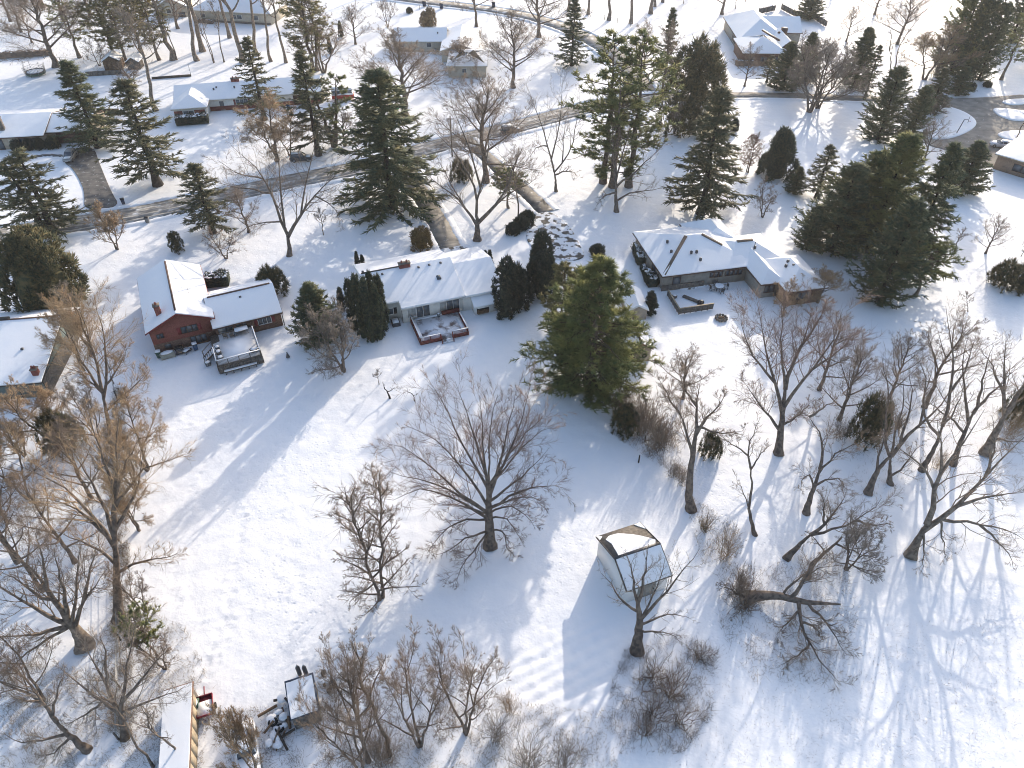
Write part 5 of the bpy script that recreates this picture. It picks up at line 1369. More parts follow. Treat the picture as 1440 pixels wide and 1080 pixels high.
 ('bramble', 945, 975, 935, 34, 'dark bramble patch right of the barn tree', 60),
 ('bramble', 920, 1010, 975, 32, 'dark bramble patch in the middle of the weeds'),
 ('bramble', 958, 1015, 980, 28, 'dark bramble patch at the lower right of the weeds'),
 ('bramble', 905, 1030, 1000, 24, 'lowest dark bramble patch in the weeds'),
 ('bramble', 985, 925, 905, 20, 'small dark bramble beside the fallen tree shadow'),
 ('bramble', 1045, 850, 815, 34, 'dark root tangle bramble around the fallen trunk'),
 ('dense_tan', 40, 700, 600, 48, 'tan twiggy tree low on the left edge below the green house'),
 ('maple', 128, 700, 600, 50, 'grey fine twigged bare tree left of the fence line'),
 ('oak', 105, 790, 670, 58, 'bare tree between the massive fanning tree and the fence line', 15),
 ('dense_tan', 195, 745, 668, 40, 'brown brushy tree right of the fence line'),
 ('dense', 192, 690, 610, 36, 'brown brushy tree higher up on the fence line', 80),
 ('maple_b', 60, 985, 880, 54, 'bare tree in the weeds between the two lower left trees'),
 ('small', 205, 860, 790, 30, 'small crooked bare tree on the fence line right side'),
 ('dense', 140, 620, 540, 34, 'grey brushy tree at the corner of the green house', 120),
 ('thin', 128, 500, 400, 26, 'slim tan tree at the corner of the green house roof'),
 ('dense_tan', 118, 520, 405, 34, 'tall tan twiggy tree beside the green house roof', 300),
 ('brush', 540, 1075, 1020, 34, 'low dark brush at the bottom edge of the thicket'),
 ('maple', 1180, 590, 470, 48, 'fine twigged tree between the reddish tree and the evergreen bush', 140),
 ('dense', 1190, 800, 730, 44, 'pinkish brushy tree right of the curved fallen branch'),
 ('brush', 1040, 835, 800, 24, 'dark brush on the root end of the fallen trunk'),
 ('dense_tan', 1150, 425, 372, 36, 'rusty bare tree in front of the hip roof corner'),
 ('dense_tan', 1100, 445, 395, 26, 'rusty bush tree before the tan ranch wall', 45),
 ('maple', 250, 40, -40, 34, 'fine twigged bare tree between the two beige houses'),
 ('maple', 90, 30, -40, 34, 'fine twigged bare tree at the top left corner'),
 ('oak_b', 30, 45, -20, 32, 'bare tree at the far left top behind the dark hedge', 10),
 ('maple', 205, 55, -20, 28, 'fine twigged bare tree behind the pine clump'),
 ('tall_b', 520, -8, -90, 22, 'bare trunk at the very top edge left of the far bins'),
 ('tall', 590, -25, -140, 26, 'tree rising beyond the far street near the first bin'),
 ('tall_b', 640, -20, -120, 24, 'tree rising beyond the far street near the second bin'),
 ('tall', 735, -15, -120, 26, 'tree rising beyond the far street where it bends'),
 ('oak', 985, -20, -110, 40, 'bare tree beyond the top edge left of the brown far house'),
 ('tall', 1010, -45, -150, 30, 'tall bare tree beyond the top edge above the brown far house'),
 ('tall_b', 1065, -30, -120, 26, 'slim tree beyond the top edge behind the board fence'),
 ('oak_b', 1110, -35, -120, 36, 'bare tree beyond the top edge behind the round dark fir'),
 ('tall', 1175, -10, -120, 28, 'bare tree at the top edge right of the round dark fir'),
 ('maple', 1230, 20, -40, 30, 'bare tree at the top edge above the slim fir'),
 ('oak', 1270, -10, -90, 36, 'bare tree at the top edge left of the hazy pines'),
 ('tall', 1400, 20, -90, 26, 'bare tree at the top right corner behind the lone pine'),
 ('fir_thick', 1420, 60, -40, 22, 'dark fir at the right edge of the top right pines'),
 ('oak_b', 1160, -60, -150, 40, 'bare tree far beyond the top edge'),
 ('oak', 930, -60, -150, 40, 'spreading bare tree far beyond the top edge'),
 ('pine', 60, 10, -70, 30, 'pine in the top left corner behind the great bare tree'),
 ('oak', 15, 30, -60, 34, 'bare tree in the top left corner'),
 ('oak_full', 425, 32, -60, 34, 'broad bare tree at the top right of the long beige house'),
 ('maple', 905, 100, 28, 30, 'bare tree just right of the tall pine pair beside the street'),
 ('oak_full', 1262, 62, -30, 34, 'broad bare tree on the snow above the slim fir'),
 ('maple', 500, 62, 5, 28, 'pale bare tree on the open snow right of the ragged top pine'),
 ('oak_full', 1015, 20, -70, 34, 'broad bare tree behind the left end of the brown far house'),
]
for r_ in T_: row(*r_)
hero('great spreading bare tree alone in the middle of the yard', .62, [(689, 767, 0), (688, 742, 1.9), (687, 715, 4), (688, 682, 6.6)],
     [(.2, (687, 709, 4.4), (682, 652, 9), (679, 602, 12.6), (674, 556, 15.5)), (.24, (689, 698, 5.4), (703, 649, 9), (716, 602, 12.4), (725, 550, 15.5)), (.2, (684, 692, 5.8), (667, 652, 8.6), (642, 611, 11.2), (626, 567, 13.6), (604, 536, 15)), (.18, (686, 684, 6.4), (670, 624, 11), (653, 570, 14.6), (640, 536, 16.4)), (.2, (684, 712, 4.2), (656, 665, 7.6), (620, 622, 10), (568, 597, 11.2)),
      (.2, (684, 723, 3.4), (642, 690, 5.8), (609, 657, 7.8), (568, 630, 9), (544, 624, 9)), (.2, (684, 723, 3.4), (640, 693, 5.5), (598, 676, 6.2), (546, 663, 6.6)), (.2, (684, 727, 3.1), (631, 696, 5), (588, 685, 5.2), (552, 704, 3.8)), (.14, (686, 726, 3.2), (653, 712, 3.8), (620, 709, 3.6)), (.16, (686, 733, 2.6), (642, 731, 3), (620, 750, 2.2), (601, 778, 1)), (.15, (686, 744, 1.9), (656, 756, 2), (631, 776, 1.4), (609, 781, 1)), (.14, (687, 748, 1.6), (659, 783, 1.6), (645, 802, 1.1), (640, 822, .7)),
      (.18, (690, 704, 4.8), (714, 687, 6.2), (741, 663, 8), (768, 635, 9.8)), (.2, (690, 711, 4.3), (719, 696, 5.4), (752, 682, 6), (796, 687, 5)), (.15, (690, 718, 3.8), (725, 698, 5), (752, 698, 4.6), (766, 707, 3.8)), (.14, (690, 722, 3.5), (714, 709, 4.2), (741, 723, 3.2), (752, 742, 2)), (.13, (690, 730, 2.8), (711, 723, 3.2), (725, 748, 1.8), (733, 759, 1.2)), (.13, (690, 744, 1.9), (711, 745, 2), (711, 770, .9), (725, 784, .5)), (.16, (690, 689, 6), (719, 644, 9.4), (755, 608, 11.8), (779, 600, 11.8)), (.16, (692, 682, 6.4), (741, 605, 12.2), (766, 583, 13.4)), (.18, (691, 684, 6.4), (708, 657, 8.4), (733, 597, 12.8), (746, 542, 16)), (.15, (688, 682, 6.6), (686, 630, 10.8), (692, 589, 13.6), (700, 555, 15.6))], 100, 9, 4, 6, group=CAT['bare_tree'][1], twig='twig_red', rt=.01, wob=.12)
row('oak', 1052, 242, 184, 19, 'young oak still holding its brown leaves below the lane')

# brown leaves still hanging on the young oak, and a reddish haze of buds
def leaves_on(x, y, z0, z1, r, n, m, name, label, cat, seed):
    rng = np.random.default_rng(seed); C = MB()
    u = rng.uniform(0, 1, n); a = rng.uniform(0, 6.283, n); rr = r * np.sqrt(rng.random(n)) * np.sin(np.pi * (.12 + .8 * u))
    p = np.stack([rr * np.cos(a), rr * np.sin(a), z0 + (z1 - z0) * u], -1)
    v, f = spikes(p, p + rng.normal(size=(n, 3)) * .14, .07); C.add(v, f)
    t = thing(name, label, cat, (x, y, 0)); C.build('crown', m, t)
    T = MB(); tp = np.array([[0, 0, -.2], [.05, 0, z0], [0, .1, z1 * .8]]); v, f = tubes(tp[None], np.array([[.12, .09, .03]]), 6); T.add(v, f); T.build('trunk', 'bark', t)
x, y, _ = P(1047, 241); leaves_on(x + .3, y - .2, 1.4, 7.6, 2.3, 1500, 'oak_leaf', 'young_oak', 'bushy young oak with rusty dry leaves left of the conical yew', 'tree', 3)

# ---------------------------------------------------------------- trees surveyed limb by limb
g_ = 'bare deciduous trees'
hero('great forked bare tree with two thick stems above the brick wing', .42, [(407, 359, 0), (406, 335, 2.5), (400, 318, 4.5)],
     [(.3, (403, 328, 3), (392, 300, 6.5), (378, 262, 11), (352, 225, 15), (325, 205, 17)), (.38, (407, 334, 2.8), (420, 305, 6), (440, 276, 9.5), (462, 258, 11.5), (480, 235, 14)), (.24, (398, 312, 5), (395, 270, 10), (392, 225, 15), (385, 190, 19)), (.2, (385, 280, 9), (350, 265, 10.5), (318, 262, 10.5), (296, 250, 12)),
      (.2, (424, 296, 7), (430, 255, 12), (440, 215, 16), (452, 185, 18)), (.16, (440, 276, 9.5), (470, 290, 8.5), (482, 312, 6)), (.16, (398, 310, 5), (372, 312, 5), (345, 318, 4.5), (330, 335, 3)), (.16, (370, 250, 12), (335, 245, 12), (305, 225, 14))], 101, 9, 5, 6, group=g_)
hero('twin stemmed bare tree beside the white house driveway', .62, [(671, 337, 0), (671, 312, 3), (670, 300, 4.2)],
     [(.3, (668, 318, 2.2), (652, 290, 5.5), (640, 274, 7.5), (618, 262, 8.5), (598, 240, 11)), (.3, (671, 300, 4.2), (672, 270, 8), (655, 235, 12), (632, 205, 15), (605, 180, 17)), (.42, (676, 316, 2.5), (694, 292, 5.5), (712, 270, 8), (722, 235, 12), (738, 200, 16)),
      (.22, (672, 275, 7.5), (685, 230, 13), (690, 180, 18), (688, 140, 22)), (.22, (672, 270, 8), (664, 215, 14), (640, 165, 19), (632, 130, 22)), (.18, (700, 285, 6), (725, 265, 8), (745, 260, 8), (760, 240, 10)), (.16, (655, 295, 5), (630, 250, 9.5), (612, 215, 13))], 102, 9, 5, 6, group=g_)
hero('crooked many stemmed bare tree left of the tall pines', .3, [(782, 269, 0), (781, 250, 2), (779, 240, 3)],
     [(.22, (780, 243, 2.7), (772, 215, 6), (764, 180, 10), (750, 145, 14), (738, 115, 17)), (.2, (782, 243, 2.8), (795, 225, 4.8), (806, 205, 7), (812, 165, 12), (815, 130, 16)), (.2, (783, 246, 2.4), (798, 240, 3), (808, 242, 2.5), (812, 250, 1.5)), (.2, (776, 225, 4.8), (785, 190, 9), (790, 150, 14), (792, 110, 18)), (.15, (770, 200, 7.5), (755, 205, 7), (745, 220, 5)), (.16, (790, 230, 4.2), (792, 190, 9), (800, 150, 13.5))], 103, 8, 4, 5, group=g_, bark='bark_pale')
hero('bare tree with a long arm reaching right before the tall pines', .42, [(867, 297, 0), (866, 275, 2.6), (866, 255, 5)],
     [(.2, (868, 282, 1.8), (885, 270, 3), (910, 268, 3), (940, 262, 3.5)), (.24, (867, 262, 4.2), (890, 245, 6), (915, 222, 8.5), (935, 200, 11)), (.26, (866, 255, 5), (862, 215, 10), (860, 170, 15)), (.24, (866, 255, 5), (878, 205, 11), (892, 160, 16)), (.2, (865, 270, 3.2), (848, 275, 2.5), (838, 290, 1))], 104, 7, 4, 5, group=g_)
# right hand woods
hero('thick reddish bare tree in front of the hip roof house', .5, [(1095, 637, 0), (1098, 608, 2.2), (1101, 580, 4.2), (1104, 548, 6.5)],
     [(.3, (1103, 552, 6.2), (1108, 525, 8), (1122, 500, 10), (1134, 470, 12.5), (1142, 430, 16)), (.28, (1100, 585, 3.8), (1092, 545, 7), (1080, 505, 10), (1072, 465, 13), (1065, 425, 16)), (.25, (1101, 575, 4.5), (1120, 545, 7), (1150, 510, 10), (1175, 470, 13), (1185, 435, 15)), (.25, (1098, 605, 2.5), (1080, 585, 4), (1062, 560, 6), (1045, 535, 8)), (.2, (1103, 550, 6.3), (1100, 505, 10), (1098, 455, 14), (1100, 420, 17)),
      (.2, (1090, 540, 7.5), (1062, 505, 10), (1045, 470, 13), (1042, 440, 15)), (.2, (1150, 510, 10), (1180, 495, 11), (1200, 470, 13)), (.2, (1098, 600, 2.8), (1118, 590, 3.5), (1140, 565, 5.5)), (.2, (1125, 495, 10.5), (1150, 455, 14), (1165, 420, 17))], 111, 9, 6, 7, group=g_, twig='twig_red', rt=.011)
hero('slim crooked bare tree leaning beside the bright snow strip', .22, [(1063, 752, 0), (1056, 730, 1.8), (1052, 714, 3.2), (1058, 690, 5), (1056, 660, 7.2)],
     [(.14, (1056, 662, 7), (1050, 640, 8.6), (1056, 615, 10.5), (1068, 590, 12)), (.08, (1051, 712, 3.3), (1045, 690, 4.8), (1036, 672, 6)), (.1, (1054, 652, 7.8), (1068, 638, 9), (1085, 625, 10)), (.1, (1050, 638, 8.8), (1030, 625, 9.6), (1012, 612, 10.5))], 112, 5, 4, 4, group=g_)
hero('vine covered thick bare tree at the lower end of the hedge', .5, [(972, 716, 0), (968, 690, 2), (971, 660, 4.4), (976, 630, 6.8), (980, 600, 9)],
     [(.26, (974, 640, 6), (968, 612, 8), (958, 585, 10), (945, 560, 12)), (.24, (978, 615, 7.8), (990, 590, 9.8), (1008, 575, 11), (1020, 555, 12.5)), (.2, (980, 600, 9), (978, 570, 11.5), (985, 535, 14.5)), (.16, (985, 600, 9.2), (998, 605, 9), (1015, 610, 8.5), (1045, 606, 9)), (.16, (958, 585, 10), (940, 560, 12), (925, 530, 14)), (.16, (975, 570, 11.3), (960, 545, 13.5), (965, 515, 16))], 113, 8, 6, 7, group=g_, vine=420, rt=.011)
hero('large double stemmed bare tree lowest at right with broad shadow', .55, [(1281, 781, 0), (1290, 760, 1.5), (1303, 738, 3)],
     [(.36, (1303, 738, 3), (1311, 710, 5), (1317, 680, 7.2), (1324, 660, 8.8), (1342, 638, 10.5), (1365, 610, 12.5), (1385, 575, 15)), (.36, (1300, 745, 2.6), (1330, 728, 4), (1358, 700, 6), (1390, 665, 8.8), (1425, 630, 11.5), (1450, 605, 13)), (.24, (1345, 715, 5), (1380, 700, 6), (1420, 695, 6.5), (1450, 690, 7)), (.22, (1335, 725, 4.3), (1375, 738, 3.8), (1410, 742, 3.6), (1445, 762, 2.5)), (.16, (1316, 733, 3.4), (1325, 760, 2.2), (1332, 790, 1.2)), (.14, (1305, 750, 2.3), (1302, 780, 1.4), (1295, 805, .8)),
      (.18, (1317, 680, 7.2), (1300, 655, 8.5), (1275, 640, 9.3), (1245, 615, 10.5)), (.18, (1324, 660, 8.8), (1325, 630, 11), (1318, 590, 14)), (.18, (1390, 665, 8.8), (1400, 625, 12), (1395, 585, 15)), (.16, (1390, 730, 4.4), (1415, 770, 2.5), (1425, 800, 1.2))], 114, 6, 4, 4, group=g_, bark='bark_pale')
hero('slanting bare tree behind the large double stemmed one', .36, [(1340, 653, 0), (1348, 630, 1.8), (1358, 605, 3.8), (1368, 582, 5.6)],
     [(.24, (1368, 582, 5.6), (1380, 565, 7), (1400, 550, 8), (1425, 520, 10.5)), (.22, (1362, 595, 4.6), (1360, 555, 8), (1352, 515, 11.5), (1362, 470, 15)), (.18, (1356, 610, 3.4), (1340, 590, 5), (1318, 575, 6.2), (1298, 560, 7.5)), (.2, (1375, 573, 6.3), (1382, 530, 10), (1398, 485, 14))], 115, 6, 4, 4, group=g_)
hero('bare tree with sinuous stem behind the double stemmed one', .34, [(1296, 661, 0), (1306, 645, 1.2), (1318, 622, 3), (1325, 600, 4.8)],
     [(.24, (1325, 600, 4.8), (1333, 575, 6.8), (1338, 540, 9.6), (1342, 500, 12.8), (1335, 462, 16), (1330, 430, 18.5)), (.2, (1322, 612, 3.8), (1300, 595, 5), (1297, 565, 7.5), (1305, 535, 10), (1290, 500, 13)), (.18, (1336, 555, 8.5), (1358, 525, 11), (1370, 480, 15)), (.16, (1326, 595, 5), (1345, 575, 6.6), (1355, 545, 9))], 116, 6, 4, 4, group=g_)
hero('stout bare tree leaning right among the right hand woods', .42, [(1221, 693, 0), (1228, 672, 1.6), (1240, 653, 3), (1253, 642, 4)],
     [(.28, (1253, 642, 4), (1268, 622, 5.6), (1280, 606, 7), (1302, 588, 8.5), (1330, 564, 10.5), (1345, 535, 13)), (.18, (1232, 665, 2), (1235, 640, 4), (1243, 622, 5.4), (1240, 590, 8)), (.18, (1262, 630, 5), (1285, 560, 10.5), (1278, 520, 14)), (.14, (1300, 590, 8.4), (1300, 555, 11.5), (1312, 515, 15))], 117, 6, 4, 4, group=g_)
hero('bare tree with upright forked stems among the right hand woods', .32, [(1253, 680, 0), (1251, 662, 1.5), (1252, 645, 2.8)],
     [(.2, (1252, 645, 2.8), (1243, 615, 5.2), (1245, 585, 7.8), (1250, 545, 11), (1240, 500, 15)), (.16, (1254, 668, 1), (1268, 660, 1.8), (1280, 642, 3.4), (1298, 625, 5)), (.16, (1250, 640, 3.2), (1262, 600, 6.6), (1272, 560, 10), (1270, 520, 13.5))], 118, 6, 4, 4, group=g_)
hero('thick trunk leaning into the right edge with bare crown', .6, [(1386, 638, 0), (1394, 620, 1.4), (1405, 600, 3), (1416, 580, 4.8)],
     [(.4, (1416, 580, 4.8), (1428, 560, 6.5), (1445, 535, 8.8), (1460, 500, 12)), (.3, (1412, 588, 4), (1412, 555, 6.8), (1411, 520, 9.8), (1415, 470, 14)), (.2, (1400, 620, 1.6), (1425, 620, 2), (1450, 622, 2.4)), (.2, (1411, 545, 7.6), (1395, 515, 10), (1380, 490, 12.5))], 119, 6, 4, 4, group=g_, bark='bark_pale')
hero('low leaning bare tree pointing right beside the curved log', .34, [(1106, 785, 0), (1122, 768, 1.2), (1140, 752, 2.3)],
     [(.22, (1140, 752, 2.3), (1160, 738, 3.4), (1180, 712, 5.2), (1190, 690, 7)), (.2, (1140, 754, 2.2), (1165, 745, 2.8), (1195, 736, 3.4), (1222, 722, 4.4), (1240, 700, 6)), (.14, (1165, 733, 3.6), (1160, 700, 5.6), (1150, 690, 6)), (.14, (1200, 735, 3.5), (1225, 738, 3.2), (1255, 738, 3.2))], 120, 8, 5, 6, group=g_)
hero('twisted bare tree with looping limbs left of the evergreen bush', .36, [(1134, 721, 0), (1139, 700, 1.6), (1145, 685, 2.8), (1153, 660, 4.8)],
     [(.2, (1153, 660, 4.8), (1158, 635, 7), (1155, 612, 9), (1143, 592, 10.8), (1128, 580, 12)), (.16, (1153, 665, 4.4), (1168, 645, 6), (1190, 628, 7.3), (1222, 618, 8)), (.16, (1146, 685, 2.8), (1165, 672, 3.6), (1183, 672, 3.3), (1187, 695, 1.8)), (.14, (1142, 690, 2.4), (1142, 668, 4), (1130, 668, 4), (1125, 690, 2)), (.14, (1142, 588, 11), (1165, 570, 12.5), (1180, 555, 14))], 121, 7, 5, 6, group=g_)
hero('fallen bare tree lying with its root plate to the left', .5, [(1052, 838, .5), (1075, 836, .9), (1100, 838, 1.1), (1128, 846, 1.0), (1150, 848, 1.0), (1172, 849, .9), (1182, 850, .85)],
     [(.26, (1112, 840, 1.1), (1128, 822, 2.3), (1138, 808, 3), (1138, 795, 3.6), (1155, 775, 4.6)), (.24, (1122, 848, 1), (1126, 872, 1), (1128, 890, .9), (1143, 908, .6), (1152, 930, .5), (1168, 948, .3), (1182, 962, .2)), (.2, (1132, 850, 1), (1150, 864, 1.2), (1165, 880, 1.2), (1178, 902, .8), (1190, 920, .4)), (.16, (1125, 866, 1), (1108, 878, 1.1), (1092, 892, .7)), (.16, (1128, 892, .8), (1142, 906, .8), (1120, 925, .6), (1098, 935, .4)), (.16, (1128, 870, 1), (1148, 880, 1.1), (1155, 900, .6)), (.14, (1100, 838, 1.1), (1120, 815, 2.4), (1145, 800, 2.6), (1180, 795, 2.5)), (.2, (1052, 838, .6), (1030, 832, 1.1), (1010, 822, 1.2)), (.16, (1050, 840, .6), (1045, 855, .8), (1030, 868, .4))], 122, 9, 5, 6, group=g_, tr=.14, bark='bark')
hero('curved fallen branch lying in the brush below the leaning tree', .24, [(1136, 812, .2), (1142, 795, 1), (1156, 780, 1.7), (1172, 768, 2.2), (1184, 755, 2.6)],
     [(.12, (1175, 766, 2.3), (1205, 778, 2), (1235, 788, 1.6)), (.1, (1160, 778, 1.8), (1150, 760, 2.5), (1135, 748, 3))], 123, 6, 4, 5, group=g_, name='fallen_branch', cat='branch')
hero('broken topped bare tree standing in front of the barn', .55, [(896, 914, 0), (898, 892, 1.5), (900, 870, 3), (897, 848, 4.6)],
     [(.2, (897, 848, 4.6), (892, 825, 6), (888, 800, 7.5), (880, 775, 9)), (.2, (898, 850, 4.4), (904, 822, 6.2), (908, 795, 7.8), (912, 765, 9.5)), (.2, (903, 872, 2.8), (922, 850, 4), (942, 828, 5.4), (960, 800, 7), (985, 770, 9)), (.16, (901, 880, 2.2), (925, 868, 3), (950, 862, 3.2), (968, 868, 2.6)), (.18, (896, 862, 3.6), (880, 850, 4), (866, 838, 4.6), (862, 820, 5.4), (845, 806, 6)), (.14, (905, 886, 1.8), (925, 890, 1.8), (945, 890, 1.7), (955, 902, 1)), (.14, (905, 880, 2.2), (915, 842, 4.6), (930, 815, 6), (935, 785, 8))], 124, 6, 3, 3, group=g_, bark='bark', twig='twig_gray', rt=.007)
# left woods
hero('massive bare tree fanning out toward the left edge', .75, [(119, 908, 0), (112, 892, 1.2), (100, 878, 2.2), (92, 868, 3)],
     [(.4, (95, 872, 2.8), (80, 850, 4.6), (62, 822, 6.8), (40, 795, 9), (15, 775, 11)), (.34, (98, 880, 2.2), (70, 868, 3.4), (42, 850, 5), (15, 835, 6.4), (-20, 810, 8.5)), (.3, (95, 885, 2), (60, 890, 2.4), (25, 895, 2.8), (-15, 895, 3.5)), (.26, (114, 880, 1.8), (112, 858, 3.6), (122, 838, 5.4), (138, 820, 7), (150, 800, 8.5)), (.28, (100, 872, 2.8), (92, 840, 5.4), (82, 808, 8), (76, 770, 11)), (.2, (110, 875, 2.2), (106, 840, 5), (108, 805, 8), (115, 765, 11)), (.2, (80, 850, 4.6), (55, 840, 5.6), (25, 815, 7.5), (-5, 800, 9)),
      (.2, (90, 885, 2), (55, 905, 2), (25, 930, 1.6), (0, 958, 1)), (.2, (62, 822, 6.8), (60, 785, 10), (50, 750, 13)), (.2, (122, 838, 5.4), (125, 805, 8), (135, 765, 11.5))], 131, 8, 5, 5, group=g_, bark='bark_pale', twig='twig')
hero('forked bare tree standing left of the long shed', .4, [(176, 1035, 0), (172, 1018, 1.2), (168, 1003, 2.4)],
     [(.24, (168, 1003, 2.4), (155, 975, 4.4), (142, 950, 6), (128, 925, 7.6), (115, 905, 9)), (.22, (170, 1005, 2.2), (176, 975, 4.4), (178, 945, 6.4), (186, 910, 8.8), (190, 880, 11)), (.2, (168, 1004, 2.4), (150, 990, 3), (132, 975, 4), (110, 962, 5), (85, 940, 6.4)), (.2, (173, 990, 3.2), (192, 965, 5), (212, 940, 6.6), (235, 915, 8)), (.16, (172, 1000, 2.6), (205, 988, 3.4), (235, 975, 4.2), (260, 965, 5)), (.16, (150, 962, 5), (150, 930, 7.2), (140, 890, 10)), (.14, (140, 1000, 3), (115, 1010, 2.6), (88, 1022, 2))], 132, 7, 5, 5, group=g_, twig='twig_gray')
hero('bare tree leaning left at the lower left corner', .34, [(123, 1054, 0), (108, 1044, 1), (92, 1030, 2), (80, 1015, 3)],
     [(.22, (80, 1015, 3), (66, 995, 4.6), (48, 975, 6), (38, 950, 7.8)), (.18, (95, 1034, 1.8), (65, 1040, 2), (35, 1046, 2.2), (10, 1035, 3)), (.16, (72, 1005, 3.8), (78, 975, 5.6), (90, 950, 7)), (.16, (60, 988, 5), (35, 985, 5.2), (8, 975, 6)), (.14, (100, 1040, 1.4), (80, 1055, 1.2), (55, 1072, .8))], 133, 7, 5, 5, group=g_, twig='twig_gray')
hero('tall many limbed bare tree on the weedy fence line', .5, [(166, 870, 0), (165, 830, 3), (163, 790, 6), (162, 745, 9)],
     [(.3, (162, 745, 9), (163, 700, 12), (165, 660, 15), (163, 620, 18), (168, 580, 21)), (.26, (163, 760, 8), (150, 720, 10.5), (130, 685, 13), (112, 650, 15.5), (95, 625, 17.5)), (.26, (163, 775, 7), (140, 745, 9), (115, 720, 10.5), (85, 705, 11.5), (50, 700, 12)), (.24, (163, 765, 7.6), (130, 720, 10.5), (85, 680, 13), (45, 660, 14.5), (5, 645, 16)), (.22, (165, 740, 9.2), (180, 712, 11), (195, 690, 12.5), (198, 660, 14.5), (205, 630, 17)), (.2, (164, 720, 10.6), (200, 655, 15), (230, 650, 15.5), (258, 640, 16)),
      (.2, (163, 700, 12), (150, 655, 15.2), (132, 615, 18.5), (125, 580, 21)), (.2, (163, 790, 6), (135, 770, 7), (100, 755, 8), (70, 745, 8.8)), (.18, (165, 800, 5), (195, 790, 5.6), (228, 785, 6), (250, 778, 6.6)), (.18, (165, 690, 12.8), (178, 650, 15.8), (196, 615, 18.6))], 134, 8, 6, 6, group=g_, vine=300, twig='twig_tan')
hero('tan topped bare tree between the green house and the red house', .36, [(160, 640, 0), (156, 612, 2.5), (150, 580, 5.2), (144, 552, 7.6)],
     [(.22, (144, 552, 7.6), (138, 520, 10.5), (128, 488, 13.5), (118, 455, 16.5), (108, 420, 19.5)), (.2, (146, 560, 7), (150, 525, 10), (150, 490, 13), (140, 450, 17), (132, 415, 20)), (.18, (142, 545, 8.2), (115, 510, 11.2), (100, 475, 14.5), (90, 440, 17.5)), (.16, (150, 545, 8.2), (168, 515, 11), (178, 490, 13)), (.16, (150, 580, 5.2), (170, 558, 7.2), (195, 540, 9), (208, 520, 10.5)), (.16, (142, 548, 8), (125, 535, 9.2), (105, 520, 10.6)), (.16, (134, 505, 12), (112, 445, 17), (95, 415, 20))], 135, 11, 6, 7, group=g_, twig='twig_tan', rt=.011)
hero('leaning dead snag with a broken crown in the snow below the white deck', .13, [(549, 560, 0), (545, 551, .8), (540, 545, 1.4)],
     [(.06, (545, 551, .8), (553, 548, 1.1), (560, 543, 1.6)), (.05, (541, 546, 1.3), (539, 538, 2.1))], 141, 2, 2, 2, name='dead_snag', cat='snag', bark='bark_dark')
hero('small bent dead stem between the snag and the great spreading tree', .08, [(583, 564, 0), (582, 557, .6), (579, 554, .9)], [(.05, (580, 555, .8), (573, 551, 1.2), (566, 548, 1.4)), (.04, (582, 557, .6), (588, 553, 1)) ], 142, 2, 2, 2, name='dead_snag', cat='snag', bark='bark_dark')
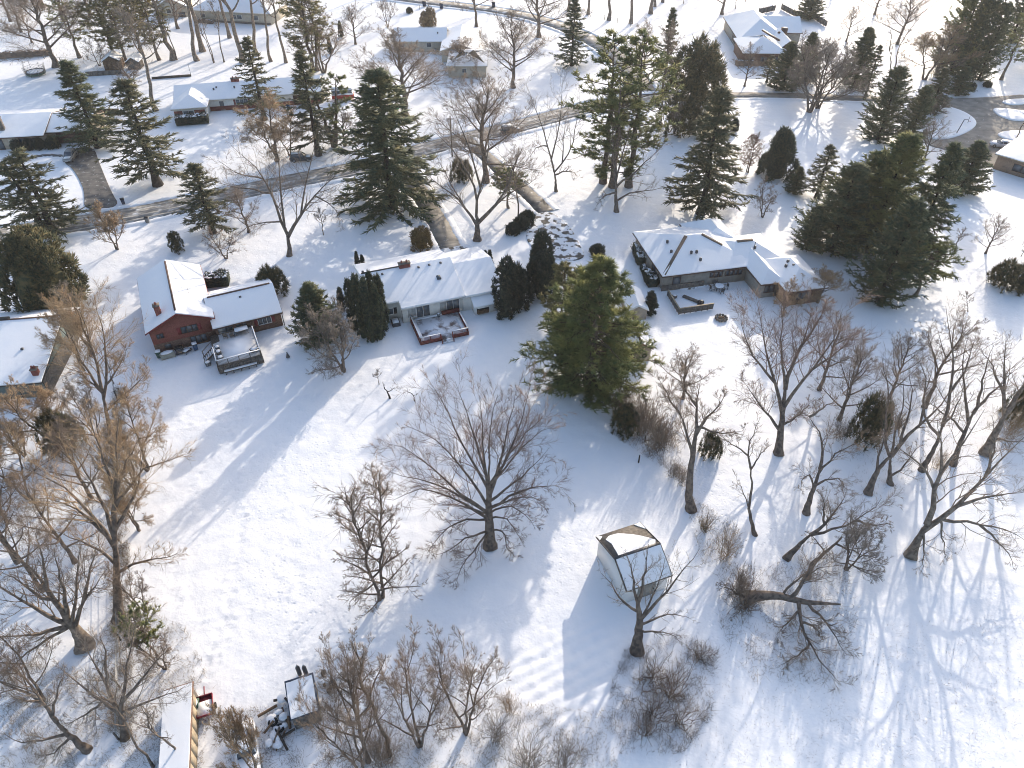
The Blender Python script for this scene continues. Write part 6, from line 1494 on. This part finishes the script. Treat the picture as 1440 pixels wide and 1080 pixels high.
# ---------------------------------------------------------------- vehicles
def loft(secs):
    """closed body through rectangular-ish rings given as lists of (x, y, z)"""
    n = len(secs[0]); V = [p for s in secs for p in s]
    F = [tuple(range(n))[::-1], tuple(range((len(secs) - 1) * n, len(secs) * n))]
    for k in range(len(secs) - 1):
        for i in range(n): F.append((k * n + i, k * n + (i + 1) % n, (k + 1) * n + (i + 1) % n, (k + 1) * n + i))
    return MB().poly(V, F)
def wheels(t, xs, w, r=.34):
    for x in xs:
        for s in (-1, 1):
            q = MB().tube([(x, s * (w - .2), r), (x, s * (w + .02), r)], r, 16).build('wheel', 'rubber', t)
            MB().tube([(x, s * (w - .02), r), (x, s * (w + .035), r)], r * .6, 12).build('rim', 'metal_gray', q)
def car(x, y, rz, paint, label, suv=False, snow=False, name='parked_car'):
    t = thing(name, label, 'car', (x, y, .06), rz, 'parked cars')
    W = .92; top = 1.68 if suv else 1.45
    body = []
    for X, zb, zs, w in ((-2.25, .45, .8, .78), (-2.1, .28, .95, .88), (-1.2, .24, 1.0, W), (.9, .24, .98, W), (1.75, .26, .9, .88), (2.2, .34, .74, .78), (2.28, .42, .6, .68)):
        body.append([(X, -w, zb), (X, w, zb), (X, w, zs - .12), (X, w * .92, zs), (X, -w * .92, zs), (X, -w, zs - .12)])
    loft(body).build('body', paint, t, True)
    cab = []
    back = -2.05 if suv else -1.75
    for X, z, w in ((back, .96, .8), (back + .25, top - .06, .66), (-.6, top, .68), (.25, top - .04, .66), (1.05, .97, .78)):
        cab.append([(X, -.8 if z > 1 else -w, .93), (X, .8 if z > 1 else w, .93), (X, w, z), (X, -w, z)])
    cb = loft(cab).build('cabin_glass', 'glass', t)
    loft([[(X, -w, z - .03), (X, w, z - .03), (X, w * .96, z + .03), (X, -w * .96, z + .03)] for X, z, w in ((back + .22, top - .06, .68), (-.6, top, .7), (.28, top - .04, .68))]).build('roof', paint, t, True)
    for X in (-.75, .0):
        for s in (-1, 1): MB().bar((X, s * .80, .95), (X - .05, s * .69, top - .03), .09, .06).build('pillar', paint, t)
    for s in (-1, 1):
        MB().bar((back + .02, s * .80, .93), (back + .26, s * .67, top - .05), .1, .08).build('pillar', paint, t); MB().bar((1.04, s * .79, .95), (.27, s * .67, top - .05), .07, .06).build('pillar', paint, t)
        MB().box(2.12, 2.26, s * .6 - .16, s * .6 + .16, .58, .72).build('headlight', 'metal_gray', t); MB().box(-2.27, -2.18, s * .66 - .12, s * .66 + .12, .7, .9).build('tail_light', 'lamp_red', t)
        MB().box(.75, .9, s * .98 - .1, s * .98 + .1, .95, 1.08).build('mirror', paint, t)
        for X in (.25, -.6): MB().box(X, X + .18, s * .925 - .015, s * .925 + .015, .8, .84).build('handle', 'black', t)
    MB().box(2.2, 2.3, -.6, .6, .36, .5).build('bumper', 'metal_dark', t)
    MB().box(2.2, 2.31, -.25, .25, .5, .6).build('number_plate', 'trim_white', t)
    wheels(t, (-1.38, 1.38), .9)
    if snow:
        s = shell([(back + .3, -.62, top - .03), (.2, -.62, top - .01), (.2, .62, top - .01), (back + .3, .62, top - .03)], [(0, 1, 2, 3)], .12, .035).build('snow_cover', 'snow_roof', t)
        MB().box(1.15, 1.95, -.7, .7, .86, 1.02).build('snow_cover', 'snow_roof', t)
    return t
x, y, _ = P(100, 224); car(x, y, R(-82), 'car_silver', 'grey car with snow on its hood parked before the brown garage door', True, False)
c_ = bpy.data.objects['parked_car']; s = MB().box(1.0, 1.9, -.55, .6, .93, 1.03).build('snow_cover', 'snow_roof', c_)
x, y, _ = P(1407, 207); car(x, y, R(158), 'car_white', 'white car parked at the brick house corner by the driveway')
x, y, _ = P(718, 187); car(x, y, R(20), 'car_dark', 'dark car with snowy hood parked along the street bend', True, True)
x, y, _ = P(424, 226); car(x, y, R(10), 'car_dark', 'dark snow dusted car under the tan twiggy tree', True, True)
# camper van
x, y, _ = P(483, 139)
t = thing('camper_van', 'red and white camper van with snowy roof beside the spruces', 'van', (x, y, 0), R(8))
MB().box(-2.6, 2.6, -1.1, 1.1, .4, 1.25).build('lower_body', 'van_red', t); MB().box(-2.58, 2.45, -1.08, 1.08, 1.25, 1.7).build('upper_body', 'car_white', t)
MB().box(-2.55, 2.3, -1.05, 1.05, 1.7, 2.35).build('window_band', 'glass', t); rf = MB().box(-2.6, 2.4, -1.1, 1.1, 2.35, 2.6).build('roof', 'car_white', t); MB().box(-2.5, 2.3, -1.0, 1.0, 2.602, 2.75).build('snow_cover', 'snow_roof', rf)
for X in (-1.5, -.2, 1.1): MB().box(X, X + .14, -1.09, -1.05, 1.7, 2.35).build('pillar', 'car_white', t)
wheels(t, (-1.6, 1.6), 1.08, .38)
# pickup under snow
x, y, _ = P(350, 1060)
t = thing('pickup_truck', 'snow covered pickup with red tail lamps at the bottom edge', 'pickup', (x, y, 0), R(112))
bd = []
for X, zb, zs, w in ((-2.6, .5, 1.0, .86), (-2.5, .4, 1.05, .93), (.3, .38, 1.05, .95), (2.2, .4, 1.0, .92), (2.6, .5, .85, .8)): bd.append([(X, -w, zb), (X, w, zb), (X, w, zs - .1), (X, w * .94, zs), (X, -w * .94, zs), (X, -w, zs - .1)])
loft(bd).build('body', 'car_white', t, True)
loft([[(X, -.85, 1.02), (X, .85, 1.02), (X, w, z), (X, -w, z)] for X, z, w in ((-.7, 1.04, .82), (-.5, 1.7, .7), (.5, 1.72, .7), (1.2, 1.04, .8))]).build('cabin_glass', 'glass', t)
MB().box(-.55, .55, -.72, .72, 1.7, 1.76).build('roof', 'car_white', t); s = MB(); blob(s, (0, 0, 1.78), (.6, .72, .12), random.Random(2)); s.build('snow_cover', 'snow_roof', t, True)
for a in ((-2.5, -.75, -.9, .9, 1.05, 1.14), (1.25, 2.45, -.82, .82, .98, 1.1)): MB().box(*a).build('snow_cover', 'snow_roof', t)
for s_ in (-1, 1):
    MB().box(-2.66, -2.55, s_ * .78 - .1, s_ * .78 + .1, .65, .98).build('tail_light', 'lamp_red', t); MB().bar((1.2, s_ * .8, 1.05), (.5, s_ * .7, 1.7), .08).build('pillar', 'car_white', t); MB().bar((-.7, s_ * .8, 1.05), (-.5, s_ * .7, 1.7), .08).build('pillar', 'car_white', t)
wheels(t, (-1.6, 1.6), .93, .38)
# red cart and green garden tractor
x, y, _ = P(290, 997)
t = thing('utility_trailer', 'dark red utility trailer with snow in its tray', 'trailer', (x, y, 0), R(20))
MB().box(-.7, .7, -.95, .95, .42, .5).build('bed', 'red_paint', t); MB().box(-.62, .62, -.9, .45, .502, .62).build('snow_cover', 'snow_roof', t)
for a in ((-.74, -.68, -.95, .95), (.68, .74, -.95, .95), (-.68, .68, -.99, -.93), (-.68, .68, .93, .99)): MB().box(*a, .5, .75).build('side_board', 'red_paint', t)
MB().bar((0, .95, .45), (0, 2.0, .4), .09).build('tow_bar', 'red_paint', t)
for s_ in (-1, 1): MB().tube([(s_ * .76, -.1, .28), (s_ * .92, -.1, .28)], .28, 12).build('wheel', 'rubber', t)
x, y, _ = P(276.5, 1001)
t = thing('garden_tractor', 'small green garden tractor beside the red trailer', 'tractor', (x, y, 0), R(100))
MB().box(.0, .85, -.28, .28, .35, .8).build('hood', 'plastic_green', t); MB().box(-.75, .0, -.4, .4, .3, .5).build('deck', 'plastic_green', t); MB().box(-.6, -.15, -.22, .22, .5, .68).build('seat', 'beige_cover', t); MB().box(-.68, -.58, -.22, .22, .6, 1.0).build('backrest', 'beige_cover', t)
MB().bar((.05, 0, .75), (-.1, 0, 1.0), .05).build('steering_column', 'black', t); s = MB(); blob(s, (.4, 0, .82), (.38, .24, .08), random.Random(8)); s.build('snow_cover', 'snow_roof', t, True)
for X, r, w in ((-.5, .28, .42), (.6, .2, .34)):
    for s_ in (-1, 1): MB().tube([(X, s_ * (w - .08), r), (X, s_ * (w + .1), r)], r, 12).build('wheel', 'rubber', t)

# ---------------------------------------------------------------- bins, posts, play things
def at(px, py): return P(px, py)[:2]
bin_(*at(208, 313), R(10), 'plastic_gray', 'grey wheeled bin alone at the roadside above the red house', snow=False, group='roadside bins')
bin_(*at(174, 287), R(30), 'plastic_navy', 'dark bin at the mouth of the left driveway', snow=False, group='roadside bins')
bin_(*at(597, 9), R(0), 'plastic_navy', 'dark blue bin first of three by the far street', h=1.5, w=.6, snow=False, group='roadside bins')
bin_(*at(621, 12), R(0), 'plastic_navy', 'dark blue bin second of three by the far street', h=1.5, w=.6, snow=False, group='roadside bins')
bin_(*at(694, 10), R(0), 'plastic_navy', 'dark bin at the far street right of the lone bare tree', h=1.5, w=.6, snow=False, group='roadside bins')
bin_(*at(406, 153), R(0), 'plastic_blue', 'blue bin at the garage end of the cream ranch', snow=False, group='roadside bins')
# trampoline
x, y = at(51, 105)
t = thing('trampoline', 'round trampoline with sagging safety net on the snow at far left', 'trampoline', (x, y, 0))
mb = MB(); a = np.linspace(0, 2 * math.pi, 25); mb.tube([(2.3 * math.cos(q), 2.3 * math.sin(q), .85) for q in a], .12, 6); mb.build('frame', 'metal_dark', t)
MB().cyl(0, 0, .78, .84, 2.2, 24).build('mat', 'black', t); s = MB(); blob(s, (0, 0, .85), (2.0, 2.0, .1), random.Random(5), 16, 6, .05); s.build('snow_cover', 'snow_roof', t, True)
MB().cyl(0, 0, .3, .7, 2.34, 24).build('skirt', 'plastic_green', t)
for k in range(8):
    q = k * math.pi / 4; o = .35 if k % 2 else .15
    MB().bar((2.4 * math.cos(q), 2.4 * math.sin(q), 0), ((2.4 + o) * math.cos(q), (2.4 + o) * math.sin(q), 2.7 - .2 * (k % 3)), .07).build('pole', 'metal_gray', t)
net = MB()
for k in range(48):
    q = k * math.pi / 24; o = .22 * abs(math.cos(4 * q)); net.bar((2.35 * math.cos(q), 2.35 * math.sin(q), .85), ((2.3 + o) * math.cos(q), (2.3 + o) * math.sin(q), 2.5 - .5 * abs(math.sin(4 * q))), .03)
for h in (1.2, 1.6, 2.0): net.tube([((2.35 + .05 * h) * math.cos(q), (2.35 + .05 * h) * math.sin(q), h - .15 * abs(math.sin(4 * q))) for q in np.linspace(0, 6.283, 33)], .016, 3)
net.build('net', 'plastic_gray', t, kind='stuff')
# basketball hoop
x, y = at(1344, 189)
t = thing('basketball_hoop', 'black basketball hoop post leaning over the snowy island', 'hoop', (x, y, .2), R(-30))
MB().bar((0, 0, -.3), (.5, 0, 3.2), .16).build('pole', 'black', t); MB().bar((.5, 0, 3.2), (1.3, 0, 3.3), .1).build('arm', 'black', t); MB().box(1.28, 1.34, -.9, .9, 2.9, 4.0).build('backboard', 'metal_gray', t)
mb = MB(); mb.tube([(1.6 + .25 * math.cos(q), .25 * math.sin(q), 3.05) for q in np.linspace(0, 6.283, 13)], .025, 5); mb.build('rim', 'lamp_red', t)
# green play panels
x, y = at(561, 160)
t = thing('play_slide', 'bright green play slide glimpsed between spruce and bare tree', 'slide', (x, y, 0), R(20))
MB().poly([(-1.6, -.4, .4), (.6, -.4, 1.7), (.6, .4, 1.7), (-1.6, .4, .4), (-1.6, -.4, .3), (.6, -.4, 1.6), (.6, .4, 1.6), (-1.6, .4, .3)], [(0, 1, 2, 3), (7, 6, 5, 4), (0, 4, 5, 1), (3, 2, 6, 7), (1, 5, 6, 2), (0, 3, 7, 4)]).build('chute', 'bright_green', t)
MB().box(.6, 1.6, -.5, .5, 1.5, 1.62).build('platform', 'bright_green', t); MB().box(1.5, 1.6, -.5, .5, 1.62, 2.5).build('panel', 'bright_green', t)
for X in (.65, 1.5):
    for Y in (-.45, .45): MB().box(X - .06, X + .06, Y - .06, Y + .06, -.2, 2.6).build('post', 'wood_brown', t)
# utility pole with a service wire
x, y = at(636, 220)
t = thing('utility_pole', 'slim wooden utility pole beside the street before the white far house', 'pole', (x, y, 0))
hp = tall(220, 163); MB().cyl(0, 0, -.3, hp, .14, 8, .1).build('post', 'bark_dark', t); MB().box(-.8, .8, -.05, .05, hp - .7, hp - .55).build('crossarm', 'bark_dark', t)
x2, y2, z2 = P(480, 190, 6); mb = MB(); mb.tube([((x2 - x) * q, (y2 - y) * q, hp - .4 + (z2 - hp) * q - 2.2 * q * (1 - q)) for q in np.linspace(0, 1, 14)], .025, 4); mb.build('wire', 'black', t)
# small posts
for px, py, h, lb in ((898, 650, 1.2, 'lone dark post on the snow below the massive pine'), (907, 620, .9, 'short stake beside the lower hedge end')):
    x, y = at(px, py); t = thing('post', lb, 'post', (x, y, 0)); MB().cyl(0, 0, -.2, h, .1, 7, .08).build('stem', 'bark_dark', t)
# ring bed round the big spruce
x, y = at(553, 293); t = thing('tree_ring', 'low dark edging ring round the foot of the big spruce', 'edging', (x, y, 0))
mb = MB(); mb.tube([(2.3 * math.cos(q), 2.0 * math.sin(q), .08) for q in np.linspace(0, 6.283, 29)], .09, 5); mb.build('edging', 'metal_dark', t)
# junk and logs by the small shed
rg = random.Random(12)
x, y = at(393, 1012)
t = thing('scrap_pile', 'jumbled pile of logs and junk under snow left of the small shed', 'pile', (x, y, 0), R(20))
for k in range(11):
    a, b = rg.uniform(-1, 1.2), rg.uniform(-2.6, 1.8); q = rg.uniform(0, 3.1); l = rg.uniform(.4, 1.1); h = rg.uniform(.12, .55)
    MB().tube([(a - l * math.cos(q), b - l * math.sin(q), h), (a + l * math.cos(q), b + l * math.sin(q), h + rg.uniform(-.1, .25))], rg.uniform(.07, .15), 7).build('log', rg.choice(['wood_brown', 'bark', 'bark_dark']), t)
for k in range(2):
    a, b = rg.uniform(-.8, .8), rg.uniform(-2.6, .5); mb = MB(); mb.tube([(a + .32 * math.cos(q), b + .32 * math.sin(q), .25 + .15 * k) for q in np.linspace(0, 6.283, 15)], .12, 6); mb.build('tyre', 'rubber', t)
for k in range(12):
    s = MB(); blob(s, (rg.uniform(-1.1, 1.1), rg.uniform(-2.4, 1.8), rg.uniform(.2, .4)), (rg.uniform(.25, .5), rg.uniform(.25, .5), .14), rg); s.build('snow_cover', 'snow_roof', t, True)
x, y = at(466, 962)
t = thing('scrap_pile', 'small heap of dark stumps right of the small shed', 'pile', (x, y, 0))
for k in range(9):
    a, b = rg.uniform(-.9, .9), rg.uniform(-.9, .9); MB().cyl(a, b, -.1, rg.uniform(.25, .6), rg.uniform(.12, .26), 8).build('stump', rg.choice(['bark_dark', 'bark', 'metal_dark']), t)
for k in range(5):
    s = MB(); blob(s, (rg.uniform(-.9, .9), rg.uniform(-.9, .9), .35), (.35, .3, .14), rg); s.build('snow_cover', 'snow_roof', t, True)

# ---------------------------------------------------------------- fences
def wire_fence(pts, label, h=1.2, step=3.0, wires=(.5, .85, 1.15), m='wood_gray', cat='fence'):
    q = [P(*p) for p in pts]; t = thing('wire_fence', label, cat, (*q[0][:2], 0)); o = np.array(q[0])
    for a, b in zip(q[:-1], q[1:]):
        a, b = np.array(a) - o, np.array(b) - o; L = np.linalg.norm(b - a); n = max(1, int(L / step))
        for k in range(n + 1):
            p = a + (b - a) * k / n; MB().box(p[0] - .06, p[0] + .06, p[1] - .06, p[1] + .06, -.2, h + .1).build('post', m, t)
        for w in wires: MB().bar((a[0], a[1], w), (b[0], b[1], w), .035).build('wire', 'metal_gray', t)
wire_fence([(812, 18), (850, 28), (905, 42)], 'thin rail fence along the far street at the top', 1.3, 5, (.4, .8, 1.2), 'wood_gray')
wire_fence([(167, 1040), (169, 900), (166, 720), (165, 560), (150, 500)], 'long wire fence on the weedy boundary line at left', 1.2, 3.4)
wire_fence([(500, 5), (545, 10), (590, 13)], 'thin rail fence left of the far street bins', 1.2, 6, (.6, 1.1))
wire_fence([(118, 84), (85, 86), (40, 79)], 'broken rail fence under the leaning dark pine', 1.0, 5, (.5, .9))
t = thing('board_fence', 'weathered board fence behind the brown far house', 'fence', (*at(1066, 20), 0)); o = P(1066, 20)
for (a, b) in (((1066, 20), (1090, 15)), ((1098, 13), (1115, 22)), ((1115, 22), (1135, 27)), ((1146, 28), (1162, 38))):
    A, B = np.array(P(*a)) - o, np.array(P(*b)) - o; n = 4
    for k in range(n):
        p, q = A + (B - A) * (k / n + .01), A + (B - A) * ((k + 1) / n - .01); MB().bar((p[0], p[1], .85), (q[0], q[1], .85), .06, 1.6).build('board_panel', 'wood_gray', t); MB().box(p[0] - .08, p[0] + .08, p[1] - .08, p[1] + .08, -.2, 1.9).build('post', 'wood_gray', t)
t = thing('board_fence', 'brown plank screen with pale post right of the brown garage', 'fence', (*at(147, 163), 0)); o = P(147, 163)
for k in range(4): MB().box(k * .95, k * .95 + .9, -.04, .04, .1, 1.7).build('board_panel', 'wood_brown', t)
for k in (0, 2, 4): MB().box(k * .95 - .1, k * .95 + .02, -.08, .08, -.2, 2.2).build('post', 'wood_tan', t)
t = thing('timber_edging', 'long dark timber edging with a thin pole above the cream ranch', 'edging', (*at(214, 111), 0)); o = np.array(P(214, 111)); e_ = np.array(P(269, 107)) - o
MB().bar((0, 0, .2), (e_[0], e_[1], .2), .5, .45).build('beam', 'bark_dark', t); MB().cyl(e_[0], e_[1], 0, 3.0, .06, 6).build('pole', 'metal_gray', t)
t = thing('retaining_wall', 'low dark wall with snow below the brown plank shed', 'wall', (*at(122, 107), 0)); e_ = np.array(P(172, 104)) - np.array(P(122, 107))
for k in range(6):
    p, q = e_ * (k / 6 + .004), e_ * ((k + 1) / 6 - .004); b_ = MB().bar((p[0], p[1], .5), (q[0], q[1], .5), .4, 1.1).build('block', 'wood_gray', t)

# ---------------------------------------------------------------- hedges and clipped shrubs with snow
def snowy_hedge(px0, py0, px1, py1, w, h, n, label, m='yew', seed=1, cover=1.1):
    a, b = np.array(P(px0, py0)), np.array(P(px1, py1)); L = np.linalg.norm(b - a); rng = np.random.default_rng(seed)
    t = thing('hedge', label, 'hedge', (*a[:2], 0), math.atan2(b[1] - a[1], b[0] - a[0]))
    C = MB(); u = rng.random(n) * L; v = rng.uniform(-1, 1, n); z = rng.random(n) ** .6
    bump = 1 + .12 * np.sin(u * 2.1 + seed) + rng.normal(size=n) * .05; ang = v * 2.0
    y = np.sin(ang) * w * bump; z = np.maximum(np.cos(ang), -.9) ; zz = (h * .45 + h * .55 * z) * bump
    p = np.stack([u, y, np.maximum(zz, .03)], -1); d = np.stack([rng.normal(size=n) * .5, np.sin(ang), .5 + z], -1) + rng.normal(size=(n, 3)) * .35; d /= np.linalg.norm(d, axis=1, keepdims=True)
    vv, f = spikes(p - d * .08, p + d * rng.uniform(.08, .22, n)[:, None], .05); C.add(vv, f); C.box(0, L, -w * .72, w * .72, 0, h * .8)
    C.build('foliage', m, t)
    S = MB(); r = random.Random(seed)
    for k in range(int(L * w * cover * 9)): blob(S, (r.uniform(.1, L - .1), r.uniform(-.62, .62) * w, h * .93), (r.uniform(.14, .34), r.uniform(.12, .28), .1), r, 7, 4)
    if S.n: S.build('snow_cover', 'snow_roof', t, True)
snowy_hedge(249, 175, 294, 171, 1.5, 1.9, 2600, 'snow capped clipped hedge in front of the hipped front room', seed=1)
snowy_hedge(895, 350, 902, 373, 1.0, 1.6, 900, 'upper snow capped bush along the tan ranch end wall', seed=2)
snowy_hedge(903, 378, 908, 388, .55, 1.0, 400, 'small snow capped bush between two larger ones at the tan ranch', seed=3)
snowy_hedge(911, 390, 918, 404, 1.05, 1.7, 900, 'lower snow capped bush along the tan ranch end wall', seed=4)
for k, (px, lb) in enumerate(((26, 'first'), (42, 'second'), (58, 'third'), (74, 'fourth'))): row('ball', px, 211 - k, 196 - k, 8, lb + ' round shrub from the left before the tan ranch front')
row('juniper', 78, 207, 190, 9, 'taller brown shrub by the brown garage door edge')
snowy_hedge(291, 400, 323, 397, 1.6, 1.8, 1500, 'low black yew flecked with snow behind the red house', seed=9, cover=.9)
snowy_hedge(-8, 82, 72, 77, 1.1, 1.5, 2200, 'long dark hedge behind the trampoline', 'weed_dark', 6, .2)
snowy_hedge(1035, 92, 1075, 90, 1.2, 1.4, 1300, 'brown foundation hedge of the brown far house', 'weed_dark', 7, .3)
snowy_hedge(278, 31, 300, 33, .8, 1.0, 500, 'grey foundation shrubs of the long beige far house', 'weed_dark', 8, .3)
row('ball_tan', 602, 36, 9, 11, 'pale tan rounded leafy bush behind the white far house')
row('ball', 576, 18, 10, 5, 'small dark round bush near the far street fence')
row('spire', 480, 52, 29, 4, 'narrow brown cone at the top beside the ragged pine')
row('spire', 465, 75, 52, 4, 'second narrow brown cone below the first at the top')
row('shrub', 125, 40, 30, 12, 'low dark brush in the far snow behind the dark pine')
row('shrub_tan', 640, 106, 88, 20, 'reddish tan brush along the white garage wing')
row('shrub', 1315, 108, 88, 14, 'grey brush under the tall far pines')
row('ball', 1365, 127, 116, 6, 'round dark bush left of two below the tall far pines')
row('ball', 1388, 122, 114, 6, 'round dark bush right of two below the tall far pines')
# ---------------------------------------------------------------- dry weeds standing through the snow
def weeds(name, outline, n, m, h, seed, lean=.5, r=.012):
    rng = np.random.default_rng(seed); q = np.array([P(*p)[:2] for p in outline]); lo, hi = q.min(0), q.max(0); pts = []
    while len(pts) < n:
        c = rng.uniform(lo, hi, (n * 2, 2)); keep = (np.sin(c[:, 0] * .9 + seed) * np.sin(c[:, 1] * 1.1) + np.sin(c[:, 0] * 2.3) * np.sin(c[:, 1] * 1.9 + 2)) > rng.uniform(-1.2, 1.1, len(c))
        ins = np.zeros(len(c), bool); j = len(q) - 1
        for i in range(len(q)):
            xi, yi, xj, yj = *q[i], *q[j]; cr = ((yi > c[:, 1]) != (yj > c[:, 1])) & (c[:, 0] < (xj - xi) * (c[:, 1] - yi) / (yj - yi + 1e-12) + xi); ins ^= cr; j = i
        pts += list(c[ins & keep])
    p = np.c_[np.array(pts[:n]), np.full(n, -.1)]; d = np.c_[rng.normal(size=(n, 2)) * lean, np.ones(n)]
    v, f = spikes(p, p + d * (h * rng.uniform(.4, 1.5, n))[:, None], r); MB().add(v, f).build(name, m, None, kind='stuff')
weeds('dry_weeds', [(158, 545), (176, 545), (182, 750), (186, 900), (190, 1040), (150, 1040), (158, 800)], 5200, 'weed', .75, 1, .45, .014)
weeds('dry_weeds', [(185, 850), (260, 880), (300, 960), (285, 1080), (90, 1080), (120, 960)], 5000, 'weed', .45, 2, .5)
weeds('dry_weeds', [(0, 930), (110, 940), (110, 1080), (0, 1080)], 3000, 'weed', .45, 3, .5)
weeds('dark_weeds', [(875, 915), (960, 890), (1010, 915), (1000, 1010), (960, 1060), (870, 1060), (850, 1000)], 3800, 'weed_dark', .6, 4, .6)
weeds('dark_weeds', [(1010, 800), (1180, 780), (1210, 860), (1190, 960), (1060, 960), (1010, 880)], 2600, 'weed_dark', .6, 5, .7)
weeds('dry_weeds', [(640, 960), (720, 985), (850, 1000), (870, 1080), (480, 1080), (560, 1000)], 4200, 'weed', .45, 6, .55)
weeds('dark_weeds', [(1000, 900), (1440, 860), (1440, 1080), (940, 1080)], 2400, 'weed_dark', .25, 7, .6, .01)
weeds('dry_weeds', [(960, 690), (1040, 740), (1050, 820), (985, 790)], 1300, 'weed', .45, 8, .5)
weeds('dry_weeds', [(865, 560), (945, 600), (975, 690), (935, 660), (860, 610)], 2200, 'weed_dark', .8, 9, .6)
weeds('dry_weeds', [(1190, 560), (1440, 520), (1440, 680), (1200, 700)], 2600, 'weed', .35, 10, .5)
weeds('dry_weeds', [(300, 1000), (500, 980), (500, 1080), (300, 1080)], 2600, 'weed_dark', .5, 11, .6)
weeds('dry_weeds', [(0, 0), (200, 0), (220, 110), (100, 95), (0, 70)], 3000, 'weed', .6, 12, .5, .03)
# ---------------------------------------------------------------- thin winter air
hz = MB().box(-420, 420, -60, 620, -1.5, 72).mesh('haze', 'glass')
hz.materials.clear()
hm = bpy.data.materials.new('haze'); hm.use_nodes = True
for n in list(hm.node_tree.nodes):
    if n.type == 'BSDF_PRINCIPLED': hm.node_tree.nodes.remove(n)
pv = hm.node_tree.nodes.new('ShaderNodeVolumePrincipled')
pv.inputs['Color'].default_value = (.92, .94, 1, 1)
pv.inputs['Density'].default_value = .00015
pv.inputs['Anisotropy'].default_value = .3
hm.node_tree.links.new(pv.outputs[0], [n for n in hm.node_tree.nodes if n.type == 'OUTPUT_MATERIAL'][0].inputs['Volume'])
hz.materials.append(hm)
link('haze', hz, None, kind='stuff')
